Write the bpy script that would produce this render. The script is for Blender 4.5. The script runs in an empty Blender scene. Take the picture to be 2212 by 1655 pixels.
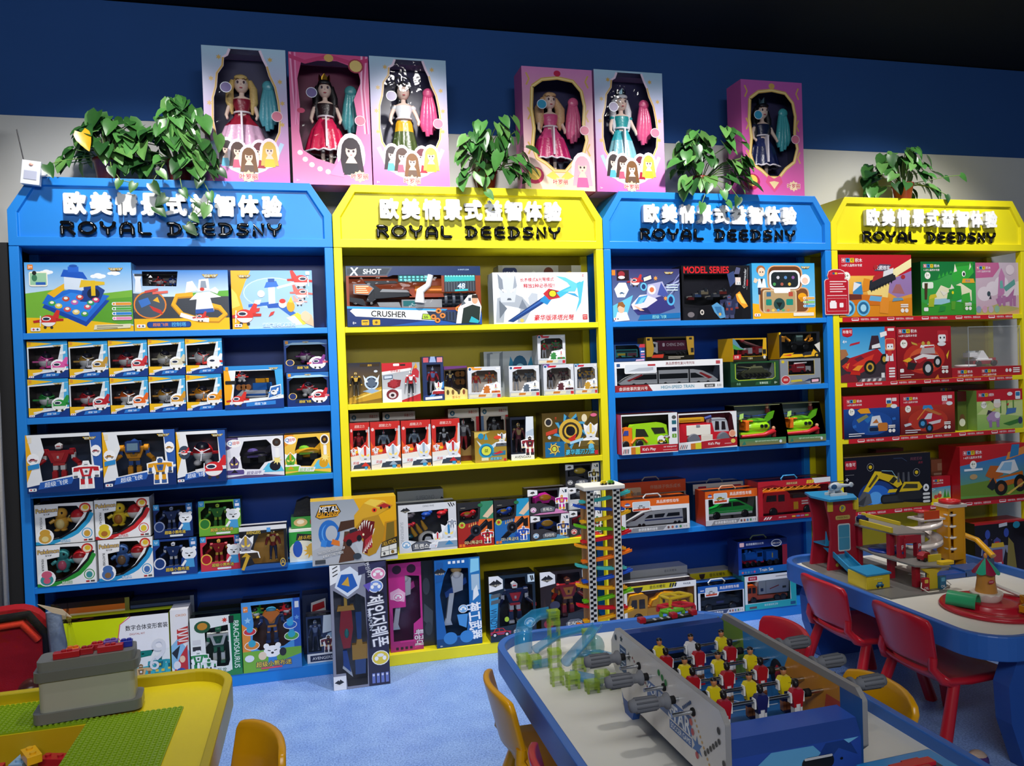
import bpy, math, random
from mathutils import Vector, Matrix
from mathutils.geometry import tessellate_polygon
S = bpy.context.scene
COL = S.collection
rnd = random.Random(7)
PI = math.pi

# ---------------------------------------------------------------- camera
cam = bpy.data.objects.new('camera', bpy.data.cameras.new('camera'))
COL.objects.link(cam)
yaw, pitch, roll = [math.radians(a) for a in (14.35, -1.075, -1.9716)]
Fv = Vector((math.sin(yaw)*math.cos(pitch), math.cos(yaw)*math.cos(pitch), math.sin(pitch)))
r0 = Vector((math.cos(yaw), -math.sin(yaw), 0)); u0 = r0.cross(Fv)
Rv = math.cos(roll)*r0 + math.sin(roll)*u0; Uv = -math.sin(roll)*r0 + math.cos(roll)*u0
cam.matrix_world = Matrix(((Rv.x, Uv.x, -Fv.x, 1.1036), (Rv.y, Uv.y, -Fv.y, -3.3054), (Rv.z, Uv.z, -Fv.z, 1.2543), (0, 0, 0, 1)))
cam.data.sensor_width = 36; cam.data.lens = 36*1666/2212
cam.data.clip_start = .05
S.camera = cam

# ---------------------------------------------------------------- world, lamps, exposure
S.view_settings.view_transform = 'Standard'; S.view_settings.look = 'None'
S.view_settings.exposure = 0.0; S.view_settings.gamma = 1.0; S.view_settings.use_curve_mapping = False
W = bpy.data.worlds.new('world'); S.world = W; W.use_nodes = True
W.node_tree.nodes['Background'].inputs[0].default_value = (.80, .90, 1, 1)
W.node_tree.nodes['Background'].inputs[1].default_value = .13
def spot(x, y, z, tx, ty, tz, e, ang, rad=.045, blend=.6, col=(1, .975, .95)):
    l = bpy.data.lights.new('ceiling_spot', 'SPOT'); o = bpy.data.objects.new('ceiling_spot', l)
    COL.objects.link(o); o.location = (x, y, z)
    o.rotation_euler = (Vector((tx, ty, tz))-Vector((x, y, z))).to_track_quat('-Z', 'Y').to_euler()
    l.energy = e; l.spot_size = math.radians(ang); l.spot_blend = blend; l.shadow_soft_size = rad; l.color = col
# track of shop spotlights along the shelf run (all above the top edge of the picture)
for x, tx, e in ((.5, .45, 102), (1.62, 1.6, 138), (2.8, 2.75, 130), (4.2, 4.05, 106)):
    spot(x, -.80, 2.83, tx, 0.1, 1.05, e, 92, blend=.9)
spot(1.3, -1.5, 2.83, 1.35, -.45, 0, 60, 80, blend=.9)
# added front fill light behind the camera, standing in for unseen shop lamps
al = bpy.data.lights.new('front_fill', 'AREA'); ao = bpy.data.objects.new('front_fill', al); COL.objects.link(ao)
al.shape = 'RECTANGLE'; al.size = 2.4; al.size_y = .6; al.energy = 92; al.color = (.97, .98, 1)
ao.location = (1.1, -4.3, 2.8); ao.rotation_euler = (math.radians(52), 0, 0)

# ---------------------------------------------------------------- helpers
def lin(v): return v/12.92 if v <= .04045 else ((v+.055)/1.055)**2.4
_hc = {}
def H(s):
    if isinstance(s, tuple): return s
    if s not in _hc:
        t = ''.join(c*2 for c in s) if len(s) == 3 else s
        _hc[s] = tuple(lin(int(t[i:i+2], 16)/255) for i in (0, 2, 4))
    return _hc[s]
MATS = {}
def mat(name, rough=.5, metal=0, coat=0, trans=0, alpha=1, spec=.5, noise=0, nscale=60, bump=0, bscale=80, sss=0, ior=1.5):
    m = bpy.data.materials.new(name); m.use_nodes = True; nt = m.node_tree; n = nt.nodes; b = n['Principled BSDF']
    a = n.new('ShaderNodeAttribute'); a.attribute_name = 'Col'; a.location = (-600, 200)
    out = a.outputs['Color']
    if noise:
        tx = n.new('ShaderNodeTexNoise'); tx.inputs['Scale'].default_value = nscale; tx.inputs['Detail'].default_value = 4
        tc = n.new('ShaderNodeTexCoord'); nt.links.new(tc.outputs['Object'], tx.inputs['Vector'])
        mr = n.new('ShaderNodeMapRange'); mr.inputs['To Min'].default_value = 1-noise; mr.inputs['To Max'].default_value = 1+noise*.6
        nt.links.new(tx.outputs['Fac'], mr.inputs['Value'])
        mx = n.new('ShaderNodeMix'); mx.data_type = 'RGBA'; mx.blend_type = 'MULTIPLY'; mx.inputs['Factor'].default_value = 1
        nt.links.new(out, mx.inputs['A']); nt.links.new(mr.outputs['Result'], mx.inputs['B']); out = mx.outputs['Result']
    nt.links.new(out, b.inputs['Base Color'])
    b.inputs['Roughness'].default_value = rough; b.inputs['Metallic'].default_value = metal
    b.inputs['Coat Weight'].default_value = coat; b.inputs['Coat Roughness'].default_value = .12
    b.inputs['Transmission Weight'].default_value = trans; b.inputs['Alpha'].default_value = alpha
    b.inputs['Specular IOR Level'].default_value = spec; b.inputs['IOR'].default_value = ior
    if bump:
        t2 = n.new('ShaderNodeTexNoise'); t2.inputs['Scale'].default_value = bscale; t2.inputs['Detail'].default_value = 3
        tc2 = n.new('ShaderNodeTexCoord'); nt.links.new(tc2.outputs['Object'], t2.inputs['Vector'])
        bp = n.new('ShaderNodeBump'); bp.inputs['Strength'].default_value = bump; bp.inputs['Distance'].default_value = .002
        nt.links.new(t2.outputs['Fac'], bp.inputs['Height']); nt.links.new(bp.outputs['Normal'], b.inputs['Normal'])
    MATS[name] = m
mat('paint', .38, noise=.05, nscale=14, bump=.05, bscale=300)
mat('card', .30, spec=.5, noise=.03, nscale=30)
mat('plastic', .28, spec=.5, noise=.03, nscale=30)
mat('matte', .75, spec=.25, noise=.07, nscale=40)
mat('fabric', .85, spec=.2, noise=.18, nscale=160, bump=.6, bscale=220)
mat('satin', .32, spec=.6, noise=.1, nscale=60, bump=.7, bscale=90)
mat('hair', .45, spec=.5, noise=.35, nscale=150, bump=.8, bscale=160)
mat('wall', .85, spec=.2, noise=.05, nscale=5, bump=.08, bscale=220)
mat('metal', .22, metal=1)
mat('gloss', .08, spec=.5)
mat('leaf', .35, spec=.5, noise=.3, nscale=35)
mat('skin', .45, spec=.4)
mat('clear', .05, alpha=.42, spec=.6)
mat('tinted', .06, alpha=.45, spec=.6)
mat('acrylic', .04, alpha=.05, spec=.6)
def film():
    m = bpy.data.materials.new('film'); m.use_nodes = True; nt = m.node_tree; n = nt.nodes
    for x in list(n): n.remove(x)
    o = n.new('ShaderNodeOutputMaterial'); mx = n.new('ShaderNodeMixShader'); t = n.new('ShaderNodeBsdfTransparent'); g = n.new('ShaderNodeBsdfGlossy')
    g.inputs['Roughness'].default_value = .05; t.inputs['Color'].default_value = (.99, .99, .995, 1)
    lw = n.new('ShaderNodeFresnel'); lw.inputs['IOR'].default_value = 1.3
    ns = n.new('ShaderNodeTexNoise'); ns.inputs['Scale'].default_value = 14; ns.inputs['Detail'].default_value = 2
    tc = n.new('ShaderNodeTexCoord'); nt.links.new(tc.outputs['Object'], ns.inputs['Vector'])
    bp = n.new('ShaderNodeBump'); bp.inputs['Strength'].default_value = .55; bp.inputs['Distance'].default_value = .012
    nt.links.new(ns.outputs['Fac'], bp.inputs['Height'])
    for k in (g, lw): nt.links.new(bp.outputs['Normal'], k.inputs['Normal'])
    nt.links.new(lw.outputs[0], mx.inputs[0]); nt.links.new(t.outputs[0], mx.inputs[1]); nt.links.new(g.outputs[0], mx.inputs[2])
    nt.links.new(mx.outputs[0], o.inputs[0]); MATS['film'] = m
film()
def floor_mat():
    m = bpy.data.materials.new('vinyl_floor'); m.use_nodes = True; nt = m.node_tree; n = nt.nodes; b = n['Principled BSDF']
    tc = n.new('ShaderNodeTexCoord')
    a = n.new('ShaderNodeTexNoise'); a.inputs['Scale'].default_value = 170; a.inputs['Detail'].default_value = 3
    c = n.new('ShaderNodeTexNoise'); c.inputs['Scale'].default_value = 9; c.inputs['Detail'].default_value = 4
    r = n.new('ShaderNodeValToRGB'); r.color_ramp.elements[0].position = .36; r.color_ramp.elements[1].position = .6
    r.color_ramp.elements[0].color = (*H('6688c8'), 1); r.color_ramp.elements[1].color = (*H('8fb0ea'), 1)
    mx = n.new('ShaderNodeMix'); mx.data_type = 'RGBA'; mx.blend_type = 'SOFT_LIGHT'; mx.inputs['Factor'].default_value = .5
    for k in (a, c): nt.links.new(tc.outputs['Object'], k.inputs['Vector'])
    nt.links.new(a.outputs['Fac'], r.inputs['Fac']); nt.links.new(r.outputs['Color'], mx.inputs['A']); nt.links.new(c.outputs['Fac'], mx.inputs['B'])
    nt.links.new(mx.outputs['Result'], b.inputs['Base Color']); b.inputs['Roughness'].default_value = .34
    MATS['vinyl_floor'] = m
floor_mat()

class MB:
    """collects shapes, then builds them as one mesh object"""
    def __init__(s): s.v, s.f, s.c, s.s, s.M = [], [], [], [], None
    def add(s, vs, fs, col, sm=False):
        o = len(s.v)
        s.v += [tuple(s.M @ Vector(p)) for p in vs] if s.M else [tuple(p) for p in vs]
        multi = isinstance(col, list)
        for i, f in enumerate(fs):
            s.f.append([o+k for k in f]); s.s.append(sm)
            s.c.append([H(col[k]) for k in f] if multi else H(col))
        return s
    def box(s, x0, y0, z0, x1, y1, z1, c, only=None):
        v = [(x0, y0, z0), (x1, y0, z0), (x1, y1, z0), (x0, y1, z0), (x0, y0, z1), (x1, y0, z1), (x1, y1, z1), (x0, y1, z1)]
        return s.add(v, [[3, 2, 1, 0], [4, 5, 6, 7], [0, 1, 5, 4], [1, 2, 6, 5], [2, 3, 7, 6], [3, 0, 4, 7]], c)
    def cb(s, cx, cy, cz, sx, sy, sz, c): return s.box(cx-sx/2, cy-sy/2, cz-sz/2, cx+sx/2, cy+sy/2, cz+sz/2, c)
    def ext(s, pts, a, b, c, ax='y', c2=None):
        """extrude a closed 2-D outline: ax y -> (x,z), ax z -> (x,y), ax x -> (y,z)"""
        m = {'y': lambda p, t: (p[0], t, p[1]), 'z': lambda p, t: (p[0], p[1], t), 'x': lambda p, t: (t, p[0], p[1])}[ax]
        n = len(pts); ar = sum(pts[i][0]*pts[(i+1) % n][1]-pts[(i+1) % n][0]*pts[i][1] for i in range(n))
        if ar < 0: pts = pts[::-1]
        v = [m(p, a) for p in pts]+[m(p, b) for p in pts]
        lo, hi = list(range(n)), list(range(n, 2*n))
        fl = (ax != 'y')
        if fl: caps = [lo[::-1], hi]; sd = [[i, (i+1) % n, n+(i+1) % n, n+i] for i in range(n)]
        else: caps = [lo, hi[::-1]]; sd = [[(i+1) % n, i, n+i, n+(i+1) % n] for i in range(n)]
        s.add(v, caps, c); return s.add(v, sd, c2 or c)
    def loft(s, rings, c, sm=True, cap=True, closed=False):
        n = len(rings[0]); v = [p for r in rings for p in r]; fs = []
        for i in range(len(rings)-(0 if closed else 1)):
            j = (i+1) % len(rings)
            for k in range(n): fs.append([i*n+k, i*n+(k+1) % n, j*n+(k+1) % n, j*n+k])
        s.add(v, fs, c, sm)
        if cap and not closed: s.add(v, [list(range(n))[::-1], list(range(len(v)-n, len(v)))], c)
        return s
    def tube(s, pts, r, c, n=8, sm=True, closed=False, flat=1):
        P = [Vector(p) for p in pts]; R = r if isinstance(r, (list, tuple)) else [r]*len(P); rings = []
        up = None
        for i, p in enumerate(P):
            if closed: d = P[(i+1) % len(P)]-P[i-1]
            else: d = P[min(i+1, len(P)-1)]-P[max(i-1, 0)]
            d.normalize()
            if up is None: up = Vector((0, 0, 1)) if abs(d.z) < .9 else Vector((1, 0, 0))
            a = d.cross(up)
            if a.length < 1e-4: a = d.cross(Vector((.3, 1, .2)))
            a.normalize(); b = a.cross(d); up = b
            rings.append([p+(a*math.cos(2*PI*k/n)+b*math.sin(2*PI*k/n)*flat)*R[i] for k in range(n)])
        return s.loft(rings, c, sm, True, closed)
    def cyl(s, p0, p1, r, c, n=14, r1=None, sm=True): return s.tube([p0, p1], [r, r if r1 is None else r1], c, n, sm)
    def lathe(s, prof, o, c, n=20, sm=True, ax='z'):
        rings = []
        for r, z in prof:
            g = []
            for k in range(n):
                a = 2*PI*k/n; x, y = r*math.cos(a), r*math.sin(a)
                q = {'z': (x, y, z), 'x': (z, x, y), 'y': (y, z, x)}[ax]
                g.append((o[0]+q[0], o[1]+q[1], o[2]+q[2]))
            rings.append(g)
        if isinstance(c, list):
            for i in range(len(rings)-1): s.loft(rings[i:i+2], c[i], sm, False)
            v = rings[0]; s.add(v, [list(range(n))[::-1]], c[0]); return s.add(rings[-1], [list(range(n))], c[-1])
        return s.loft(rings, c, sm)
    def ell(s, o, r, c, nu=14, nv=8, c2=None, zc=None):
        if not isinstance(r, (tuple, list)): r = (r, r, r)
        pr = [(max(1e-4, math.sin(PI*i/nv)), -math.cos(PI*i/nv)) for i in range(nv+1)]
        rings = [[(o[0]+a*r[0]*math.cos(2*PI*k/nu), o[1]+a*r[1]*math.sin(2*PI*k/nu), o[2]+b*r[2]) for k in range(nu)] for a, b in pr]
        for i in range(nv): s.loft(rings[i:i+2], c2 if (c2 and i >= nv*(zc or .5)) else c, True, False)
        return s
    def build(s, name, m='plastic', parent=None, loc=None, bev=0, seg=2, sub=0, mods=None):
        me = bpy.data.meshes.new(name); me.from_pydata(s.v, [], s.f)
        ca = me.color_attributes.new('Col', 'FLOAT_COLOR', 'CORNER')
        buf = []
        for f, c in zip(s.f, s.c):
            if isinstance(c, list):
                for q in c: buf += [*q, 1]
            else: buf += [*c, 1]*len(f)
        ca.data.foreach_set('color', buf)
        me.polygons.foreach_set('use_smooth', s.s)
        me.materials.append(MATS[m]); me.update()
        o = bpy.data.objects.new(name, me); COL.objects.link(o)
        if parent: o.parent = parent
        if loc: o.location = loc
        if bev:
            b = o.modifiers.new('bevel', 'BEVEL'); b.width = bev; b.segments = seg; b.limit_method = 'ANGLE'; b.angle_limit = math.radians(40)
        if sub:
            b = o.modifiers.new('sub', 'SUBSURF'); b.levels = sub; b.render_levels = sub
        return o
def tag(o, label, cat, group=None, kind=None):
    if label: o['label'] = label
    if cat: o['category'] = cat
    if group: o['group'] = group
    if kind: o['kind'] = kind
    return o
def empty(name, loc=(0, 0, 0), rz=0, label=None, cat=None, group=None):
    o = bpy.data.objects.new(name, None); COL.objects.link(o); o.location = loc; o.rotation_euler = (0, 0, rz)
    o.empty_display_size = .05
    return tag(o, label, cat, group)
def dup(o, loc=None, rz=None, label=None, group=None, parent=None):
    r = o.copy(); COL.objects.link(r)
    if parent: r.parent = parent
    if loc is not None: r.location = loc
    if rz is not None: r.rotation_euler = (0, 0, rz)
    if label: r['label'] = label
    if group: r['group'] = group
    for ch in o.children: dup(ch, parent=r)
    return r
# text outlines as triangles, unit height, centred
_tx = {}
def text_mesh(t, bold=0.0):
    if t not in _tx:
        c = bpy.data.curves.new('t', 'FONT'); c.body = t; c.resolution_u = 3
        o = bpy.data.objects.new('t', c); COL.objects.link(o)
        dg = bpy.context.evaluated_depsgraph_get()
        me = bpy.data.meshes.new_from_object(o.evaluated_get(dg))
        vs = [v.co.copy() for v in me.vertices]; fs = [list(p.vertices) for p in me.polygons]
        bpy.data.objects.remove(o); bpy.data.curves.remove(c); bpy.data.meshes.remove(me)
        x0, x1 = min(v.x for v in vs), max(v.x for v in vs); y0, y1 = min(v.y for v in vs), max(v.y for v in vs)
        hh = max(y1-y0, 1e-4)
        pts = [((v.x-(x0+x1)/2)/hh, (v.y-(y0+y1)/2)/hh, 0) for v in vs]
        out = []
        for f in fs:
            a = sum(pts[f[i]][0]*pts[f[(i+1) % len(f)]][1]-pts[f[(i+1) % len(f)]][0]*pts[f[i]][1] for i in range(len(f)))
            out.append(f if a > 0 else f[::-1])
        _tx[t] = (pts, out, (x1-x0)/hh)
    pts, fs, asp = _tx[t]
    if bold <= 0: return _tx[t]
    q, g = [], []
    for dx, dy in (((-1, -1), (1, -1), (1, 1), (-1, 1)) if bold < .04 else ((-1, -1), (1, -1), (1, 1), (-1, 1), (0, 1.3), (0, -1.3), (1.3, 0), (-1.3, 0))):
        n = len(q); L = n//max(1, len(pts)); q += [(p[0]+dx*bold, p[1]+dy*bold, L) for p in pts]; g += [[n+k for k in f] for f in fs]
    return q, g, asp+2*bold
def clip_poly(sub, clp):
    """Sutherland-Hodgman, clp convex and counter-clockwise"""
    out = sub
    for i in range(len(clp)):
        a, b = clp[i], clp[(i+1) % len(clp)]; inp, out = out, []
        if not inp: break
        def side(p): return (b[0]-a[0])*(p[1]-a[1])-(b[1]-a[1])*(p[0]-a[0])
        for j in range(len(inp)):
            p, q = inp[j-1], inp[j]; sp, sq = side(p), side(q)
            if sp*sq < 0:
                t = sp/(sp-sq); out.append((p[0]+(q[0]-p[0])*t, p[1]+(q[1]-p[1])*t))
            if sq >= 0: out.append(q)
    return out
def ccw(p): return p if sum(p[i][0]*p[(i+1) % len(p)][1]-p[(i+1) % len(p)][0]*p[i][1] for i in range(len(p))) > 0 else p[::-1]
class Art(MB):
    """flat print laid over a w x h face; u,v in 0..1; every layer a hair in front of the one below"""
    def __init__(s, w, h, y=0.0, step=.000025):
        MB.__init__(s); s.w, s.h, s.y, s.st, s.tris = w, h, y, step, None
    def _p(s, u, v): return ((u-.5)*s.w, s.y, v*s.h)
    def P(s, pts, c):
        s.y -= s.st; pts = list(pts)
        if isinstance(c, list):
            if len(c) == 2:
                y0, y1 = min(p[1] for p in pts), max(p[1] for p in pts); a, b = H(c[0]), H(c[1])
                pts = ccw(pts); c = [tuple(a[k]+(b[k]-a[k])*(p[1]-y0)/(y1-y0) for k in range(3)) for p in pts]
            return s.add([s._p(*p) for p in pts], [list(range(len(pts)))], c)
        pts = s._cl(ccw(pts))
        return s.add([s._p(*p) for p in pts], [list(range(len(pts)))], c) if len(pts) > 2 else s
    def _cl(s, q):
        """keep print on the face"""
        if all(0 <= p[0] <= 1 and 0 <= p[1] <= 1 for p in q): return q
        return clip_poly(q, [(0, 0), (1, 0), (1, 1), (0, 1)])
    def R(s, u0, v0, u1, v1, c): return s.P([(u0, v0), (u1, v0), (u1, v1), (u0, v1)], c)
    def G(s, u0, v0, u1, v1, cb, ct): return s.P([(u0, v0), (u1, v0), (u1, v1), (u0, v1)], [cb, cb, ct, ct])
    def E(s, u, v, ru, rv=None, c='fff', n=18, a0=0, a1=360, rot=0):
        if rv is None: rv = ru; ru = ru*s.h/s.w
        k = s.h/s.w; rr = math.radians(rot); q = []
        for i in range(n+(a1 < 360)):
            a = math.radians(a0+(a1-a0)*i/n); x, y = ru/k*math.cos(a), rv*math.sin(a)
            q.append((u+k*(x*math.cos(rr)-y*math.sin(rr)), v+x*math.sin(rr)+y*math.cos(rr)))
        return s.P(q, c)
    def L(s, pts, t, c):
        """stroke along points, width t (fraction of h)"""
        k = s.h/s.w
        q = [Vector((p[0]/k, p[1])) for p in pts]; l, r = [], []
        for i, p in enumerate(q):
            d = (q[min(i+1, len(q)-1)]-q[max(i-1, 0)]).normalized(); nn = Vector((-d.y, d.x))*t/2
            l.append(p+nn); r.append(p-nn)
        s.y -= s.st
        for i in range(len(q)-1):
            g = s._cl(ccw([(a.x*k, a.y) for a in (r[i], r[i+1], l[i+1], l[i])]))
            if len(g) > 2: s.add([s._p(*a) for a in g], [list(range(len(g)))], c)
        return s
    def B(s, pts, c):
        """background patch, cut away where the box window is"""
        if not s.tris: return s.P(pts, c)
        s.y -= s.st; grad = isinstance(c, list); pc = ccw(list(pts))
        if grad: ys = [p[1] for p in pts]; y0, y1 = min(ys), max(ys); c0, c1 = H(c[0]), H(c[1])
        for t in s.tris:
            q = clip_poly(t, pc)
            if len(q) > 2:
                if grad:
                    cl = [tuple(c0[k]+(c1[k]-c0[k])*(p[1]-y0)/(y1-y0) for k in range(3)) for p in q]
                    s.add([s._p(*p) for p in q], [list(range(len(q)))], cl)
                else: s.add([s._p(*p) for p in q], [list(range(len(q)))], c)
        return s
    def BR(s, u0, v0, u1, v1, c): return s.B([(u0, v0), (u1, v0), (u1, v1), (u0, v1)], c)
    def T(s, t, u, v, hh, c, mw=None, bold=.01, out=None, ow=.05, rot=0, sh=0, vert=0):
        if not t: return s
        pts, fs, asp = text_mesh(t, bold); k = s.h/s.w; sx = 1
        if mw: sx = min(1, mw/(asp*hh*k))
        rr = math.radians(rot)
        def put(pts, fs, c):
            s.y -= s.st; q = []
            for x, y, ly in pts:
                x = x*hh*sx+y*hh*sh; y = y*hh
                g = s._p(min(1, max(0, u+k*(x*math.cos(rr)-y*math.sin(rr)))), min(1, max(0, v+x*math.sin(rr)+y*math.cos(rr))))
                q.append((g[0], g[1]-ly*.00001, g[2]))
            s.add(q, fs, c); s.y -= max(p[2] for p in pts)*.00001
        if out:
            p2, f2, a2 = text_mesh(t, bold+ow); put(p2, f2, out)
        put(pts, fs, c); return s
    def star(s, u, v, r, c, n=5, q=.45, rot=90):
        k = s.h/s.w
        return s.P([(u+k*r*(1 if i % 2 == 0 else q)*math.cos(math.radians(rot+180*i/n)), v+r*(1 if i % 2 == 0 else q)*math.sin(math.radians(rot+180*i/n))) for i in range(2*n)], c)
    def RR(s, u0, v0, u1, v1, r, c, n=4):
        k = s.h/s.w; q = []
        for cx, cy, a in ((u1-r*k, v1-r, 0), (u0+r*k, v1-r, 90), (u0+r*k, v0+r, 180), (u1-r*k, v0+r, 270)):
            for i in range(n+1):
                t = math.radians(a+90*i/n); q.append((cx+r*k*math.cos(t), cy+r*math.sin(t)))
        return s.P(q, c)
    def lines(s, u0, u1, v, n, gap, c, t=.012, ragged=.3):
        for i in range(n):
            s.R(u0, v-i*gap-t, u1-(u1-u0)*ragged*((i*37) % 10)/10, v-i*gap, c)
        return s
def rrect(x0, y0, x1, y1, r, n=6):
    q = []
    for cx, cy, a in ((x1-r, y1-r, 0), (x0+r, y1-r, 90), (x0+r, y0+r, 180), (x1-r, y0+r, 270)):
        for i in range(n+1):
            t = math.radians(a+90*i/n); q.append((cx+r*math.cos(t), cy+r*math.sin(t)))
    return q
# ---------------------------------------------------------------- the room
def struct(name, mb, m, bev=0):
    o = mb.build(name, m, bev=bev); o['kind'] = 'structure'; return o
struct('floor', MB().box(-2.5, -6, -.06, 7, .5, 0, 'fff'), 'vinyl_floor')
struct('wall_back', MB().box(-2.5, .30, 0, 7, .42, 2.37, 'd8d8d4').box(-2.5, .298, 2.37, 7, .42, 2.87, '2a5290'), 'wall')
struct('ceiling', MB().box(-2.5, -6, 2.875, 7, .5, 2.95, '0e1218'), 'matte')
struct('wall_left', MB().box(-.34, -.02, 0, -.13, .30, 2.33, 'b4b2ae'), 'wall')
struct('gap_shade_board', MB().box(-.10, .02, 0, -.008, .295, 1.8, '2a2a2b'), 'matte')  # added dark board, stands in for the shaded gap beside the bookcase
# curtain in folds beside the first bookcase
def curtain():
    m = MB(); n = 40; a, b = [], []
    for i in range(n+1):
        x = -.40+.366*i/n; y = -.03+.028*math.sin(i*1.25)+.012*math.sin(i*.6)
        a.append((x, y, .02)); b.append((x+.004*math.sin(i), y*.8-.01, 2.33))
    v = a+b
    m.add(v, [[i, i+1, n+2+i, n+1+i] for i in range(n)], 'c4beb4', True)
    o = m.build('curtain', 'fabric'); md = o.modifiers.new('s', 'SOLIDIFY'); md.thickness = .004
    tag(o, 'beige curtain hanging in folds at the far left beside the first blue bookcase', 'curtain')
curtain()
# ---------------------------------------------------------------- bookcases
BLUE, BLUD, YEL, YELD = '1c86e0', '0f3f96', 'f0e31a', 'b9a818'  # the darker pair puts the shade inside the cases into the back panel colour
ZS = (.048, .477, .844, 1.127, 1.452)
PW, TH, DP = .034, .024, .25
LET = {  # pen strokes of the rounded sign lettering, unit box
 'R': [[(.05, 0), (.05, .62)], [(.05, .95), (.4, .95), (.62, .83), (.62, .62), (.45, .48), (.05, .48)], [(.36, .46), (.66, 0)]],
 'O': [[(.42+.42*math.cos(math.radians(a)), .48+.46*math.sin(math.radians(a))) for a in range(0, 361, 24)]],
 'Y': [[(.02, .95), (.06, .68), (.22, .5), (.36, .45), (.52, .5), (.68, .68), (.72, .95)], [(.36, .45), (.36, 0)]],
 'A': [[(.03, 0), (.03, .5), (.14, .82), (.36, .95), (.58, .82), (.69, .5), (.69, 0)], [(.03, .3), (.69, .3)]],
 'L': [[(.05, .95), (.05, .2), (.18, .02), (.62, .02)]],
 'D': [[(.2, 0), (.2, .62)], [(.03, .95), (.36, .95), (.62, .8), (.72, .5), (.62, .17), (.36, 0), (.03, 0)]],
 'E': [[(.6, .93), (.25, .95), (.06, .75), (.06, .2), (.25, 0), (.62, .02)], [(.06, .48), (.56, .48)]],
 'S': [[(.6, .88), (.3, .95), (.08, .85), (.06, .65), (.25, .52), (.48, .44), (.62, .3), (.55, .1), (.3, 0), (.04, .07)]],
 'N': [[(.05, 0), (.05, .93), (.58, .03), (.58, .95)]]}
BR_ = .0078
def stroke_letter(ch, x, z, h, sx, parent, y, c):
    m = MB()
    for st in LET[ch]:
        pts = [(x+p[0]*h*sx, y, z+p[1]*h) for p in st]
        cl = ch == 'O'
        if cl: pts = pts[:-1]
        m.tube(pts, BR_, c, 8, True, cl, 1)
        if not cl:
            for p in (pts[0], pts[-1]): m.ell(p, BR_, c, 8, 6)
    return m.build('letter', 'gloss', parent)
def bookcase(i, c, cd, label):
    x0 = i*1.2; g = .0015
    e = empty('bookcase', (x0+.6, 0, 0), 0, label, 'bookcase')
    A, B = -.6+g, .6-g
    for xa in (A, B-PW):
        for ya in (.0, DP-PW):
            MB().box(xa, ya, 0, xa+PW, ya+PW, 1.783, c).build('post', 'paint', e, bev=.0015)
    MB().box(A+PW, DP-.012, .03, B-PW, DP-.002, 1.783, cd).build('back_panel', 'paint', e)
    for k, z in enumerate(ZS):
        t = .048 if k == 0 else TH
        MB().box(A+(PW if k else .002), .002, z-t, B-(PW if k else .002), DP-.014, z, c).build('plinth' if k == 0 else 'shelf', 'paint', e, bev=.0012)
        if k:
            for xa in (A+.004, B-PW+.004): MB().box(xa, PW, z-t, xa+PW-.008, DP-PW, z, c).build('side_rail', 'paint', e)
    # sign box with cut corners and a recessed face
    zb, zc, zt, ch = 1.785, 1.921, 2.049, .083
    O = [(A, zb), (B, zb), (B, zc), (B-ch, zt), (A+ch, zt), (A, zc)]
    I = [(A+.032, zb+.035), (B-.032, zb+.035), (B-.032, zc-.008), (B-ch-.012, zt-.032), (A+ch+.012, zt-.032), (A+.032, zc-.008)]
    m = MB(); n = 6; dy = .012
    v = [(p[0], 0, p[1]) for p in O]+[(p[0], 0, p[1]) for p in I]+[(p[0]*.994, dy, zb+.035+(p[1]-zb-.035)*.985) for p in I]+[(p[0], DP, p[1]) for p in O]
    f = [[k, (k+1) % n, n+(k+1) % n, n+k] for k in range(n)]+[[n+k, n+(k+1) % n, 2*n+(k+1) % n, 2*n+k] for k in range(n)]
    f += [[2*n+k for k in range(n)], [3*n+k for k in range(n)][::-1]]+[[(k+1) % n, k, 3*n+k, 3*n+(k+1) % n] for k in range(n)]
    m.add(v, f, c)
    hd = m.build('header_sign', 'paint', e, bev=.0015)
    # raised Chinese characters
    t = '欧美情景式益智体验'; hw = .098; x = -.365
    for q, chh in enumerate(t):
        pts, fs, asp = text_mesh(chh, .045)
        mm = MB(); sx = min(hw*.98, .083/max(asp, .1)*1.0)
        cx, cz = -.362+q*.0905, 1.948
        vs = [(cx+p[0]*.080*(.98/max(asp, .9)), -.012-p[2]*.00008, cz+p[1]*.080) for p in pts]
        vb = [(a, .011, b) for a, _, b in vs]; nn = len(vs)
        mm.add(vs, fs, 'fafaf8')
        ed = {}
        for fc in fs:
            for k in range(len(fc)):
                a, b = fc[k], fc[(k+1) % len(fc)]
                if (b, a) in ed: del ed[(b, a)]
                else: ed[(a, b)] = 1
        mm.add(vs+vb, [[b, a, nn+a, nn+b] for a, b in ed], 'e0e0dc')
        mm.build('letter', 'plastic', hd)
    x, h, sx = -.4155, .045, 1.42
    for chh in 'ROYAL DEEDSNY':
        if chh == ' ': x += .045; continue
        stroke_letter(chh, x, 1.8315, h, sx, hd, -.002, '0a0a0c')
        x += max(p[0] for st in LET[chh] for p in st)*h*sx+.022
    return e
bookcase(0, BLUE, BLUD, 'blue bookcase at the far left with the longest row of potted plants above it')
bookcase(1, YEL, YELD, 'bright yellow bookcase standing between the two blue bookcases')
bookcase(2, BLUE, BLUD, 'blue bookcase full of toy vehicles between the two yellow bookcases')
bookcase(3, YEL, YELD, 'yellow bookcase at the right end with red label strips on its shelf edges')
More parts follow.
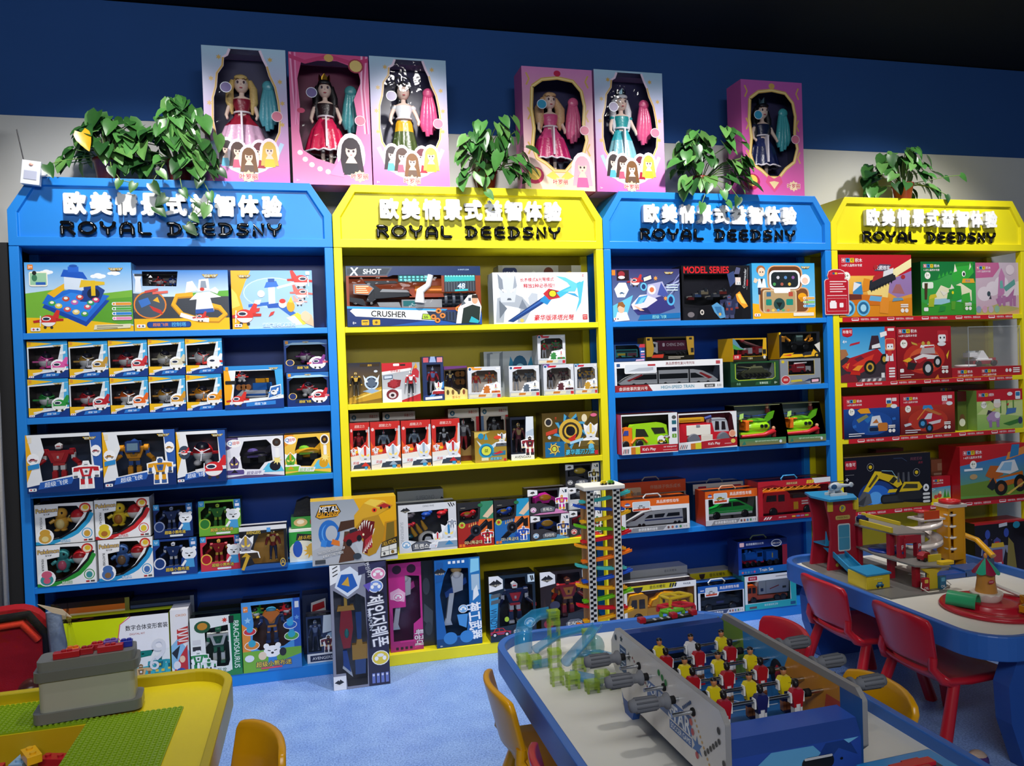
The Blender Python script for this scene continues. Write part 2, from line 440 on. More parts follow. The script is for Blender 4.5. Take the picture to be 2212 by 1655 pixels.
# ---------------------------------------------------------------- toy boxes: frame, print, film, toy inside
BX={'a1':(0.235,0.01,1.452,0.376,0.271),'a2':(0.602,0.012,1.452,0.357,0.241),'a3':(0.95,0.012,1.452,0.321,0.239),'b1':(0.111,0.01,1.127,0.142,0.149),'b2':(0.254,0.01,1.127,0.143,0.146),'b3':(0.396,0.01,1.127,0.139,0.145),'b4':(0.535,0.01,1.127,0.136,0.146),'b5':(0.672,0.01,1.127,0.135,0.147),'b6':(0.114,0.01,1.277,0.141,0.144),'b7':(0.256,0.01,1.274,0.139,0.144),'b8':(0.397,0.01,1.273,0.142,0.146),'b9':(0.538,0.01,1.274,0.137,0.146),'b10':(0.677,0.01,1.275,0.14,0.144),'b11':(0.864,0.0,1.127,0.231,0.176),'b12':(1.077,0.01,1.127,0.171,0.141),'b13':(1.073,0.03,1.269,0.177,0.135),'c1':(0.172,-0.045,0.844,0.262,0.222),'c2':(0.434,-0.045,0.844,0.261,0.219),'c3':(0.658,-0.04,0.844,0.184,0.206),'c4':(0.859,0.005,0.844,0.222,0.168),'c5':(1.065,0.005,0.844,0.185,0.169),'d1':(0.15,0.0,0.477,0.207,0.16),'d2':(0.36,0.0,0.477,0.198,0.163),'d3':(0.148,0.005,0.638,0.205,0.156),'d4':(0.353,0.005,0.641,0.199,0.156),'d5':(0.54,0.0,0.477,0.163,0.147),'d6':(0.71,0.01,0.477,0.157,0.14),'d7':(0.536,0.01,0.625,0.146,0.136),'d8':(0.71,0.02,0.618,0.163,0.143),'d9':(0.878,-0.035,0.477,0.185,0.176),'d10':(1.045,0.03,0.477,0.14,0.136),'d11':(1.05,0.05,0.614,0.13,0.048),'e1':(0.312,0.0,0.048,0.387,0.282),'e2':(0.542,0.01,0.048,0.069,0.287),'e3':(0.679,0.0,0.048,0.196,0.249),'e4':(0.894,0.0,0.048,0.232,0.29),'e5':(1.09,0.02,0.048,0.12,0.198),'e6':(1.07,0.14,0.048,0.111,0.257),'e7':(0.19,0.14,0.048,0.29,0.324),'e8':(0.459,0.14,0.048,0.246,0.306),'e9':(0.68,0.13,0.048,0.17,0.254),'f1':(1.535,0.0,1.452,0.578,0.255),'f2':(2.101,0.01,1.452,0.445,0.228),'f3':(2.136,0.13,1.452,0.402,0.276),'g1':(1.31,0.01,1.127,0.139,0.174),'g2':(1.463,0.01,1.127,0.164,0.169),'g3':(1.601,0.01,1.127,0.094,0.191),'g4':(1.701,0.02,1.127,0.103,0.147),'g5':(1.827,0.01,1.127,0.15,0.14),'g6':(2.009,0.01,1.127,0.142,0.139),'g7':(2.17,0.01,1.127,0.146,0.14),'g8':(2.3,0.01,1.127,0.111,0.139),'g9':(1.981,0.14,1.127,0.252,0.208),'g10':(2.15,0.04,1.268,0.134,0.133),'h1':(1.28,0.01,0.844,0.084,0.204),'h2':(1.387,0.01,0.844,0.128,0.204),'h3':(1.518,0.01,0.844,0.129,0.203),'h4':(1.647,0.01,0.844,0.126,0.202),'h5':(1.31,0.13,0.844,0.129,0.238),'h6':(1.46,0.13,0.844,0.145,0.236),'h7':(1.749,0.12,0.844,0.143,0.237),'h8':(1.892,0.12,0.844,0.129,0.238),'h9':(1.845,0.01,0.844,0.146,0.136),'h10':(1.993,0.02,0.844,0.109,0.193),'h11':(2.218,0.01,0.844,0.269,0.203),'i1':(1.554,0.005,0.477,0.253,0.208),'i2':(1.765,0.01,0.477,0.163,0.198),'i3':(1.93,0.01,0.477,0.162,0.198),'i5':(2.106,0.01,0.477,0.184,0.114),'i4':(2.102,0.015,0.592,0.192,0.117),'i8':(2.281,0.02,0.477,0.161,0.122),'i7':(2.28,0.03,0.6,0.162,0.102),'i6':(2.278,0.04,0.703,0.165,0.105),'i9':(1.544,0.14,0.477,0.208,0.247),'i10':(1.339,0.14,0.477,0.182,0.256),'j2':(1.449,0.03,0.048,0.144,0.383),'j3':(1.676,0.01,0.048,0.203,0.386),'j4':(1.549,0.06,0.048,0.056,0.377),'j5':(1.918,0.0,0.048,0.213,0.293),'j6':(2.172,0.02,0.048,0.241,0.283),'k1':(2.608,0.005,1.452,0.34,0.242),'k2':(2.968,0.005,1.452,0.361,0.258),'k3':(3.335,0.01,1.452,0.349,0.27),'l1':(2.713,0.005,1.127,0.554,0.14),'l2':(3.163,0.01,1.127,0.264,0.122),'l3':(3.415,0.01,1.127,0.229,0.127),'l4':(2.518,0.01,1.268,0.154,0.079),'l5':(2.725,0.015,1.268,0.246,0.11),'l6':(3.146,0.02,1.25,0.207,0.112),'l7':(3.421,0.02,1.255,0.23,0.131),'m1':(2.578,-0.05,0.844,0.279,0.183),'m2':(2.896,-0.005,0.844,0.307,0.172),'m3':(3.184,-0.01,0.844,0.258,0.19),'m4':(3.435,0.0,0.844,0.218,0.191),'n1':(2.672,0.13,0.477,0.338,0.211),'n2':(2.614,-0.01,0.477,0.344,0.154),'n3':(3.017,0.13,0.477,0.278,0.178),'n4':(3.006,-0.01,0.477,0.278,0.164),'n5':(3.344,-0.02,0.477,0.403,0.192),'o1':(2.63,0.0,0.048,0.368,0.18),'o2':(2.943,0.0,0.048,0.246,0.144),'o3':(3.21,0.0,0.048,0.283,0.167),'o4':(3.185,0.02,0.216,0.27,0.164),'o5':(2.974,0.14,0.048,0.241,0.167),'o6':(2.69,0.14,0.048,0.303,0.212),'p1':(3.853,0.0,1.452,0.431,0.311),'p2':(4.295,0.0,1.452,0.344,0.277),'p3':(4.62,0.015,1.452,0.283,0.274),'q1':(3.8,0.0,1.127,0.329,0.274),'q2':(4.139,0.005,1.127,0.337,0.27),'q3':(4.538,0.01,1.127,0.45,0.05),'r1':(3.81,0.0,0.844,0.331,0.213),'r2':(4.152,0.005,0.844,0.338,0.212),'r3':(4.609,0.005,0.844,0.3,0.211),'r4':(4.42,0.06,0.844,0.06,0.208),'r5':(4.454,0.14,0.844,0.427,0.237),'t1':(3.9,-0.0,0.477,0.512,0.274),'t2':(4.549,0.0,0.477,0.421,0.289),'t3':(4.311,0.12,0.477,0.084,0.214),'t4':(4.275,0.06,0.477,0.12,0.133),'t5':(4.039,0.15,0.477,0.172,0.285),'u1':(4.592,0.0,0.048,0.34,0.308),'v1':(0.875,0.03,2.051,0.328,0.551),'v2':(1.212,0.03,2.051,0.327,0.547),'v3':(1.544,0.03,2.051,0.331,0.552),'v4':(2.216,0.03,2.051,0.335,0.552),'v5':(2.562,0.03,2.051,0.342,0.559),'v6':(3.311,0.03,2.051,0.338,0.558)}
def carton(k,label,art=None,c='eee',sc=None,tc=None,hole=None,inner='34323a',toy=None,d=.09,rz=0,group=None,name='toy_box',cat='toy box',pos=None,film=True,open_top=False):
 x,y,z,w,h=pos or BX[k]
 w-=.002;h-=.001;z+=.0007
 holes=hole or[]
 if holes and not isinstance(holes[0],list):holes=[holes]
 sc=sc or c;tc=tc or sc
 A=Art(w,h,0.0);u=w/2
 if holes:
  polys=[[Vector((0,0,0)),Vector((1,0,0)),Vector((1,1,0)),Vector((0,1,0))]]+[[Vector((p[0],p[1],0))for p in q]for q in holes]
  tri=tessellate_polygon(polys);fl=[p for q in polys for p in q]
  A.tris=[ccw([(fl[i].x,fl[i].y)for i in t])for t in tri]
  A.B([(0,0),(1,0),(1,1),(0,1)],c)
  t=.002
  v=[(-u+t,t,t),(u-t,t,t),(u-t,d-t,t),(-u+t,d-t,t),(-u+t,t,h-t),(u-t,t,h-t),(u-t,d-t,h-t),(-u+t,d-t,h-t)]
  A.add(v,[[0,1,2,3],[7,6,5,4],[6,2,1,5][::-1],[7,3,2,6][::-1],[4,0,3,7][::-1]][:1]+[[6,2,1,5][::-1],[7,3,2,6][::-1],[4,0,3,7][::-1]],inner)
 else:A.R(0,0,1,1,c)
 v=[(-u,0,0),(u,0,0),(u,d,0),(-u,d,0),(-u,0,h),(u,0,h),(u,d,h),(-u,d,h)]
 A.add(v,[[3,2,1,0],[1,2,6,5],[2,3,7,6],[3,0,4,7]],sc);A.add(v if not holes else v[:4]+[(-u,d*.55,h),(u,d*.55,h),(u,d,h),(-u,d,h)],[[4,5,6,7]],tc)
 if art:art(A)
 if holes or toy:
  r=empty(name,(x,y,z),rz,label,cat,group)
  A.build('carton','card',r)
  if holes and film:
   m=MB()
   for q in holes:
    pq=ccw(q);vs=[((a-.5)*w,.0012,b*h)for a,b in pq]
    m.add(vs,[[t[0],t[1],t[2]]for t in tessellate_polygon([[Vector((a,b,0))for a,b in pq]])],'fff')
   m.add([(-u,.0012,h-.0006),(u,.0012,h-.0006),(u,d*.55,h-.0006),(-u,d*.55,h-.0006)],[[0,1,2,3]],'fff')
   m.build('plastic_film','film',r)
  if toy:
   toy(r,w,h,d)
   if holes:
    ks=[c for c in r.children if c.name.split('.')[0]not in('carton','plastic_film','carry_handle')]
    my=.006 if not ks else min((o.matrix_basis@v.co).y for o in ks for v in o.data.vertices);my=min([my]+[v.co.y for o in ks for q in o.children for v in q.data.vertices])
    for o in ks:o.location.y+=min(0,.005-my)
 else:
  r=A.build(name,'card');r.location=(x,y,z);r.rotation_euler=(0,0,rz);tag(r,label,cat,group)
 return r
 # --- toys (3-D, one mesh each unless they have pieces of their own)
def rot_m(m,x,y,z,rz=0,rx=0,s=1):m.M=Matrix.Translation((x,y,z))@Matrix.Rotation(rz,4,'Z')@Matrix.Rotation(rx,4,'X')@Matrix.Scale(s,4);return m
def robot(r,x,y,z,s,a,b,c,name='robot_figure',wings=False,bulky=1,pose=.12):
 """standing jointed robot of height s; a main, b second, c detail colour"""
 m=rot_m(MB(),x,y,z,0,0,s);k=bulky
 for q in(-1,1):
  m.cb(q*.11,-.03,.035,.12*k,.2,.07,b)
  m.cb(q*.105,0,.17,.10*k,.12,.2,a);m.cb(q*.10,-.01,.285,.07*k,.09,.06,c);m.cb(q*.085,0,.38,.09*k,.12,.14,b)
  m.cyl((q*.2*k,0,.76),(q*.29*k,0,.76),.075*k,a,10);m.cb(q*.265*k,0,.66,.075*k,.1,.16,b)
  m.cyl((q*.27*k,0,.58),(q*(.27+pose)*k,-.10,.47),.05*k,a,8);m.cb(q*(.285+pose)*k,-.13,.43,.08*k,.09,.09,c)
  if wings:m.ext([(q*.14,.6),(q*.5,.98),(q*.42,.62),(q*.2,.5)],.08,.11,c)
 m.cb(0,0,.47,.22*k,.14,.09,c);m.ext([(-.13*k,.5),(.13*k,.5),(.22*k,.8),(-.22*k,.8)],-.1,.09,a)
 m.ext([(-.06*k,.55),(.06*k,.55),(.13*k,.75),(-.13*k,.75)],-.125,-.09,c);m.cb(0,-.12,.64,.05,.03,.07,b)
 m.cb(0,0,.83,.08,.08,.06,'333');m.ext([(-.06,.85),(.06,.85),(.075,.95),(0,1.0),(-.075,.95)],-.07,.06,b)
 m.cb(0,-.072,.915,.09,.01,.03,c)
 return m.build(name,'plastic',r,bev=.002*min(1,s*5),seg=1)
def hero(r,x,y,z,s,a,b,c,name='action_figure'):
 """slim posed figure with crested helmet"""
 m=rot_m(MB(),x,y,z,0,0,s)
 for q in(-1,1):
  m.tube([(q*.09,-.03,.02),(q*.085,0,.08),(q*.08,0,.26),(q*.055,0,.47)],[.045,.036,.045,.062],b if q<0 else b,8)
  m.ell((q*.095,-.035,.02),(.04,.075,.025),c,8,5)
  m.tube([(q*.12,0,.77),(q*.19,0,.64),(q*.22,-.05,.5)],[.055,.045,.035],a,8);m.ell((q*.22,-.06,.47),.035,c,8,5)
  m.ell((q*.135,0,.78),(.06,.055,.05),c,8,6)
 m.loft([[(rx*math.cos(t*PI/5),ry*math.sin(t*PI/5),zz)for t in range(10)]for rx,ry,zz in((.1,.06,.46),(.085,.055,.56),(.13,.075,.72),(.12,.06,.81),(.04,.035,.84))],a)
 m.ext([(-.05,.6),(.05,.6),(.09,.77),(-.09,.77)],-.085,-.05,c)
 m.ell((0,0,.91),(.062,.065,.085),c,10,8);m.ext([(-.012,.88),(.012,.88),(.008,1.03),(-.008,1.03)],-.09,.05,b)
 for q in(-1,1):m.ell((q*.028,-.055,.92),(.02,.012,.014),'ffe',6,5)
 return m.build(name,'plastic',r)
def plane_toy(r,x,y,z,s,a,b,c='f2f2f2',rz=-.5,name='toy_plane'):
 """chunky propeller plane"""
 m=rot_m(MB(),x,y,z,rz,0,s)
 m.ell((0,0,.42),(.30,.40,.30),c,16,10,a,.5)
 m.ell((0,-.18,.60),(.2,.2,.16),'223',12,8)
 for q in(-1,1):
  m.ext([(q*.2,-.15),(q*.5,-.06),(q*.52,.1),(q*.2,.2)],.36,.43,a,'z');m.ell((q*.16,-.1,.1),(.12,.2,.1),b,10,6)
  m.ext([(q*.02,.3),(q*.28,.42),(q*.26,.52),(q*.02,.5)],.5,.54,b,'z')
 m.ext([(.28,.48),(.52,.5),(.52,.86),(.42,.86)],-.03,.03,a,'x')
 m.cyl((0,-.4,.45),(0,-.48,.45),.05,'ddd',8)
 for q in range(3):
  t=q*2.094+.4;m.tube([(0,-.46,.45),(.26*math.cos(t),-.46,.45+.26*math.sin(t))],[.03,.05],b,6,flat=.4)
 return m.build(name,'plastic',r)
def wheel(m,x,y,z,r,t,tyre='1a1a1c',hub='ccc'):
 o=(x,y,z)
 m.lathe([(r*.5,t*.5),(r*.93,t*.5),(r,t*.28),(r,-t*.28),(r*.93,-t*.5),(r*.5,-t*.5)],o,tyre,16,ax='y')
 m.lathe([(.001,-t*.42),(r*.2,-t*.46),(r*.58,-t*.36),(r*.6,t*.3)],o,hub,12,ax='y')
def wheels(r,pts,rad,t,hub='ccc'):
 for p in pts:
  m=MB();wheel(m,0,0,0,rad,t,hub=hub);m.build('wheel','plastic',r,p)
def side_body(r,pts,y0,y1,c,name,win=None,wc='16181e',bev=.003,extra=None,m='plastic'):
 b=MB();b.ext(pts,y0,y1,c)
 if win:
  for q in win:b.ext(q,y0-.0012,y1+.0012,wc)
 if extra:extra(b)
 return b.build(name,m,r,bev=bev)
 # --- prints used on several boxes
def sky(A,u0,v0,u1,v1,bot='cfe8f7',top='4aa3e6'):A.B([(u0,v0),(u1,v0),(u1,v1),(u0,v1)],[bot,top])
def cloud(A,u,v,s,c='f6fafd'):
 for du,dv,q in((-1,0,.7),(0,.3,1),(1,.05,.75),(.4,-.2,.8)):A.E(u+du*s*A.h/A.w,v+dv*s*.6,s*q*A.h/A.w,s*q*.62,c,12)
def winglogo(A,u,v,s,t='超级飞侠',col='3a2a10'):
 k=A.h/A.w
 A.P([(u-2.2*s*k,v+.5*s),(u+2.2*s*k,v+.5*s),(u+1.7*s*k,v-.1*s),(u+1.2*s*k,v-.55*s),(u-1.2*s*k,v-.55*s),(u-1.7*s*k,v-.1*s)],'6b4a12')
 A.P([(u-2.1*s*k,v+.44*s),(u+2.1*s*k,v+.44*s),(u+1.6*s*k,v-.1*s),(u-1.6*s*k,v-.1*s)],'f2c53a')
 A.T(t,u,v+.05*s,.8*s,'fff6d0',3.2*s*k,.012,col,.07)
def pplane(A,u,v,s,a,b,flip=1):
 """printed plane, generic"""
 k=A.h/A.w*flip*s;X=lambda q:u+q*k;Y=lambda q:v+q*s;q=abs(k)
 A.P([(X(.2),Y(.2)),(X(.56),Y(.78)),(X(.76),Y(.72)),(X(.62),Y(.02))],a);A.P([(X(-.98),Y(.02)),(X(.1),Y(.2)),(X(.98),Y(.14)),(X(.96),Y(-.02)),(X(.1),Y(-.04)),(X(-.94),Y(-.14))],b)
 A.E(u,v,.5*q,.42*s,a,18);A.E(u,v-.02*s,.48*q,.38*s,'f2f2ee',12,195,345);A.E(X(-.12),Y(.15),.29*q,.15*s,'f8f8f8',14);A.E(X(-.13),Y(.14),.22*q,.1*s,'1d2a44',12)
 A.E(X(-.5),Y(-.02),.07*q,.08*s,'d8d8d8',10);A.P([(X(-.56),Y(-.4)),(X(-.5),Y(-.4)),(X(-.46),Y(.36)),(X(-.52),Y(.36))],'e6e6ea');A.E(X(-.22),Y(-.46),.1*q,.1*s,'333',10);A.E(X(.2),Y(-.47),.1*q,.1*s,'333',10)
def probot(A,u,v,s,a,b,c,edge='fff'):
 """printed robot, feet at v, height s"""
 k=A.h/A.w*s;X=lambda q:u+q*k;Y=lambda q:v+q*s
 def bx(x0,y0,x1,y1,col):A.P([(X(x0),Y(y0)),(X(x1),Y(y0)),(X(x1),Y(y1)),(X(x0),Y(y1))],col)
 if edge:
  A.P([(X(-.25),Y(-.03)),(X(.27),Y(-.03)),(X(.26),Y(.4)),(X(.46),Y(.38)),(X(.48),Y(.8)),(X(.14),Y(.88)),(X(.1),Y(1.03)),(X(-.1),Y(1.03)),(X(-.14),Y(.88)),(X(-.48),Y(.8)),(X(-.46),Y(.38)),(X(-.24),Y(.4))],edge)
 for q in(-1,1):
  bx(q*.04,.0,q*.22,.16,b);bx(q*.06,.14,q*.2,.36,a);bx(q*.05,.34,q*.16,.46,c)
  A.P([(X(q*.22),Y(.8)),(X(q*.42),Y(.78)),(X(q*.44),Y(.62)),(X(q*.25),Y(.64))],a);bx(q*.3,.46,q*.41,.63,b);bx(q*.29,.40,q*.43,.48,c)
 A.P([(X(-.15),Y(.44)),(X(.15),Y(.44)),(X(.25),Y(.8)),(X(-.25),Y(.8))],a);A.P([(X(-.08),Y(.5)),(X(.08),Y(.5)),(X(.13),Y(.73)),(X(-.13),Y(.73))],b)
 A.E(X(0),Y(.62),.05*k,.05*s,c,10);A.P([(X(-.08),Y(.8)),(X(.08),Y(.8)),(X(.1),Y(.93)),(X(0),Y(1)),(X(-.1),Y(.93))],b);bx(-.06,.87,.06,.9,c)
def pbust(A,u,v,s,a,b,c):
 """printed armoured helmet and shoulders"""
 k=A.h/A.w*s;X=lambda q:u+q*k;Y=lambda q:v+q*s
 A.P([(X(-.62),Y(0)),(X(.62),Y(0)),(X(.55),Y(.3)),(X(.2),Y(.42)),(X(.32),Y(.72)),(X(.36),Y(1.06)),(X(.16),Y(.96)),(X(0),Y(1.12)),(X(-.16),Y(.96)),(X(-.36),Y(1.06)),(X(-.32),Y(.72)),(X(-.2),Y(.42)),(X(-.55),Y(.3))],'f8f8f8')
 A.P([(X(-.58),Y(0)),(X(.58),Y(0)),(X(.5),Y(.27)),(X(-.5),Y(.27))],b);A.P([(X(-.2),Y(.1)),(X(.2),Y(.1)),(X(0),Y(.3))],a)
 A.P([(X(-.2),Y(.36)),(X(.2),Y(.36)),(X(.28),Y(.7)),(X(.14),Y(.92)),(X(0),Y(1.06)),(X(-.14),Y(.92)),(X(-.28),Y(.7))],c)
 A.P([(X(-.05),Y(.6)),(X(.05),Y(.6)),(X(.06),Y(1.05)),(X(-.06),Y(1.05))],a)
 for q in(-1,1):A.P([(X(q*.05),Y(.62)),(X(q*.2),Y(.7)),(X(q*.18),Y(.58)),(X(q*.07),Y(.54))],'ffe27a')
 A.R(X(-.06),Y(.42),X(.06),Y(.46),'333')
def pcar(A,u,v,s,a,b='222',hub='ddd',flip=1,glass='22303c'):
 k=A.h/A.w*s*flip;X=lambda q:u+q*k;Y=lambda q:v+q*s
 A.P([(X(-1),Y(.18)),(X(.98),Y(.16)),(X(1.02),Y(.42)),(X(.5),Y(.5)),(X(.25),Y(.78)),(X(-.5),Y(.8)),(X(-.72),Y(.5)),(X(-1.02),Y(.46))],a)
 A.P([(X(.4),Y(.5)),(X(.2),Y(.73)),(X(-.1),Y(.74)),(X(-.1),Y(.5))],glass);A.P([(X(-.18),Y(.5)),(X(-.18),Y(.74)),(X(-.46),Y(.75)),(X(-.6),Y(.5))],glass)
 A.P([(X(-1),Y(.3)),(X(1),Y(.27)),(X(1),Y(.33)),(X(-1),Y(.36))],b)
 for q in(-.58,.6):
  A.E(X(q),Y(.16),.25*abs(k),.25*s,'15161a',16);A.E(X(q),Y(.16),.13*abs(k),.13*s,hub,12)
def lady(A,u,v,s,hair,dress,skin='f3d3c0'):
 """printed half figure of a long-haired girl"""
 k=A.h/A.w*s;X=lambda q:u+q*k;Y=lambda q:v+q*s
 A.E(X(0),Y(.52),.36*k,.56*s,'ffe9f3',16);A.E(X(0),Y(.62),.25*k,.34*s,hair,14);A.P([(X(-.25),Y(.6)),(X(.25),Y(.6)),(X(.32),Y(.05)),(X(-.32),Y(.05))],hair)
 A.P([(X(-.2),Y(.0)),(X(.2),Y(.0)),(X(.14),Y(.36)),(X(-.14),Y(.36))],dress);A.P([(X(-.15),Y(.3)),(X(.15),Y(.3)),(X(.06),Y(.46)),(X(-.06),Y(.46))],skin)
 A.E(X(0),Y(.62),.14*k,.19*s,skin,14);A.E(X(0),Y(.76),.17*k,.11*s,hair,12)
 for q in(-1,1):A.E(X(q*.06),Y(.61),.03*k,.035*s,'3a2230',8)
 A.E(X(0),Y(.51),.03*k,.012*s,'d0606c',8)
def badge(A,u,v,s,t,ring='fff',bg='c33',tc='fff'):
 A.E(u,v,s*A.h/A.w,s,ring,20);A.E(u,v,s*.88*A.h/A.w,s*.88,bg,20)
 if t:A.T(t,u,v,s*.8,tc,1.4*s*A.h/A.w)
def feats(A,u0,v0,u1,dv,cols,n=None):
 for i,c in enumerate(cols):
  v=v0-i*dv;A.RR(u0,v-dv*.36,u1,v+dv*.36,dv*.34,'f4f6f8');A.RR(u0+.03,v-dv*.28,u1,v+dv*.28,dv*.26,c);A.E(u0+.02,v,dv*.36*A.h/A.w,dv*.36,'fff',12);A.E(u0+.02,v,dv*.24*A.h/A.w,dv*.24,c,10)
def bars(A,u0,v0,u1,v1,n,c='222'):
 A.R(u0,v0,u1,v1,'fff');w=(u1-u0)/(2*n+1)
 for i in range(n):A.R(u0+w*(2*i+.8),v0+.1*(v1-v0),u0+w*(2*i+1.5+.5*(i%3==0)),v1-.1*(v1-v0),c)
def maker(A,u,v,s):A.RR(u-s*A.h/A.w*1.2,v-s*.5,u+s*A.h/A.w*1.2,v+s*.5,s*.2,'f4f4f4');A.star(u-.5*s*A.h/A.w,v,s*.36,'d23',4,.6);A.star(u+.5*s*A.h/A.w,v,s*.36,'246',4,.6)
def octo(u0,v0,u1,v1,cu,cv):return[(u0+cu,v0),(u1-cu,v0),(u1,v0+cv),(u1,v1-cv),(u1-cu,v1),(u0+cu,v1),(u0,v1-cv),(u0,v0+cv)]
# ================================================================ first blue bookcase
def _(A):
 sky(A,0,.5,1,1);A.P([(0,.56),(.3,.62),(.7,.55),(1,.6),(1,.1),(0,.1)],'79b83a');A.P([(.3,.42),(1,.5),(1,.1),(.2,.1)],'5da52e')
 cloud(A,.2,.86,.05);cloud(A,.68,.8,.06);cloud(A,.83,.84,.05);A.P([(0,0),(1,0),(1,.08),(.4,.2),(0,.22)],'f7c416')
 A.P([(.15,.36),(.55,.08),(.78,.45),(.42,.56),(.2,.48)],'1247a8');A.P([(.15,.42),(.55,.15),(.78,.52),(.42,.62),(.2,.54)],'1f6fd6')
 A.P([(.2,.42),(.54,.22),(.7,.48),(.42,.57)],'2f8cec');A.P([(.5,.44),(.68,.42),(.74,.6),(.66,.68),(.54,.66)],'17408f');A.E(.63,.55,.06,.08,'0c1c3c')
 A.P([(.2,.56),(.36,.7),(.4,.66),(.26,.5)],'f2b91e');A.P([(.36,.62),(.54,.6),(.54,.8),(.36,.82)],'dbe8f6');A.P([(.33,.8),(.58,.76),(.54,.86),(.36,.9)],'1759c4')
 A.R(.4,.86,.5,.94,'2366d2');A.E(.45,.95,.04,.02,'1b53ad',12);A.P([(.5,.64),(.74,.68),(.74,.72),(.52,.75)],'e9c22c');A.R(.61,.52,.65,.74,'e8c01c')
 for i,(p,q,c)in enumerate(((.24,.42,'3aa74c'),(.3,.38,'e5d04a'),(.37,.48,'c34a34'),(.45,.43,'c466b8'),(.38,.33,'d94f4f'),(.46,.29,'efd27a'),(.57,.36,'d84d6c'),(.54,.26,'43a052'),(.65,.46,'d23d78'),(.6,.42,'2d9e68'),(.5,.5,'d04b4b'))):A.E(p,q,.035,.038,c,12);A.E(p,q+.01,.02,.02,'fff6dd',8)
 pplane(A,.2,.17,.2,'d8342c','c22a24');winglogo(A,.85,.9,.045);A.RR(.04,.66,.21,.87,.03,'fdf6e2');A.R(.05,.68,.2,.85,'9fd0a8');A.E(.09,.78,.025,.05,'3f7f5c');A.E(.09,.85,.02,.03,'222');A.R(.1,.68,.19,.72,'2a62b8')
 A.RR(.03,.9,.08,.97,.01,'e8842a');A.T('3+',.055,.935,.035,'fff');feats(A,.8,.4,.99,.07,['ef9a34','56b048','2e86d0','ec8fb8'])
 A.P([(.62,.03),(.97,.05),(.98,.11),(.63,.1)],'e8e2c0');A.lines(.65,.9,.09,2,.03,'8a8462',.015);maker(A,.08,.05,.05)
carton('a1','largest playset box on the top shelf, blue toy base on a green meadow print',_,'bfe0f2','5aa0d8','6fb2e2')
def _(A):
 sky(A,0,.55,1,1,'d5edf8','2c7fd0');A.P([(.6,.62),(1,.66),(1,.5),(.5,.5)],'5fae36');A.BR(0,.2,1,.56,'3a3f48');A.P([(0,.3),(.3,.6),(0,.62)],'555c66')
 A.BR(0,0,1,.2,'f6c015');A.P([(.02,.64),(.09,.64),(.08,.84),(.1,.94),(.01,.94),(.03,.84)],'e8ecf2');A.R(.02,.9,.1,.94,'333a44')
 A.E(.17,.43,.17,.23,'f08a2a',24);A.E(.17,.43,.155,.21,'4a5562',24);A.P([(.05,.5),(.15,.55),(.18,.45),(.08,.38)],'3b76c8');A.P([(.16,.42),(.28,.34),(.3,.26),(.2,.33)],'d0362c');A.P([(.2,.5),(.25,.56),(.27,.46)],'f5b92a')
 A.L([(.62,.58),(.45,.56),(.41,.42),(.5,.25),(.68,.16),(.88,.15),(.96,.25),(.9,.36),(.8,.4)],.08,'c8880e');A.L([(.62,.6),(.45,.58),(.41,.44),(.5,.27),(.68,.18),(.88,.17),(.96,.27),(.9,.38),(.8,.42)],.065,'f4b31c')
 A.L([(.48,.26),(.62,.19),(.78,.16)],.07,'f2f2ee');A.P([(.64,.3),(.84,.32),(.8,.55),(.66,.55)],'e6e8ee');A.P([(.64,.34),(.83,.36),(.84,.3),(.64,.27)],'2d57a8');A.P([(.58,.5),(.92,.55),(.8,.64),(.66,.62)],'f6f6f6')
 A.P([(.54,.62),(.56,.8),(.62,.82),(.68,.66)],'f4f4f2');A.P([(.78,.66),(.86,.72),(.9,.66),(.88,.6)],'dde3ec');A.P([(.67,.64),(.8,.66),(.79,.86),(.69,.84)],'fafafa');A.P([(.7,.7),(.77,.7),(.76,.82),(.71,.82)],'8b98a8');A.E(.72,.68,.025,.03,'cf3022');pplane(A,.69,.21,.13,'d8342c','c22a24')
 winglogo(A,.81,.9,.06);A.RR(.13,.05,.59,.15,.04,'15316e');A.RR(.14,.06,.58,.14,.03,'1b4a9c');A.T('超级飞侠',.27,.1,.055,'f08a2a',.2);A.T('控制塔',.46,.1,.07,'5fc0f0',.18);maker(A,.07,.08,.055)
 A.P([(.12,.62),(.26,.66),(.26,.7),(.12,.66)],'d94a44');A.P([(.2,.6),(.36,.62),(.36,.66),(.2,.64)],'e86a5e')
def _t(r,w,h,d):
 plane_toy(r,-w*.235,.03,h*.74,.05,'d8302a','c02822',rz=.4);plane_toy(r,-w*.1,.03,h*.75,.05,'1e3f8f','2c5cb8',rz=.2)
 MB().lathe([(.006,0),(.008,.02),(.004,.026),(.008,.036),(.001,.046)],(-w*.33,.03,h*.74),['333','eee','222','eee']).build('pilot_figure','plastic',r)
carton('a2','box of a white control tower with looping yellow track, on the top shelf',_,'9fcbea','2f5f9f','3f74b4',[(.1,.74),(.45,.73),(.47,.98),(.1,.98)],'1a1e28',_t,.08)
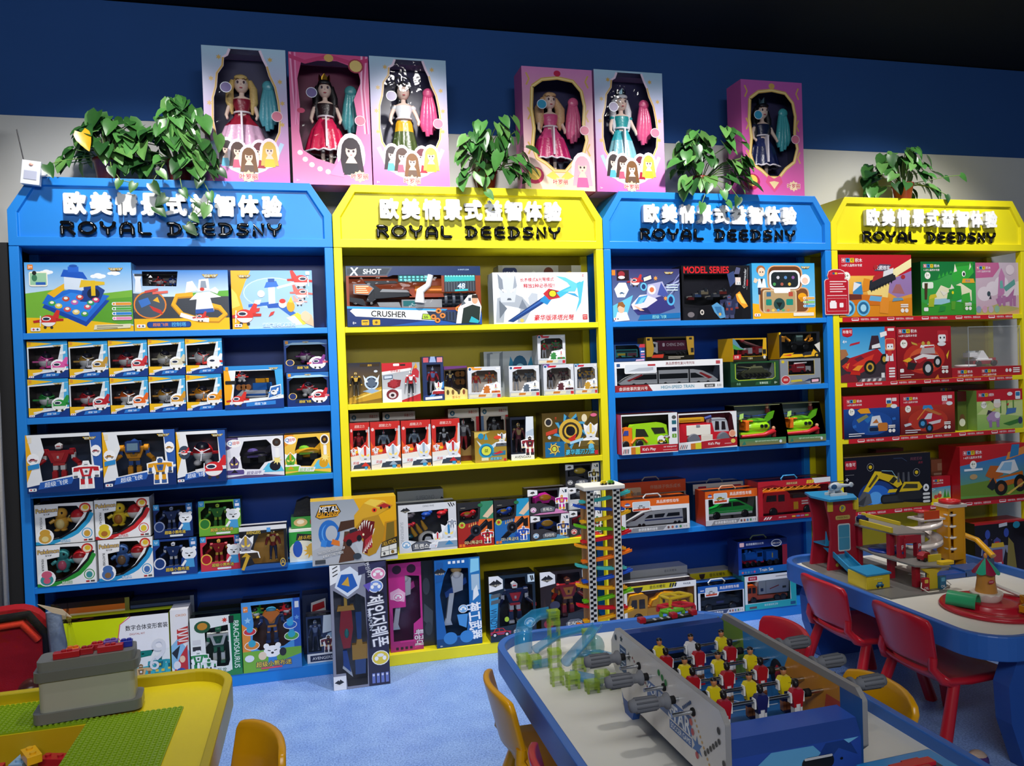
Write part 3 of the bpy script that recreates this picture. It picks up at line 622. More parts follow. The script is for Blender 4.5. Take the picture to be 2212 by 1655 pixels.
def _(A):
 A.G(0,0,1,1,'b4d2ea','7fb2e0');A.P([(0,0),(.2,0),(.1,.55),(.17,.8),(.24,1),(0,1)],'f6b31a');A.P([(0,.35),(.1,.4),(.06,.6),(0,.7)],'fdd65c');A.E(.5,.62,.36,.26,'c4dff2',24);A.E(.5,.62,.345,.245,'9cc5e8',24)
 A.R(.45,.42,.53,.72,'eef2f6');A.P([(.4,.7),(.58,.72),(.55,.82),(.43,.8)],'2b6fd0');A.R(.45,.8,.53,.86,'1d4fa6');A.P([(.42,.42),(.58,.44),(.6,.36),(.44,.35)],'1c55b4')
 A.P([(.2,.42),(.45,.46),(.45,.4),(.2,.37)],'2b68c4');A.P([(.26,.4),(.34,.42),(.36,.5),(.28,.49)],'dfe6ee');A.P([(.55,.38),(.72,.2),(.8,.24),(.62,.42)],'2b68c4');A.P([(.7,.2),(.8,.27),(.98,.1),(.86,.05)],'e7d84a');A.P([(.66,.18),(.76,.22),(.86,.06),(.78,.05)],'f2f0e2')
 A.L([(.56,.7),(.78,.78)],.04,'e6eef6');pplane(A,.86,.82,.24,'d8342c','c22a24',-1);pplane(A,.86,.6,.2,'dd6a5e','c9706a',-1);pplane(A,.83,.46,.14,'e0a49c','d4aaa4',-1)
 A.E(.72,.38,.05,.1,'f0a81e');A.P([(.69,.45),(.75,.44),(.73,.56)],'f6d23a');A.E(.62,.42,.05,.07,'f4e9d0');A.E(.62,.47,.04,.04,'d8342c');A.E(.36,.6,.045,.06,'fafafa')
 A.P([(.84,.2),(.9,.3),(.98,.22),(1,.12),(1,.02),(.9,.08)],'e7bd98');A.E(.9,.2,.06,.09,'efc9a6');A.P([(.28,.28),(.33,.3),(.34,.36),(.29,.35)],'cf3b34');A.P([(.44,.2),(.5,.24),(.52,.3),(.47,.28)],'cf3b34')
 pplane(A,.15,.22,.28,'d8342c','c22a24');winglogo(A,.16,.9,.05);A.T('超级飞侠火箭救援站',.57,.06,.065,'4ca8f0',.4,out='fff');A.RR(.92,.92,.97,.98,.01,'f2f2f2');maker(A,.07,.06,.05)
carton('a3','pale blue launcher set box, red planes circling a blue tower, on the top shelf',_,'a8cbe8','4a86c2','86b6de')
# ten small boxed transforming planes, two tiers
def smallbox(k,label,a,b,dark=None,big=1):
 def art(A):
  A.B([(0,.84),(1,.9),(1,1),(0,1)],'2f9bd8');A.B([(0,.84),(0,1),(.62,.93)],'f6c41c');A.B([(0,.8),(1,.88),(1,.91),(0,.84)],'f2f4f6');A.B([(.86,.2),(1,.2),(1,.9),(.9,.9)],'4fb2e4')
  A.B([(0,0),(1,0),(1,.24),(.5,.2),(0,.02)],'123a86');A.B([(0,.03),(.36,.2),(.36,.26),(0,.26)],'f4c01c');A.B([(.12,.15),(1,.26),(1,.22),(.12,.11)],'f4f4f4')
  A.P([(.34,.03),(.74,.06),(.8,.15),(.38,.12)],'2d7fd2');A.T('超级飞侠',.56,.09,.05,'e8f4ff',.36,sh=.2);winglogo(A,.74,.87,.05);A.RR(.03,.9,.1,.98,.01,'e99a2c');maker(A,.08,.05,.05)
  A.P([(.8,.62),(.95,.66),(.95,.73),(.8,.69)],'f0f6fa');A.E(.76,.32,.2,.19,'fff',14);pplane(A,.76,.32,.32,a,b)
 def toy(r,w,h,d):plane_toy(r,-w*.12,d*.42,h*.2,h*.64,dark or a,b,rz=.35)
 carton(k,label,art,'dce6ec','2a4a80','2f8fd0',[(.035,.25),(.62,.24),(.7,.3),(.84,.85),(.035,.81)],'3c3436',toy,.09,group='boxed transforming planes in two tiers')
pb_='in the two-tier rows on the second shelf'
for k,a,b,n in(('b1','2f9a42','1f7a34','leaf green toy plane box, end of the lower tier'),('b2','c22430','a81c28','crimson toy plane box in the lower tier next to green'),('b3','ee6a1e','f2f0ec','orange and white toy plane box, middle of lower tier'),('b4','d89a2c','8a8a90','box of a tan tool-carrying toy plane in lower tier'),('b5','e8961a','d07f10','amber toy plane box under the white one, lower tier'),('b6','e45ca8','c83c8c','magenta pink toy plane box, end of the upper tier'),('b7','c89a3c','b4b4bc','gold and silver toy plane box in the upper tier'),('b8','cf2f38','8c1c24','red toy plane box in upper tier between gold and cream'),('b9','d9d2b4','6a6250','cream and brown toy plane box in the upper tier'),('b10','f0f0f2','d8342c','white toy plane box, last of the upper tier')):
 smallbox(k,n+' on the second shelf',a,b)
def _(A):
 A.B([(0,0),(.22,0),(.14,.5),(.2,.9),(.2,1),(0,1)],'f4ac1c');A.B([(0,0),(1,0),(1,.22),(0,.1)],'123a86');A.B([(.86,.3),(1,.3),(1,1),(.8,1)],'3fa4e0');A.B([(0,.9),(1,.9),(1,1),(0,1)],'2a8cd4')
 winglogo(A,.84,.92,.05);pplane(A,.22,.2,.26,'d8342c','c22a24');A.P([(.36,.05),(.86,.08),(.86,.17),(.36,.14)],'2d7fd2');A.T('超级飞侠',.6,.11,.06,'e8f4ff',.4);A.P([(.72,.2),(.96,.3),(.96,.55),(.78,.5)],'e6eef4');A.P([(.74,.23),(.95,.32),(.95,.52),(.79,.47)],'2c68b4');pplane(A,.84,.36,.14,'e8e8e8','2d7fd2')
 A.RR(.02,.58,.2,.66,.02,'222');A.RR(.03,.9,.08,.98,.01,'e99a2c')
def _t(r,w,h,d):
 m=rot_m(MB(),w*.05,d*.5,h*.25,-.35);m.box(-.045,-.03,0,.045,.03,.03,'e8eef4').box(-.045,-.032,.008,.045,.032,.016,'2a6fd0').ext([(-.05,0),(-.085,.005),(-.05,.035)],-.028,.028,'e8eef4').box(-.01,-.028,.03,.05,.028,.06,'2a7ad8').box(.0,-.022,.06,.04,.022,.078,'f0a81c');m.build('launcher_vehicle','plastic',r,bev=.002)
 plane_toy(r,-w*.22,d*.4,h*.62,.055,'d8302a','f0f0f0',rz=.3)
 for i in range(3):MB().cyl((-w*.27+i*.018,d*.4,h*.5),(-w*.27+i*.018,d*.4+.008,h*.5),.012,'c87a34',12).build('coin','plastic',r)
carton('b11','wide box of a blue and white launching vehicle between small plane boxes',_,'eaf0f4','2a4a80','2f8fd0',[(.14,.22),(.9,.26),(.86,.88),(.2,.88)],'16203c',_t,.1)
for k,n,a,b in(('b12','dark blue box with a red toy plane, below its purple twin','c42430','e8e8e8'),('b13','dark blue box with a purple toy plane stacked over the red one','8a3f8e','5c2c6a')):
 def _(A,a=a):
  A.B([(0,.86),(1,.86),(1,1),(0,1)],'2c6fb8');A.B([(0,.84),(1,.86),(.8,.92),(.2,.92)],'a8d4ee');winglogo(A,.5,.93,.045);A.B([(0,0),(1,0),(1,.12),(.5,.24),(0,.3)],'123072');A.P([(.18,.1),(.62,.06),(.66,.18),(.2,.22)],'1c2c50');A.T('超级飞侠',.42,.14,.08,'f4d23c',.4);A.E(.76,.28,.2,.2,'fff',14);pplane(A,.76,.28,.33,a,'e06a7a');A.E(.13,.3,.1,.1,'f0c86a',14,);A.E(.13,.3,.08,.09,'27346c',12);A.RR(.03,.88,.1,.97,.01,'e99a2c')
 carton(k,n+'',_,'15336e','102454','1c4a8c',octo(.05,.22,.95,.85,.1,.1),'14141c',lambda r,w,h,d,a=a,b=b:plane_toy(r,-w*.02,d*.55,h*.26,h*.6,a,b,rz=.2),.09)
 # third shelf
def c_art(a,b,c,big):
 def art(A):
  A.B([(0,0),(1,0),(1,.34),(0,.14)],'14316e');A.B([(.9,.3),(1,.3),(1,1),(.84,1)],'2f5fb0');A.B([(0,.1),(.16,.15),(.1,.5),(.17,.72),(.12,1),(0,1)],'f6b81e');A.B([(.1,.5),(.14,.5),(.22,.72),(.17,.72)],'f4f4f2')
  A.B([(0,.11),(1,.33),(1,.37),(0,.16)],'f2f4f6');winglogo(A,.84,.9,.05);A.RR(.03,.86,.08,.96,.01,'f2e8d0')
  A.P([(.14,.06),(.58,.13),(.63,.26),(.17,.18)],'2d62b8');A.T('超级飞侠',.38,.155,.085,'eaf4ff',.36,rot=7,sh=.15);maker(A,.07,.06,.05)
  if big:probot(A,.78,.04,.46,a,b,c);A.E(.09,.58,.08,.1,'fff',12);pcar(A,.09,.54,.07,a,b);A.E(.92,.68,.07,.1,'fff',12);pcar(A,.92,.65,.06,a,b);A.P([(.02,.4),(.17,.43),(.17,.51),(.02,.48)],'2d8fd0')
  else:pplane(A,.74,.25,.34,a,b);A.E(.16,.6,.12,.13,'3b4a5c',14);pplane(A,.16,.6,.12,a,b)
 return art
wh=[(.2,.2),(.62,.29),(.86,.4),(.84,.94),(.2,.94),(.24,.7),(.17,.5)]
carton('c1','box with a bulky red robot on the third shelf, overhanging the edge',c_art('c8222c','f0f0f0','555a66',1),'f0f2f4','1c2f5c','1a2138',wh,'1c2436',lambda r,w,h,d:robot(r,-w*.1,d*.45,.035,.15,'c41e28','e8e8e8','d43a3a',bulky=1.25),.1)
carton('c2','box with a yellow robot and blue glazed cab on the third shelf',c_art('eaa31c','3a5f9c','4a4e58',1),'f0f2f4','1c2f5c','1a2138',wh,'1c2436',lambda r,w,h,d:(robot(r,-w*.1,d*.45,.035,.15,'e89a18','2c5296','b07a18',bulky=1.2),MB().box(-.026,-.02,0,.026,.02,.042,'2e5aa8').box(-.02,-.0215,.006,.02,-.019,.035,'9fc4dc').build('cab','plastic',r,(-w*.1,d*.28,.135),bev=.003)),.1)
carton('c3','narrower box with a round red robot plane on the third shelf',c_art('d8282e','e8e8ea','8a1c22',0),'f0f2f4','1c2f5c','2a62b0',wh,'1c2436',lambda r,w,h,d:plane_toy(r,0,d*.5,h*.3,.13,'d0242c','e8e8ec',rz=.05),.1)
for k,n,a,b,c,bg,gl in(('c4','silver-white box of a black winged vehicle beside the round red robot plane','1c1a24','5a4c8c','444','e8e8f0','5a4a78'),('c5','yellow and green box of a gold vehicle at the end of the third shelf','d8a01c','7cc234','a87808','f0c44c','58a830')):
 def _(A,a=a,b=b,c=c,bg=bg,gl=gl):
  A.B([(0,0),(1,0),(1,.16),(.5,.1),(0,.18)],gl);A.B([(0,.7),(.2,.84),(.2,1),(0,1)],gl if gl[0]=='5' and bg[0]!='f' else 'e8962c');A.E(.13,.86,.13,.1,'f8f8f8',14);A.T('Q',.06,.86,.1,'2a7fd0');A.T('战甲',.16,.87,.08,'d8342c',.14)
  pbust(A,.12,.1,.42,a,b,gl);A.P([(.58,.12),(.72,.34),(.92,.32),(1,.12)],'5ac0e4');A.E(.84,.26,.1,.12,a,12);A.star(.88,.4,.12,'f8e488',8);A.P([(.28,.08),(.62,.06),(.66,.17),(.3,.2)],'eaeaf4');A.T('超变战甲',.46,.125,.08,b,.3,sh=.2);A.E(.88,.84,.1,.13,'f4f4f4',16);A.E(.88,.84,.075,.1,'3c2a20',16);A.E(.88,.84,.03,.04,c,12);A.RR(.85,.46,.92,.7,.02,'f2f2f2')
 def _t(r,w,h,d,a=a,b=b):
  m=rot_m(MB(),0,d*.5,h*.33,-.3,0,1);m.ell((0,0,.03),(.06,.03,.022),a,12,8).ext([(-.02,-.05),(.05,-.015),(.05,.015),(-.02,.05)],.026,.034,b,'z').ext([(.02,.04),(.06,.04),(.07,.085)],-.004,.004,a).box(-.045,-.034,.004,-.015,.034,.03,'333').box(.02,-.034,.004,.05,.034,.03,'333').ell((-.015,0,.047),(.024,.015,.014),b,10,6);m.build('winged_vehicle','plastic',r)
 carton(k,n,_,bg,'3a3440',bg,[(.26,.22),(.56,.2),(.66,.36),(.8,.4),(.78,.8),(.7,.92),(.3,.9),(.22,.6)],'1e1a22',_t,.1)
 # fourth shelf: figure-and-ball boxes
for k,nm,cn,a,b,g,n in(('d1','VENUSAUR','妙蛙花','3f9a9c','d8627e','2f9a3c','white and green figure-and-ball box at the lower corner, fourth shelf'),('d2','BLASTOISE','水箭龟','4a74b4','8a6a4a','2c9ad4','white and pale blue box with a blue figure beneath the yellow figure'),('d3','PSYDUCK','可达鸭','d8a53c','ecd890','2ca2d4','white and blue box with an orange-tan figure stacked above the green one'),('d4','PIKACHU','皮卡丘','e8cc34','b4702c','d02c30','white and red box with a yellow figure stacked on the fourth shelf')):
 def _(A,nm=nm,cn=cn,a=a,b=b,g=g):
  A.L([(.1,.06),(.4,.1),(.68,.3),(.88,.58),(.95,.8)],.1,'1a1a1e');A.L([(.2,.03),(.45,.08),(.72,.27),(.9,.52),(.98,.72)],.1,g);A.P([(.3,0),(1,0),(1,.55),(.9,.44),(.7,.18)],'f6f6f6');A.P([(0,0),(.32,0),(.2,.06),(0,.08)],g)
  A.P([(0,.68),(.36,.72),(.4,.92),(.12,.96),(0,.9)],'f8f8f8');A.T('Pokémon',.2,.85,.1,'f2c738',.36,.02,'1f3f8e',.07,rot=2);A.T('宝可梦',.2,.75,.045,'333',.14)
  A.T(nm,.1,.53,.05,'3a3a40',.3*A.h/A.w,.008,rot=-90);A.E(.88,.2,.11,.15,'fff',18);A.E(.88,.22,.095,.13,g,18);A.E(.88,.22,.08,.11,'f2f2f0',18);A.E(.88,.21,.055,.08,a,14)
  A.E(.86,.86,.1,.12,'d0362c',16);A.E(.86,.85,.075,.09,'f0e4c0',14);A.E(.87,.87,.05,.06,'e8c030',12);A.E(.16,.2,.15,.19,'fff',18);A.E(.16,.16,.11,.13,a,16);A.E(.16,.29,.09,.09,a if nm[0]!='V' else b,14);A.E(.16,.14,.06,.07,b,12)
  A.T(cn,.5,.065,.07,'fff',.2,out=g);A.R(.82,.03,.88,.07,'b33');A.R(.9,.03,.97,.07,'555')
 def _t(r,w,h,d,a=a,b=b):
  m=MB();m.ell((0,0,.028),(.026,.024,.03),a,14,10).ell((0,-.006,.066),(.024,.022,.022),a,14,10).ell((0,-.016,.026),(.017,.012,.02),b,10,8).ell((-.012,-.012,.003),(.012,.018,.006),a,8,6).ell((.012,-.012,.003),(.012,.018,.006),a,8,6).tube([(-.024,0,.04),(-.04,-.008,.03)],[.008,.006],a,8).tube([(.024,0,.04),(.04,-.008,.034)],[.008,.006],a,8).tube([(0,.02,.02),(.02,.035,.05)],[.006,.003],b,6)
  for q in(-1,1):m.ell((q*.009,-.026,.07),(.004,.003,.005),'181818',6,5)
  m.build('creature_figure','plastic',r,(-w*.1,d*.5,h*.3))
  MB().ell((0,0,0),.029,'e8e8e6',18,12,'c8242c',.5).build('capsule_ball','plastic',r,(w*.2,d*.5,h*.62))
 carton(k,n,_,'f4f4f2','e6e6e4','2c2c34',[(.19,.12),(.45,.16),(.66,.36),(.84,.72),(.72,.92),(.4,.94),(.38,.7),(.17,.66)],'2a2a2e' if k in 'd2d3' else '3c3420',_t,.1)
 # bear-and-robot boxes
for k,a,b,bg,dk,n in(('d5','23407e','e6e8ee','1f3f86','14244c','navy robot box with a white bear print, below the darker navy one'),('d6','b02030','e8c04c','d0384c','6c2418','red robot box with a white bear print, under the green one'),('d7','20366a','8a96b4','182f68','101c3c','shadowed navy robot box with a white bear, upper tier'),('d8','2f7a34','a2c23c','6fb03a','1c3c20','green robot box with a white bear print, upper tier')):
 def _(A,a=a,b=b,bg=bg):
  A.B([(0,.84),(.14,.84),(.14,1),(0,1)],'3f9ad4');A.T('U',.07,.92,.07,'fff');A.B([(.84,.74),(1,.74),(1,1),(.84,1)],'2f6fae');A.T('6+',.92,.94,.04,'fff');A.R(.87,.8,.97,.88,'dde')
  A.E(.14,.34,.14,.16,b,16);A.E(.14,.34,.11,.13,a,14);A.E(.82,.56,.17,.17,'f8f8f8',20)
  for q in(.7,.94):A.E(q,.7,.05,.05,'f8f8f8',12)
  A.E(.82,.56,.15,.14,'eef2f6',18);A.L([(.73,.58),(.8,.56)],.02,'222');A.L([(.84,.56),(.91,.58)],.02,'222');A.E(.82,.5,.03,.025,'222',10);A.P([(.72,.18),(.94,.18),(.92,.42),(.74,.42)],'4a9ed8');A.P([(.72,.4),(.62,.24),(.68,.22),(.76,.36)],'f4f4f4')
  A.T('超级小熊布迷',.54,.16,.1,'f6d23c',.54,.012,'1a2a50',.05);A.RR(.4,.03,.74,.085,.02,'e8eef4')
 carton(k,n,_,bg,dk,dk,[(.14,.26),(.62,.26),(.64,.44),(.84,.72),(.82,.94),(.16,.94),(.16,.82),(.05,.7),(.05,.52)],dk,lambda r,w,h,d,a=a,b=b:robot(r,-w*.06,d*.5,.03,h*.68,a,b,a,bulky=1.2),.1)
def _(A):
 A.B([(0,0),(1,0),(1,.1),(.3,.12),(0,.06)],'2a5aa0');A.B([(0,.9),(1,.9),(1,1),(0,1)],'e8e8ea');A.B([(0,0),(.16,0),(.24,.3),(.16,.6),(.3,.9),(0,.9)],'14161e');A.T('AVENGERS',.3,.86,.075,'f0cf5c',.3,out='3a2c10');pbust(A,.13,.26,.5,'c8a02c','3a3026','8a8a98');A.P([(.02,.02),(.08,0),(.2,.3),(.14,.34)],'d0a838');A.E(.9,.12,.06,.1,'d0b050',16);A.E(.9,.12,.045,.075,'1a3060',14);A.T('A',.9,.12,.1,'d0b050');A.R(.58,.85,.66,.95,'5aa0e0')
carton('d9','black and gold box of an armoured action figure, overhanging the fourth shelf',_,'20222a','16161c','c8c8cc',[(.27,.2),(.24,.3),(.32,.6),(.42,.82),(.94,.88),(.94,.14),(.3,.14)],'8c6a34',lambda r,w,h,d:hero(r,w*.2,d*.5,.03,h*.72,'7c2028','2a3250','c8a85c'),.07)
def _(A):A.P([(0,.3),(1,.5),(1,1),(0,1)],'2f9a3c');A.R(0,.93,1,1,'e8efe4');A.E(.4,.36,.4,.3,'e8e4d0',18);A.star(.62,.3,.24,'f4b82c',9);A.E(.24,.4,.14,.26,'2c58b4',14);A.E(.7,.36,.2,.2,'e0b44c',14);A.P([(.2,.68),(.8,.6),(.84,.8),(.24,.88)],'2a2a2a');A.T('战斗陀螺',.52,.74,.12,'f2c63a',.5,sh=.3)
carton('d10','green and white spinning top box half behind the dinosaur track box',_,'e8ede2','1f5f2c','dfe6d8',d=.08)
def _(A):A.E(.3,.5,.22,.36,'c9a874',16);A.E(.3,.55,.12,.2,'e8dcc0',12);A.E(.75,.5,.16,.4,'8a3a20',14)
carton('d11','low green box lying on the spinning top box',_,'3a8a3c','245a28','2c6a30',d=.08)
bx=MB();bx.ext([(-.05,0),(.05,0),(.045,.05),(.01,.075),(-.035,.06)],0,.06,'1c1c20');tag(bx.build('toy_bag','satin',None,(1.045,.055,.664),bev=.01),'crumpled black plastic bag on the low green box','bag')
# bottom shelf
def _(A):
 A.B([(0,.52),(1,.62),(1,1),(0,1)],'d6e60c');A.P([(.56,.5),(1,.5),(1,1),(.62,1),(.54,.9),(.52,.72)],'f8f8fa');A.L([(.64,1),(.54,.9),(.52,.72),(.57,.6)],.012,'e0566a')
 A.T('数字合体变形套装',.79,.84,.075,'26262c',.4);A.T('DIGITAL KIT',.7,.75,.025,'b8483c',.2);A.B([(0,0),(1,0),(1,.3),(0,.2)],'3fb0bc');probot(A,.9,.06,.36,'2c9aa8','186470','e8c84c',None);probot(A,.72,.02,.3,'d8b07a','8a6a3a','eee',None);probot(A,.18,.02,.24,'2c70b8','154a80','e84',None);A.T('9',.9,.5,.3,'e4e6ea');A.T('6',.85,.32,.2,'e4e6ea')
def _t(r,w,h,d):
 for i,(ch,c,z)in enumerate((('5','2a76c0',.44),('6','e4e4e8',.46),('7','d6cca4',.48),('8','1fb4a4',.5))):
  m=MB();pts,fs,asp=text_mesh(ch,.08);sc=h*.24;n=len(pts)
  vs=[(p[0]*sc*1.3,-.0-p[2]*.00006,p[1]*sc)for p in pts];vb=[(a,.02,b)for a,q,b in vs];m.add(vs,fs,c);ed={}
  for fc in fs:
   for j in range(len(fc)):
    a,b=fc[j],fc[(j+1)%len(fc)]
    if(b,a)in ed:del ed[(b,a)]
    else:ed[(a,b)]=1
  m.add(vs+vb,[[b,a,n+a,n+b]for a,b in ed],c);m.build('number_block','plastic',r,(-w*.36+i*w*.2,.02,h*z))
carton('e1','lime and white box of number-shaped transforming blocks on the bottom shelf',_,'eef2f0','9cae10','d6e60c',[(.03,.3),(.82,.42),(.85,.5),(.85,.6),(.8,.68),(.03,.58)],'4a3a1c',_t,.1)
def _(A):
 A.P([(0,.1),(1,.3),(1,0),(0,0)],'2a72c8');A.P([(0,.5),(.4,.6),(1,.4),(1,0),(.3,.1),(0,.2)],'8fc4ea');A.P([(.05,.1),(.5,.35),(.9,.5),(.9,.1)],'c8343a');A.E(.3,.22,.2,.06,'e8e8ee',12);A.E(.6,.3,.16,.05,'f0d0b0',12);A.E(.5,.12,.3,.06,'2c54a8',12);A.P([(.02,.4),(.5,.5),(.3,.3)],'28303c');A.T('CIKOO',.6,.92,.03,'e08a2c',.6)
 for i in range(3):A.P([(.35,.66-i*.08),(.98,.7-i*.08),(.98,.76-i*.08),(.35,.72-i*.08)],'c83a34');A.lines(.42,.95,.725-i*.08,1,.1,'f8e8e0',.02)
carton('e2','narrow white box with three slanted red tags beside the lime box',_,'f0eef0','c8c8cc','e8e8ea')
def _(A):
 A.B([(.8,0),(1,0),(1,1),(.78,1)],'127a44');A.T('BRACHIOSAURUS',.9,.5,.085,'e8f4ea',.78*A.h/A.w,.012,rot=-90);A.B([(0,0),(1,0),(1,.1),(0,.06)],'2f8a4c');A.E(.24,.84,.16,.1,'2a5a38',16);A.E(.24,.85,.1,.06,'c88a2c',14);A.star(.68,.92,.05,'d84030',7);A.RR(.76,.86,.86,.98,.01,'222');A.R(.04,.56,.2,.64,'ddd');A.R(.04,.46,.2,.53,'333')
 probot(A,.14,.12,.34,'2f8f4c','eef2ee','1a5a30');probot(A,.34,.06,.26,'e8eee8','2f8f4c','333');A.P([(.46,.04),(.76,.08),(.76,.18),(.46,.14)],'e8f0ea');A.T('巨龙',.6,.11,.07,'1f6a3c',.2);A.E(.1,.1,.06,.06,'d8a080',12)
carton('e3','white and green robot dinosaur box with vertical lettering on the bottom shelf',_,'eef2ee','1f4a34','1c2a26',[(.3,.24),(.42,.18),(.72,.16),(.76,.26),(.74,.84),(.28,.8)],'22302c',lambda r,w,h,d:robot(r,w*.03,d*.5,.05,h*.6,'e4e8e4','2f7a4c','1f5a38'),.09)
def _(A):
 A.B([(0,0),(1,0),(1,.3),(0,.3)],'7ab83c');A.B([(.55,.1),(1,.2),(1,0),(.4,0)],'3f86d8');A.B([(0,.3),(.14,.3),(.14,.6),(0,.7)],'e8923c');A.B([(.88,.3),(1,.3),(1,1),(.88,1)],'2a5cc0');A.R(.91,.86,.98,.95,'e8eef4');A.RR(.03,.86,.11,.94,.01,'e8883c');A.T('6+',.07,.9,.03,'fff')
 for u,v,s,a,b in((.13,.58,.11,'d03a44','3fa8d8'),(.16,.38,.13,'e08a34','3fa8c8'),(.84,.46,.13,'5ab048','38b0d0'),(.82,.62,.12,'2f6ac8','3fb0e0')):A.E(u,v,s,s*.5,'fff',16);A.E(u,v,s*.92,s*.42,a,16);A.E(u,v+.03,s*.5,s*.4,b,14)
 A.star(.1,.74,.05,'9fd0f4');A.star(.94,.72,.04,'6fa8ec');A.E(.5,.27,.15,.085,'fff',18)
 for q in(.4,.6):A.E(q,.35,.05,.04,'fff',12)
 A.L([(.42,.29),(.47,.28)],.012,'222');A.L([(.53,.28),(.58,.29)],.012,'222');A.E(.5,.25,.025,.016,'222',10);A.E(.33,.22,.07,.06,'f0dcc0',14);A.E(.68,.25,.06,.06,'2a2a2e',14);A.P([(.42,.1),(.58,.1),(.57,.19),(.43,.19)],'3f8ad8');A.T('超级小熊布迷',.52,.1,.075,'f0d440',.66,.014,'3a2c60',.06);A.E(.11,.2,.08,.05,'e8f0f8',14);A.R(.3,.03,.66,.055,'e0566c')
def _t(r,w,h,d):
 robot(r,0,d*.5,h*.36,h*.5,'1e2f5c','2c4a90','f09a1c',bulky=1.1);MB().ext([(-.035,.01),(0,-.025),(.035,.01),(.025,.022),(-.025,.022)],-.012,.012,'f08a1c').ell((0,0,.026),(.022,.012,.012),'4ab0d8',10,6).build('chest_shield','plastic',r,(0,d*.2,h*.76),bev=.003)
 for q,c in((-1,'2f9a3c'),(1,'d0242c')):plane_toy(r,q*w*.26,d*.5,h*.72,.06,c,'e8c030' if q<0 else 'a81c24',rz=q*.5)
carton('e4','colourful box of a combining robot with a white bear print, bottom shelf',_,'4f9ae0','2a5cb0','2a3f6c',[(.16,.36),(.3,.3),(.7,.33),(.84,.4),(.76,.7),(.86,.74),(.86,.95),(.16,.95),(.2,.7)],'5a3c2c',_t,.1)
def _(A):A.B([(.55,.62),(1,.66),(1,1),(.6,1)],'dce8f2');A.B([(.6,.2),(1,.2),(1,.66),(.72,.6)],'9fc0da');A.B([(0,0),(1,0),(1,.2),(0,.2)],'e4e8ee');A.P([(.1,.03),(.94,.03),(.94,.16),(.1,.16)],'1c2448');A.T('AVENGERS',.52,.095,.06,'e8ecf4',.7);probot(A,.74,.2,.36,'6c1c28','2a2030','d8b070')
carton('e5','white box with a dark armoured hero print standing at the bottom shelf end',_,'1a2c54','14203c','16203c',[(.05,.24),(.5,.24),(.56,.6),(.5,.95),(.05,.95)],'14203c',lambda r,w,h,d:hero(r,-w*.2,d*.5,.05,h*.64,'2a3a68','1a2444','6a7aa0'),.07)
def _(A):A.P([(.3,.42),(.9,.5),(.9,.92),(.34,.86)],'e8e8ea');A.P([(.36,.5),(.84,.56),(.84,.7),(.38,.64)],'c02c34');A.P([(.36,.7),(.86,.76),(.84,.87),(.4,.82)],'c02c34')
carton('e6','dark box with big red blocky letters behind the hero box',_,'16244c','101a38','16244c',d=.08)
def _(A):A.R(0,.86,1,.93,'e87a2c');A.R(0,.93,1,1,'2c1c14');A.R(.0,.8,1,.86,'f0d8a0');A.R(.94,.2,1,1,'8a8a40')
carton('e7','dark brown box with an orange stripe behind the lime box',_,'2c2018','1c1410','241a14',d=.09)
def _(A):A.R(0,.9,1,.94,'4a5a7c');A.R(.05,.78,.6,.83,'3a4a70');A.P([(.9,.3),(1,.4),(1,1),(.94,1)],'707888')
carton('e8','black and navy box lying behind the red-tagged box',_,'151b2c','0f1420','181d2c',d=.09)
def _(A):A.P([(.3,.8),(.5,.9),(.7,.8),(.5,.74)],'2c4a40');A.R(0,.9,1,.93,'3a4a48')
carton('e9','unlit dark green box behind the dinosaur robot box',_,'141c1e','101616','141a1c',d=.08)
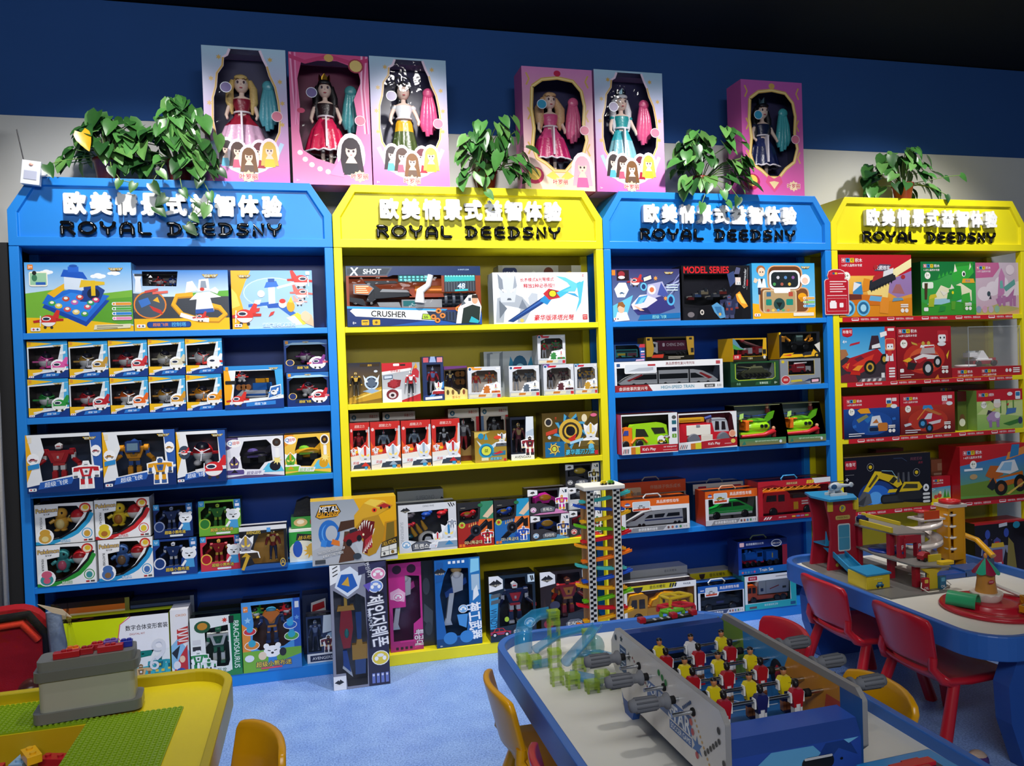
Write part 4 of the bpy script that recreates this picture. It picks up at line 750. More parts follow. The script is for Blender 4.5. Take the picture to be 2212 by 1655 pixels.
# ================================================================ yellow bookcase between the blue ones
def _(A):
 A.B([(0,0),(1,0),(1,.24),(0,.3)],'14306c');A.B([(.3,0),(1,0),(1,.2)],'1f56a8');A.B([(0,.84),(1,.84),(1,1),(0,1)],'16305e');A.B([(.3,.76),(.62,.9),(.3,.9)],'16305e')
 A.P([(.0,.84),(.3,.84),(.34,.98),(0,.98)],'3c4a5c');A.P([(.01,.86),(.29,.86),(.32,.96),(.01,.96)],'24303e');A.T('X',.06,.91,.13,'c8ced6',.06,.03,sh=.1);A.T('SHOT',.19,.91,.08,'e8ecf0',.17,.02,'5a6672',.05,sh=.1);A.T('X-SHOT.COM',.87,.94,.022,'b8d4ec',.12)
 A.P([(.02,.26),(.06,.33),(.7,.26),(.66,.07),(.06,.17)],'f4f4f4');A.P([(.0,.3),(.0,.34),(.74,.27),(.72,.24)],'2f9fd8');A.T('CRUSHER',.3,.2,.095,'141416',.32,.02,rot=-2.5);A.P([(.54,.1),(.66,.08),(.67,.18),(.55,.2)],'2c3a34');A.P([(.547,.11),(.655,.09),(.662,.17),(.553,.19)],'b4d43a');A.T('66',.575,.145,.05,'222',.05);A.T('/20',.63,.135,.05,'222',.06)
 A.RR(.1,.02,.155,.11,.015,'f0b41c');A.T('x 48',.127,.04,.02,'333',.04);A.R(.108,.07,.147,.085,'333');A.RR(.18,.02,.235,.11,.015,'f0b41c');A.star(.207,.065,.035,'6a4a10',6);A.T('8+',.05,.06,.04,'e8ecf4')
 A.P([(.05,.54),(.16,.52),(.2,.63),(.16,.7),(.05,.7)],'707a84');A.P([(.06,.55),(.155,.53),(.19,.63),(.155,.68),(.06,.68)],'c86a24');A.lines(.07,.16,.67,4,.033,'f2dcb0',.014)
 A.P([(.72,.56),(.96,.58),(.96,.86),(.72,.84)],'28303a');A.P([(.725,.73),(.955,.75),(.955,.84),(.725,.82)],'2fb0b0')
 for i in range(11):A.R(.728+i*.021,.57,.74+i*.021,.74,'49525c');A.E(.734+i*.021,.83,.009,.014,'7fe0d8',8)
 A.T('48',.85,.66,.09,'e4f2f6',.1,.02,'1f5a80',.08,sh=.15);A.P([(.8,.57),(.9,.58),(.9,.61),(.8,.6)],'38c0c8')
 A.P([(.58,.24),(.72,.22),(.88,.18),(.84,.02),(.62,.12)],'26324a');A.P([(.62,.12),(.7,.25),(.86,.2),(.82,.04)],'31405e')
 for q in range(5):A.R(.7+q*.025,.08,.712+q*.025,.22,'1c2638')
 for u,v in((.63,.14),(.67,.24),(.7,.16),(.66,.08),(.82,.27),(.86,.09),(.83,.15)):A.E(u,v,.022,.045,'d8843a',12);A.E(u,v,.01,.02,'4a2a10',8)
 A.P([(.8,.02),(.98,.02),(1,.3),(.96,.52),(.9,.5),(.82,.28)],'f2f2f2');A.P([(.84,.02),(.98,.02),(.99,.3),(.93,.34),(.86,.28)],'22302c');A.E(.95,.42,.024,.07,'d8a684',14);A.P([(.925,.45),(.975,.45),(.97,.51),(.93,.51)],'2c2018');A.P([(.84,.32),(.88,.36),(.86,.42)],'56606a')
 A.P([(.9,.04),(.97,.02),(.98,.06),(.92,.14)],'2fb0c0')
def _t(r,w,h,d):
 dk,wt,og,cy='27303e','e8eaec','f0642c','22aab0'
 m=MB();Z=lambda v:v*h;X=lambda u:(u-.5)*w
 m.ext([(X(.13),Z(.76)),(X(.36),Z(.76)),(X(.38),Z(.72)),(X(.2),Z(.7)),(X(.26),Z(.6)),(X(.2),Z(.55)),(X(.23),Z(.48)),(X(.18),Z(.4)),(X(.14),Z(.42)),(X(.18),Z(.62))],.012,.035,dk)
 m.ext([(X(.2),Z(.62)),(X(.44),Z(.6)),(X(.48),Z(.5)),(X(.2),Z(.46))],.008,.038,dk);m.ext([(X(.22),Z(.4)),(X(.38),Z(.4)),(X(.4),Z(.28)),(X(.24),Z(.3))],.008,.03,wt)
 m.ext([(X(.24),Z(.57)),(X(.46),Z(.56)),(X(.44),Z(.6)),(X(.26),Z(.62))],.004,.03,wt);m.ext([(X(.0),Z(.5)),(X(.12),Z(.46)),(X(.14),Z(.34)),(X(.02),Z(.42))],.012,.034,dk)
 m.build('blaster_stock','plastic',r,(0,0,0),bev=.002)
 m=MB();m.ext([(X(.46),Z(.62)),(X(.7),Z(.62)),(X(.72),Z(.48)),(X(.46),Z(.48))],.008,.04,og).cyl((X(.5),.02,Z(.6)),(X(.72),.02,Z(.6)),.02,'f48a3a',10);m.ext([(X(.4),Z(.44)),(X(.7),Z(.44)),(X(.7),Z(.3)),(X(.4),Z(.3))],.006,.03,wt);m.build('blaster_body','plastic',r,bev=.002)
 m=MB()
 for zz in(.42,.5,.36):m.cyl((X(.68),.03,Z(zz)),(X(.95),.03,Z(zz)),.013,dk,10)
 for u in(.72,.78,.84,.9):m.cyl((X(u),.03,Z(.43)),(X(u+.02),.03,Z(.43)),.034,'4a525e',14)
 m.build('barrel_cluster','plastic',r)
 MB().tube([(X(.62),.0,Z(.85)),(X(.6),.0,Z(.68)),(X(.54),.0,Z(.58)),(X(.53),.0,Z(.38))],[.013,.013,.018,.022],wt,10).build('crank_handle','plastic',r)
 m=MB().box(X(.38),.004,Z(.74),X(.61),.03,Z(.9),cy)
 for i in range(7):
  for j in range(3):m.box(X(.39+i*.031),.001,Z(.755+j*.047),X(.408+i*.031),.006,Z(.785+j*.047),'6ad8d8')
 m.build('ammo_tray','plastic',r);MB().box(X(.41),.004,Z(.33),X(.5),.03,Z(.42),cy).build('ammo_clip','plastic',r)
carton('f1','huge dark box of an orange and black toy dart blaster on the top shelf',_,'8a3a1c','1c2a48','16305e',[(.02,.345),(.2,.33),(.58,.29),(.8,.3),(.96,.52),(.96,.56),(.7,.56),(.7,.85),(.34,.85),(.3,.82),(.02,.82)],'7a3418',_t,.08)
def _(A):
 A.G(.0,0,1,1,'eef2f6','f6f8fb');A.P([(.02,.02),(.32,.02),(.4,.3),(.3,.52),(.2,.6),(.04,.5)],'a8b0ba');A.P([(.1,.02),(.24,.02),(.28,.3),(.12,.36)],'dfe4ea');A.P([(.06,.1),(.14,.3),(.06,.46)],'6c7682');A.P([(.26,.3),(.36,.26),(.3,.48)],'7c8694')
 A.P([(.08,.42),(.22,.42),(.25,.72),(.22,.98),(.17,.9),(.13,.99),(.09,.9),(.05,.98),(.06,.7)],'ccd2da');A.P([(.06,.7),(.05,.98),(.1,.86),(.11,.6)],'848e9a');A.P([(.2,.6),(.23,.96),(.25,.74)],'98a2ae');A.P([(.09,.68),(.14,.64),(.14,.6),(.09,.64)],'fafcff');A.P([(.18,.64),(.23,.7),(.22,.64),(.18,.6)],'fafcff');A.P([(.14,.46),(.19,.46),(.18,.5),(.15,.5)],'5a6470')
 A.P([(.38,.3),(.46,.4),(.46,.58),(.4,.6),(.36,.5)],'b8c0ca')
 A.T('长矛模式&光弩模式',.46,.86,.075,'c02838',.36,.012,rot=1);A.T('释放2种必杀技!!',.48,.74,.085,'c02838',.4,.016,rot=1)
 A.P([(.14,.05),(.2,.03),(.58,.46),(.52,.52)],'1f3f7c');A.P([(.17,.06),(.56,.48),(.53,.5)],'3f68b0');A.P([(.48,.44),(.56,.36),(.62,.5),(.54,.56)],'2f8ac8');A.P([(.52,.58),(.58,.46),(.7,.5),(.72,.62),(.58,.68)],'c03038');A.P([(.66,.6),(.92,.82),(.93,.78),(.7,.5)],'4ab8e0')
 A.P([(.72,.62),(.86,.62),(.9,.76),(.76,.9),(.66,.93),(.78,.8),(.82,.7)],'6ac8ec');A.P([(.88,.76),(.96,.84),(.92,.4),(.86,.2),(.9,.46)],'58c0e8');A.P([(.76,.6),(.9,.5),(.86,.58)],'3fa0d0');A.E(.62,.58,.045,.075,'333',18);A.E(.62,.58,.037,.062,'f0cc2c',18);A.E(.29,.06,.02,.035,'d8c060',12)
 A.T('豪华版泽塔光弩',.63,.11,.11,'c8202c',.56,.02,'f4f4f4',.04,sh=.15);A.R(.935,.06,.985,.16,'c22');A.T('BAN',.96,.13,.025,'fff',.04);A.T('DAI',.96,.09,.025,'fff',.04);A.T('Z',.95,.94,.04,'c8202c')
carton('f2','white box printed with a silver warrior and blue crossbow on the top shelf',_,'f4f6f8','a8b4c4','e4eaf2',d=.1)
def _(A):A.P([(.05,0),(.72,0),(.72,1),(.05,1)],'9c9c98');A.R(.72,0,1,1,'6a6448');A.P([(.74,.86),(.86,.9),(.95,.86),(.9,.82)],'d8b030');A.P([(.88,0),(1,0),(1,1),(.88,1)],'b4b4ac');A.RR(.05,.8,.22,.96,.05,'1f2c5c');A.T('vtech',.135,.88,.06,'e8ecf4',.14);A.E(.6,.88,.06,.09,'5a2c1c',16);A.P([(.36,.82),(.42,.92),(.48,.82)],'b4b4b0')
carton('f3','grey box peeking out behind the white crossbow box',_,'8c8c84','7c7c70','8a8a80',d=.1)
# second shelf
def _(A):
 A.G(0,0,1,1,'8a6a20','262a38');A.P([(0,.0),(1,.12),(1,.4),(0,.14)],'c89a2c');A.P([(.2,.1),(1,.3),(1,.34),(.2,.14)],'f0d470');A.R(.36,.9,.96,.97,'3a2c18');A.T('奥特',.66,.93,.05,'e0b040',.3);A.E(.7,.5,.22,.17,'c8dcf0',18);A.E(.7,.5,.17,.13,'20283c',16);A.star(.7,.5,.14,'58687c',6,.7);A.P([(.45,.7),(.6,.52),(.5,.5)],'e0e8f0');A.P([(.95,.7),(.8,.52),(.9,.5)],'e0e8f0');A.P([(.42,.3),(.7,.24),(.94,.3),(.7,.36)],'9ab4cc');A.E(.84,.78,.06,.03,'d0d8e0',10)
def bl(a,b,c):return lambda r,w,h,d:hero(r,-w*.28 if a=='201c18' else w*.24,-.012,h*.18,h*.6,a,b,c)
carton('g1','black and gold blister card with a gold-trimmed figure on the second shelf',_,'2a2c38','1c1e26','2a2c34',toy=bl('201c18','4a4438','c8a040'),d=.02)
def _(A):
 A.G(0,0,1,1,'d4d6da','9aa0a6');A.P([(0,.78),(.8,.86),(.8,1),(0,1)],'c82830');A.P([(0,.7),(.76,.8),(.76,.86),(0,.78)],'e8e8e8');A.T('铠甲勇士',.36,.79,.06,'c02028',.5,sh=.2);A.RR(.3,.92,.46,.98,.02,'f2f2f2');A.R(.48,.92,.62,.96,'222');A.P([(.04,.58),(.28,.6),(.28,.7),(.04,.68)],'3a5070');A.P([(.06,.6),(.26,.62),(.26,.68),(.06,.67)],'c8d4e0')
 A.P([(.14,.5),(.3,.58),(.5,.56),(.46,.4),(.3,.34),(.14,.4)],'8a2028');A.star(.3,.48,.13,'a83038',9,.6);A.P([(.0,.0),(.5,0),(.5,.32),(0,.34)],'eceef0');A.E(.26,.2,.16,.13,'7c2a30',16);A.E(.26,.18,.1,.08,'d8d0d0',14);A.E(.26,.18,.05,.04,'302024',10);A.P([(.5,.04),(1,.2),(1,.0),(.5,0)],'c02c34');A.P([(.74,.66),(.86,.92),(.98,.76),(.96,.6)],'b8303a');A.P([(.84,.84),(.9,1),(.94,.86)],'e0a030')
carton('g2','white and red blister card of a red-black armoured figure, second shelf',_,'c8ccd0','a0a4a8','b4b4b8',toy=bl('b82830','26262c','e0e0e4'),d=.02)
def _(A):A.R(0,.86,1,1,'1c2c54');A.P([(.05,.87),(.3,.87),(.3,.98),(.05,.98)],'c85a64');A.R(.7,.87,.96,.98,'d88a94');A.P([(.34,.87),(.66,.87),(.6,1),(.4,1)],'9ab0d8');A.B([(0,0),(1,0),(1,.3),(0,.1)],'2c3f78');A.P([(.3,.1),(1,.44),(1,.3),(.4,.06)],'4a90d0');pbust(A,.74,.14,.26,'c03038','9a2830','e8eaf0');A.P([(.1,.02),(.9,.04),(.9,.1),(.1,.08)],'e0e4ec')
carton('g3','slim navy box with a red caped figure, tallest on the second shelf',_,'24345e','1c2846','1c2c54',[(.2,.12),(.74,.12),(.86,.4),(.86,.82),(.2,.82)],'2c2630',lambda r,w,h,d:hero(r,0,d*.5,h*.16,h*.6,'c02c3c','d8dce4','6a8ac8'),.06)
def _(A):A.P([(0,0),(1,0),(1,.28),(.8,.34),(.6,.2),(.3,.36),(0,.4)],'e8d488');A.B([(0,.9),(1,.94),(1,1),(0,1)],'6a3a78');A.T('圣斗士',.5,.07,.08,'b03028',.8);[A.E(u,.22,.06,.08,c,10)for u,c in((.14,'5a4a24'),(.36,'7a5a30'),(.62,'4a4030'),(.84,'8a4a30'))]
def _t(r,w,h,d):
 hero(r,-w*.22,d*.4,h*.3,h*.58,'2c2c44','3a2c3c','c8b070')
 for i in range(4):MB().cyl((w*(.14+.2*(i%2)),d*.5,h*(.52+.24*(i//2))),(w*(.14+.2*(i%2)),d*.5+.006,h*(.52+.24*(i//2))),.013,'a8703c',14).build('coin','metal',r)
carton('g4','dark box with copper coins and a cloaked figure on a cream foot, second shelf',_,'3a2a1c','2c2018','4a2c54',[(.04,.42),(.3,.38),(.6,.3),(.96,.34),(.96,.88),(.04,.86)],'241c18',_t,.07)
# four silver boxes with figure and creature
def sbox(k,n,cor,fig,cre,d=.09):
 def art(A):
  A.B([(0,.8),(.12,.9),(.3,.9),(.2,1),(0,1)],cor);A.E(.07,.93,.06,.06,'f2f2f2',12);A.E(.07,.93,.045,.045,'2c5a88',12);A.P([(.14,.9),(.4,.9),(.44,.96),(.18,.96)],'c8283c' if cor!='e8962c' else 'e8962c');A.B([(0,0),(1,0),(1,.14),(0,.16)],'b8bcc4');A.P([(.04,.04),(.7,.04),(.74,.13),(.04,.13)],'dcd8c4');A.P([(.3,.05),(.52,.05),(.54,.12),(.32,.12)],'c87a2c');A.R(.88,.02,.98,.12,'c83038');A.R(.86,.9,.97,.96,'e8e8e8')
  A.P([(.36,.14),(.98,.14),(.98,.44),(.86,.52),(.74,.4),(.6,.46),(.48,.38)],'f4f4f4');A.star(.56,.28,.14,cre,8,.6);A.P([(.46,.16),(.66,.16),(.62,.4),(.5,.36)],cre);pbust(A,.84,.16,.26,fig,cre,'e4e8ee')
 def toy(r,w,h,d):hero(r,-w*.24,d*.5,h*.2,h*.62,fig,'c8ccd4',cre);robot(r,w*.18,d*.5,h*.42,h*.4,cre,fig,'666','creature_figure',bulky=1.2)
 carton(k,n,art,'d4d8de','a8aeb8','c4cad2',[(.1,.2),(.44,.2),(.5,.44),(.9,.5),(.9,.8),(.8,.88),(.3,.88),(.12,.8)],'a49c94',toy,d)
sbox('g5','silver box with an orange corner holding a red figure and shield creature','e8962c','b83038','c8702c')
sbox('g6','silver box with a black-and-silver figure between orange- and purple-cornered boxes','d8dce4','34343c','5a6878')
sbox('g7','silver box with a purple corner and dragon-winged creature, second shelf','7a4aa8','26242c','5a2c34')
sbox('g8','silver box with a golden beast creature, last on the second shelf','4a9ac8','28406a','c89a34')
carton('g9','wide silver box with a masked face and blue-winged toy behind the figure boxes',lambda A:(A.P([(.04,.2),(.34,.2),(.36,1),(.3,.96),(.24,.8),(.16,.98),(.06,.96)],'7a8490'),A.P([(.1,.4),(.26,.4),(.3,.96),(.12,.94)],'c0c8d0'),A.P([(.42,.36),(.98,.36),(.9,.88),(.8,.6),(.62,.6),(.5,.88)],'2a86b0'),A.E(.68,.66,.14,.24,'1f5a80',16),A.E(.68,.6,.09,.12,'8ac8e0',14),A.R(.46,.44,.54,.56,'c03038')),'b4bcc4','5c7078','3a6470',d=.08)
sbox('g10','silver box with a red figure stacked on top of the purple-cornered box','c03040','c02c38','3c8a48',.08)
# third shelf: red warrior boxes
def rbox(k,n,num,fig,bust,title=1,d=.1):
 def art(A):
  A.B([(0,0),(1,0),(1,.36),(0,.3)],'ece6dc');A.B([(0,.3),(.2,.36),(0,.6)],'e85a24');A.B([(.84,.3),(1,.2),(1,.8),(.9,.8)],'e86a2c');A.B([(.9,.5),(1,.46),(1,.9),(.94,.9)],'c8ccd4')
  A.T('超能之力',.5,.92,.06,'e8c8c0',.5,sh=.1);A.T(num,.88,.82,.055,'f4f4f4',.14);A.E(.08,.84,.05,.035,'e8d0d0',10);A.P([(.04,.3),(.36,.32),(.42,.4),(.36,.5),(.04,.48)],'e05a2c');probot(A,.16,.32,.15,'e0e4ea','c04040','888');A.E(.32,.39,.07,.03,'f0c020',10);pbust(A,.74,.04,.44,bust,'3a4454','dce2ea');A.P([(.02,.1),(.48,.14),(.48,.22),(.02,.2)],'e8ecf0');A.T('英雄',.26,.16,.06,'c83038',.36,sh=.15);A.R(.7,.02,.82,.08,'3aa0d8');A.R(.86,.02,.97,.08,'d88a2c')
 carton(k,n,art,'c42c28','8c1c1c','a82420',[(.14,.34),(.4,.36),(.46,.46),(.6,.52),(.8,.6),(.86,.74),(.86,.84),(.16,.84)],'2c1c1c',lambda r,w,h,d:hero(r,-w*.05,d*.4,h*.28,h*.52,*fig),d)
rbox('h1','red warrior box numbered 05 at the end of the third shelf','05',('8a2028','6a1c24','c83038'),'d83a2c')
rbox('h2','red warrior box numbered 01 standing next to the one numbered 05','01',('8a9aa8','b02c34','5a6a80'),'9ab0c4')
rbox('h3','red warrior box numbered 01 standing next to the black-and-white warrior box','01',('8a9aa8','a0303a','5a6a80'),'9ab0c4')
rbox('h4','orange-red box of a crouching black-and-white warrior, third shelf','',('303038','8a8a92','c8ccd4'),'c83038')
def gbox(k,n,num,c1,fig):
 def art(A):
  A.B([(0,.84),(1,.84),(1,1),(0,1)],'e0dcd8');A.B([(.9,0),(1,0),(1,.84),(.9,.84)],'c83038');A.B([(0,0),(.1,0),(.1,.84),(0,.84)],c1);A.E(.14,.92,.08,.05,'2c6a8c',12);A.T('e',.14,.92,.04,'e8e8e8');A.T('英雄之力',.8,.93,.06,'c02c30',.28);A.T(num,.8,.78,.05,'e8e0e0',.14)if num else 0;A.B([(0,0),(1,0),(1,.1),(0,.1)],'6a2c20');A.P([(.2,.1),(.8,.1),(.7,.3),(.5,.2),(.3,.3)],'a88a5a')
 carton(k,n,art,'c8beb4','7a2420','a03028',octo(.2,.16,.84,.82,.1,.08),'3a2a24',lambda r,w,h,d:hero(r,0,d*.45,h*.2,h*.58,*fig),.09)
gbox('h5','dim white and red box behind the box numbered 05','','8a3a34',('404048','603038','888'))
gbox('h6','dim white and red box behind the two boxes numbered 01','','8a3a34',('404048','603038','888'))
gbox('h7','tall box numbered 04 with a silver and red warrior at the back','04','3a5a8c',('7a7a84','a8323c','c8ccd0'))
gbox('h8','tall box numbered 02 with a dark warrior and striped corners, at the back','02','5a7aa8',('3a3a40','46464c','70747c'))
def spin(A,cu,cv,s,a,b,c,n=9):
 A.star(cu,cv,s,a,n,.62,70);A.star(cu,cv,s*.88,b,n,.66,62);A.E(cu,cv,s*.66*A.h/A.w,s*.66,c,22);A.E(cu,cv,s*.48*A.h/A.w,s*.48,'3a3020',20);A.E(cu,cv,s*.36*A.h/A.w,s*.36,c,18);A.E(cu,cv,s*.26*A.h/A.w,s*.26,'1c1c22',16)
def _(A):
 A.G(0,0,1,1,'b89a3c','8a6c20');A.P([(0,.8),(.5,1),(0,1)],'d4b85a');A.P([(.3,.74),(.36,.95),(.42,.74)],'2fa0c8');A.P([(.06,.74),(.3,.5),(.2,.46)],'c8dce8');A.P([(.7,.66),(.44,.5),(.6,.46)],'c8dce8');A.E(.36,.38,.24,.24,'2a9ac0',22);A.E(.36,.38,.19,.19,'1c6c94',20);A.E(.36,.38,.15,.15,'d8e04a',18);A.T('桀',.36,.38,.12,'5a6a10',.14);pbust(A,.86,.5,.4,'3a4048','5a6068','d8dce0');A.P([(.5,.3),(.96,.36),(.96,.22),(.56,.2)],'2a7a9c');A.P([(.56,.26),(.8,.36),(.9,.3),(.7,.24)],'c83038');A.E(.2,.86,.09,.1,'2a86b0',14);A.T('超变圆环',.66,.11,.09,'8fe0f4',.56,.012,'1c3c50',.05);A.P([(.2,.06),(.42,.06),(.42,.16),(.2,.16)],'e8e0b0');A.R(.9,.02,.98,.1,'c83038');A.E(.72,.8,.12,.06,'e04a30',12)
carton('h9','small gold box printed with a blue ring toy on the third shelf',_,'a08430','5a4a1c','7c6420',d=.08)
def _(A):A.B([(.62,.3),(1,.36),(1,1),(.68,1)],'dfe6ec');A.B([(.7,.5),(1,.56),(1,.72),(.66,.64)],'b8c8d8');A.B([(0,0),(1,0),(1,.14),(0,.14)],'e8eaee');A.T('AVENGERS',.5,.07,.06,'2a2c3c',.7);probot(A,.82,.1,.44,'8c2430','3a2c34','d8c090')
carton('h10','tall dark box with a white corner and a red armoured figure, third shelf',_,'1c2030','141620','10121a',[(.06,.18),(.56,.18),(.62,.4),(.64,.94),(.06,.94)],'141824',lambda r,w,h,d:hero(r,-w*.12,d*.45,h*.16,h*.7,'6a2c38','4a2c34','a89060'),.08)
def _(A):
 A.G(0,0,1,1,'6a5418','4a3a14');A.P([(.1,.0),(.5,1),(.9,1),(.4,0)],'7c6420');spin(A,.5,.58,.42,'4aa0c8','1c3c50','d8b040');A.P([(.44,.4),(.6,.52),(.56,.3)],'c83028');A.E(.47,.6,.05,.09,'15161c',14);A.P([(.04,.02),(.38,.02),(.38,.36),(.04,.36)],'1f6a9c');spin(A,.2,.2,.15,'e0b838','1c4a6c','e8c850',7);A.E(.2,.2,.025,.045,'c8e04a',12);pbust(A,.86,.22,.48,'e8c050','6a5a2c','e4e6e8');A.E(.86,.2,.05,.08,'6ac0e0',14);A.T('豪华圆刃刀盘',.66,.11,.12,'58c8e8',.52,.016,'12303c',.04,sh=.15)
 A.E(.11,.8,.07,.1,'d0c0a0',16);A.E(.11,.8,.05,.07,'2a2a30',14);A.T('!!',.24,.88,.06,'e04030');A.E(.75,.86,.05,.09,'e8dcb8',14);A.E(.92,.92,.06,.04,'e06a8c',12);A.R(.92,.03,.98,.12,'c83038');A.P([(.06,.5),(.26,.56),(.26,.66),(.06,.58)],'c8442c');A.P([(.48,.28),(.72,.36),(.72,.42),(.48,.34)],'a8d8f0');A.E(.12,.46,.03,.04,'c8d4dc')
carton('h11','large gold box printed with a bladed wheel toy on the third shelf',_,'5c4a18','3a2e10','4a3c18',d=.1)
# fourth shelf: transforming dinosaur sets
def peak(A,u,v,s,t=''):A.P([(u-s*A.h/A.w*1.5,v),(u-s*.3*A.h/A.w,v+s*.8),(u,v+s*.5),(u+s*.3*A.h/A.w,v+s),(u+s*A.h/A.w*1.5,v),(u,v-s*.7)],'26282e');A.T('미니특공대',u,v-.02,s*.4,'e0d8c0',2.4*s*A.h/A.w)
def plate(A,t,u,v,s,w):A.P([(u-w*.55,v-s*.9),(u+w*.5,v-s*.8),(u+w*.6,v+s*.5),(u+w*.3,v+s),(u-w*.3,v+s),(u-w*.6,v+s*.4)],'24262e');A.P([(u-w*.5,v-s*.75),(u+w*.46,v-s*.65),(u+w*.54,v+s*.42),(u+w*.26,v+s*.85),(u-w*.26,v+s*.85),(u-w*.54,v+s*.32)],'6a6e78');A.T(t,u,v,s,'f6f4ee',w*.9,.025,'1c1c22',.05)
def mouse(A,u,v,s,c):A.E(u,v,s*A.h/A.w,s*.85,'fff',16);A.E(u,v,s*.9*A.h/A.w,s*.75,c,16);A.E(u-s*.45*A.h/A.w,v-s*.05,s*.22*A.h/A.w,s*.26,'fff',10);A.E(u+s*.45*A.h/A.w,v-s*.05,s*.22*A.h/A.w,s*.26,'fff',10);A.E(u,v+s*.3,s*.4*A.h/A.w,s*.2,'f4f4f4',10)
def _(A):
 A.T('SUPERDINO',.055,.42,.06,'a8acb4',.62*A.h/A.w,.012,rot=-90);peak(A,.12,.88,.07);A.T('DINO FIVE',.52,.95,.035,'70747c',.3);A.L([(.86,.98),(.9,.9)],.02,'222');A.L([(.9,.99),(.94,.9)],.02,'222');A.L([(.95,.97),(.97,.92)],.02,'222');mouse(A,.12,.17,.1,'8ab4d8');plate(A,'트랜스',.38,.12,.1,.3);pbust(A,.66,.06,.3,'c83038','d8dce4','e8e8ec');pbust(A,.86,.06,.46,'3a8ac0','8aa0b4','dce4ec');probot(A,.92,.44,.2,'7a8494','b8c0cc','5a6a80')
def _t(r,w,h,d):
 m=MB();m.ell((0,-.01,0),(.042,.02,.034),'e4e6ea',14,10);m.lathe([(.001,0),(.026,0),(.026,.012),(.001,.014)],(0,-.028,0),'1c1e24',16,ax='y')
 m.build('morpher','plastic',r,(0,d*.4,h*.24))
 for i in range(3):MB().tube([(0,0,0),(-.012,-.005,.02),(-.02,-.005,.04)],[.010,.009,.004],'d09a30',8).build('claw','plastic',r,(-w*.2+i*w*.09,d*.35,h*(.32+.06*i)))
 for q,(u,v,c)in enumerate(((-.3,.72,'4a4650'),(0,.74,'2450b0'),(.27,.74,'c82830'),(-.3,.52,'a82030'),(-.3,.3,'2c6a80'))):
  m=MB();m.ell((0,0,0),(.022,.014,.011),c,10,6).ell((.018,0,.008),(.01,.009,.008),c,8,6).ext([(-.02,-.01),(-.005,-.01),(-.008,-.02),(-.017,-.02)],-.008,.008,c);m.build('mini_vehicle','plastic',r,(u*w,d*.5,v*h))
carton('i1','large silver box of a clawed wrist device and mini vehicles, fourth shelf',_,'d8dade','5a5e66','c8ccd2',[(.16,.26),(.3,.22),(.58,.24),(.74,.4),(.86,.5),(.86,.86),(.16,.84)],'26282e',_t,.1)
for k,n,bgc,v1,c2 in(('i2','red box of a black strap watch with a red dragon car, fourth shelf','a82c24','c8202c','e06a2c'),('i3','blue and orange box of a black strap watch with a blue beast, fourth shelf','2a6ab0','1f4ab0','f0803c')):
 def _(A,bgc=bgc,v1=v1,c2=c2):
  A.B([(0,0),(1,0),(1,.6),(0,.5)],bgc);A.B([(.5,.3),(1,.3),(1,.66),(.6,.6)],c2);A.B([(.62,.6),(1,.6),(1,1),(.66,1)],'3a8a6a' if v1[0]=='c' else '2a9ac8');A.P([(.7,.66),(.86,.8),(1,.92),(1,.74),(.84,.62)],'e8c8a8');peak(A,.16,.9,.05)
  A.P([(.16,.14),(.3,.1),(.88,.5),(.8,.6)],'14151a');A.L([(.3,.24),(.78,.54)],.02,'3a3c44');A.E(.5,.36,.15,.13,'2a2c34',18);A.E(.5,.36,.1,.085,'0c0d10',16);A.E(.5,.36,.03,.026,'5a5e6a',10)
  for i in range(4):A.P([(.3+i*.06,.44+i*.015),(.34+i*.06,.455+i*.015),(.32+i*.06,.53+i*.015)],'e0b060')
  A.E(.12,.5,.09,.07,'b8d84a',14);A.star(.12,.5,.06,'c83a2c',6);A.P([(.82,.36),(.96,.36),(.96,.56),(.82,.52)],'1c1a1c');probot(A,.82,.06,.3,v1,'3a3040' if v1[0]=='c' else '4a70c0','e0a030');A.star(.66,.16,.1,v1,8);A.T('미니특공대',.42,.1,.08,'e8dca0',.54,.014,'6a1c14' if v1[0]=='c' else '14306c',.05);A.R(.03,.02,.1,.08,'e87a2c');A.R(.12,.02,.19,.08,'e87a2c');A.E(.64,.92,.07,.04,'2a7a4c',12)
 carton(k,n,_,'2c2c30','3a1c18' if k=='i2' else '1c2c4a','4a4a40',[(.06,.58),(.5,.62),(.58,.7),(.58,.86),(.06,.82)],'3a3a3e',lambda r,w,h,d,v1=v1:(lambda m:m.build('mini_vehicle','plastic',r,(-w*.18,d*.35,h*.7)))(MB().ell((0,0,0),(.034,.018,.014),v1,12,8).ell((.024,0,.01),(.014,.013,.011),v1,10,6).ell((-.005,-.012,.008),(.016,.006,.007),'e0b030',8,5).ell((-.02,-.014,-.01),(.009,.008,.009),'222',8,6).ell((.02,-.014,-.01),(.009,.008,.009),'222',8,6)),.09)
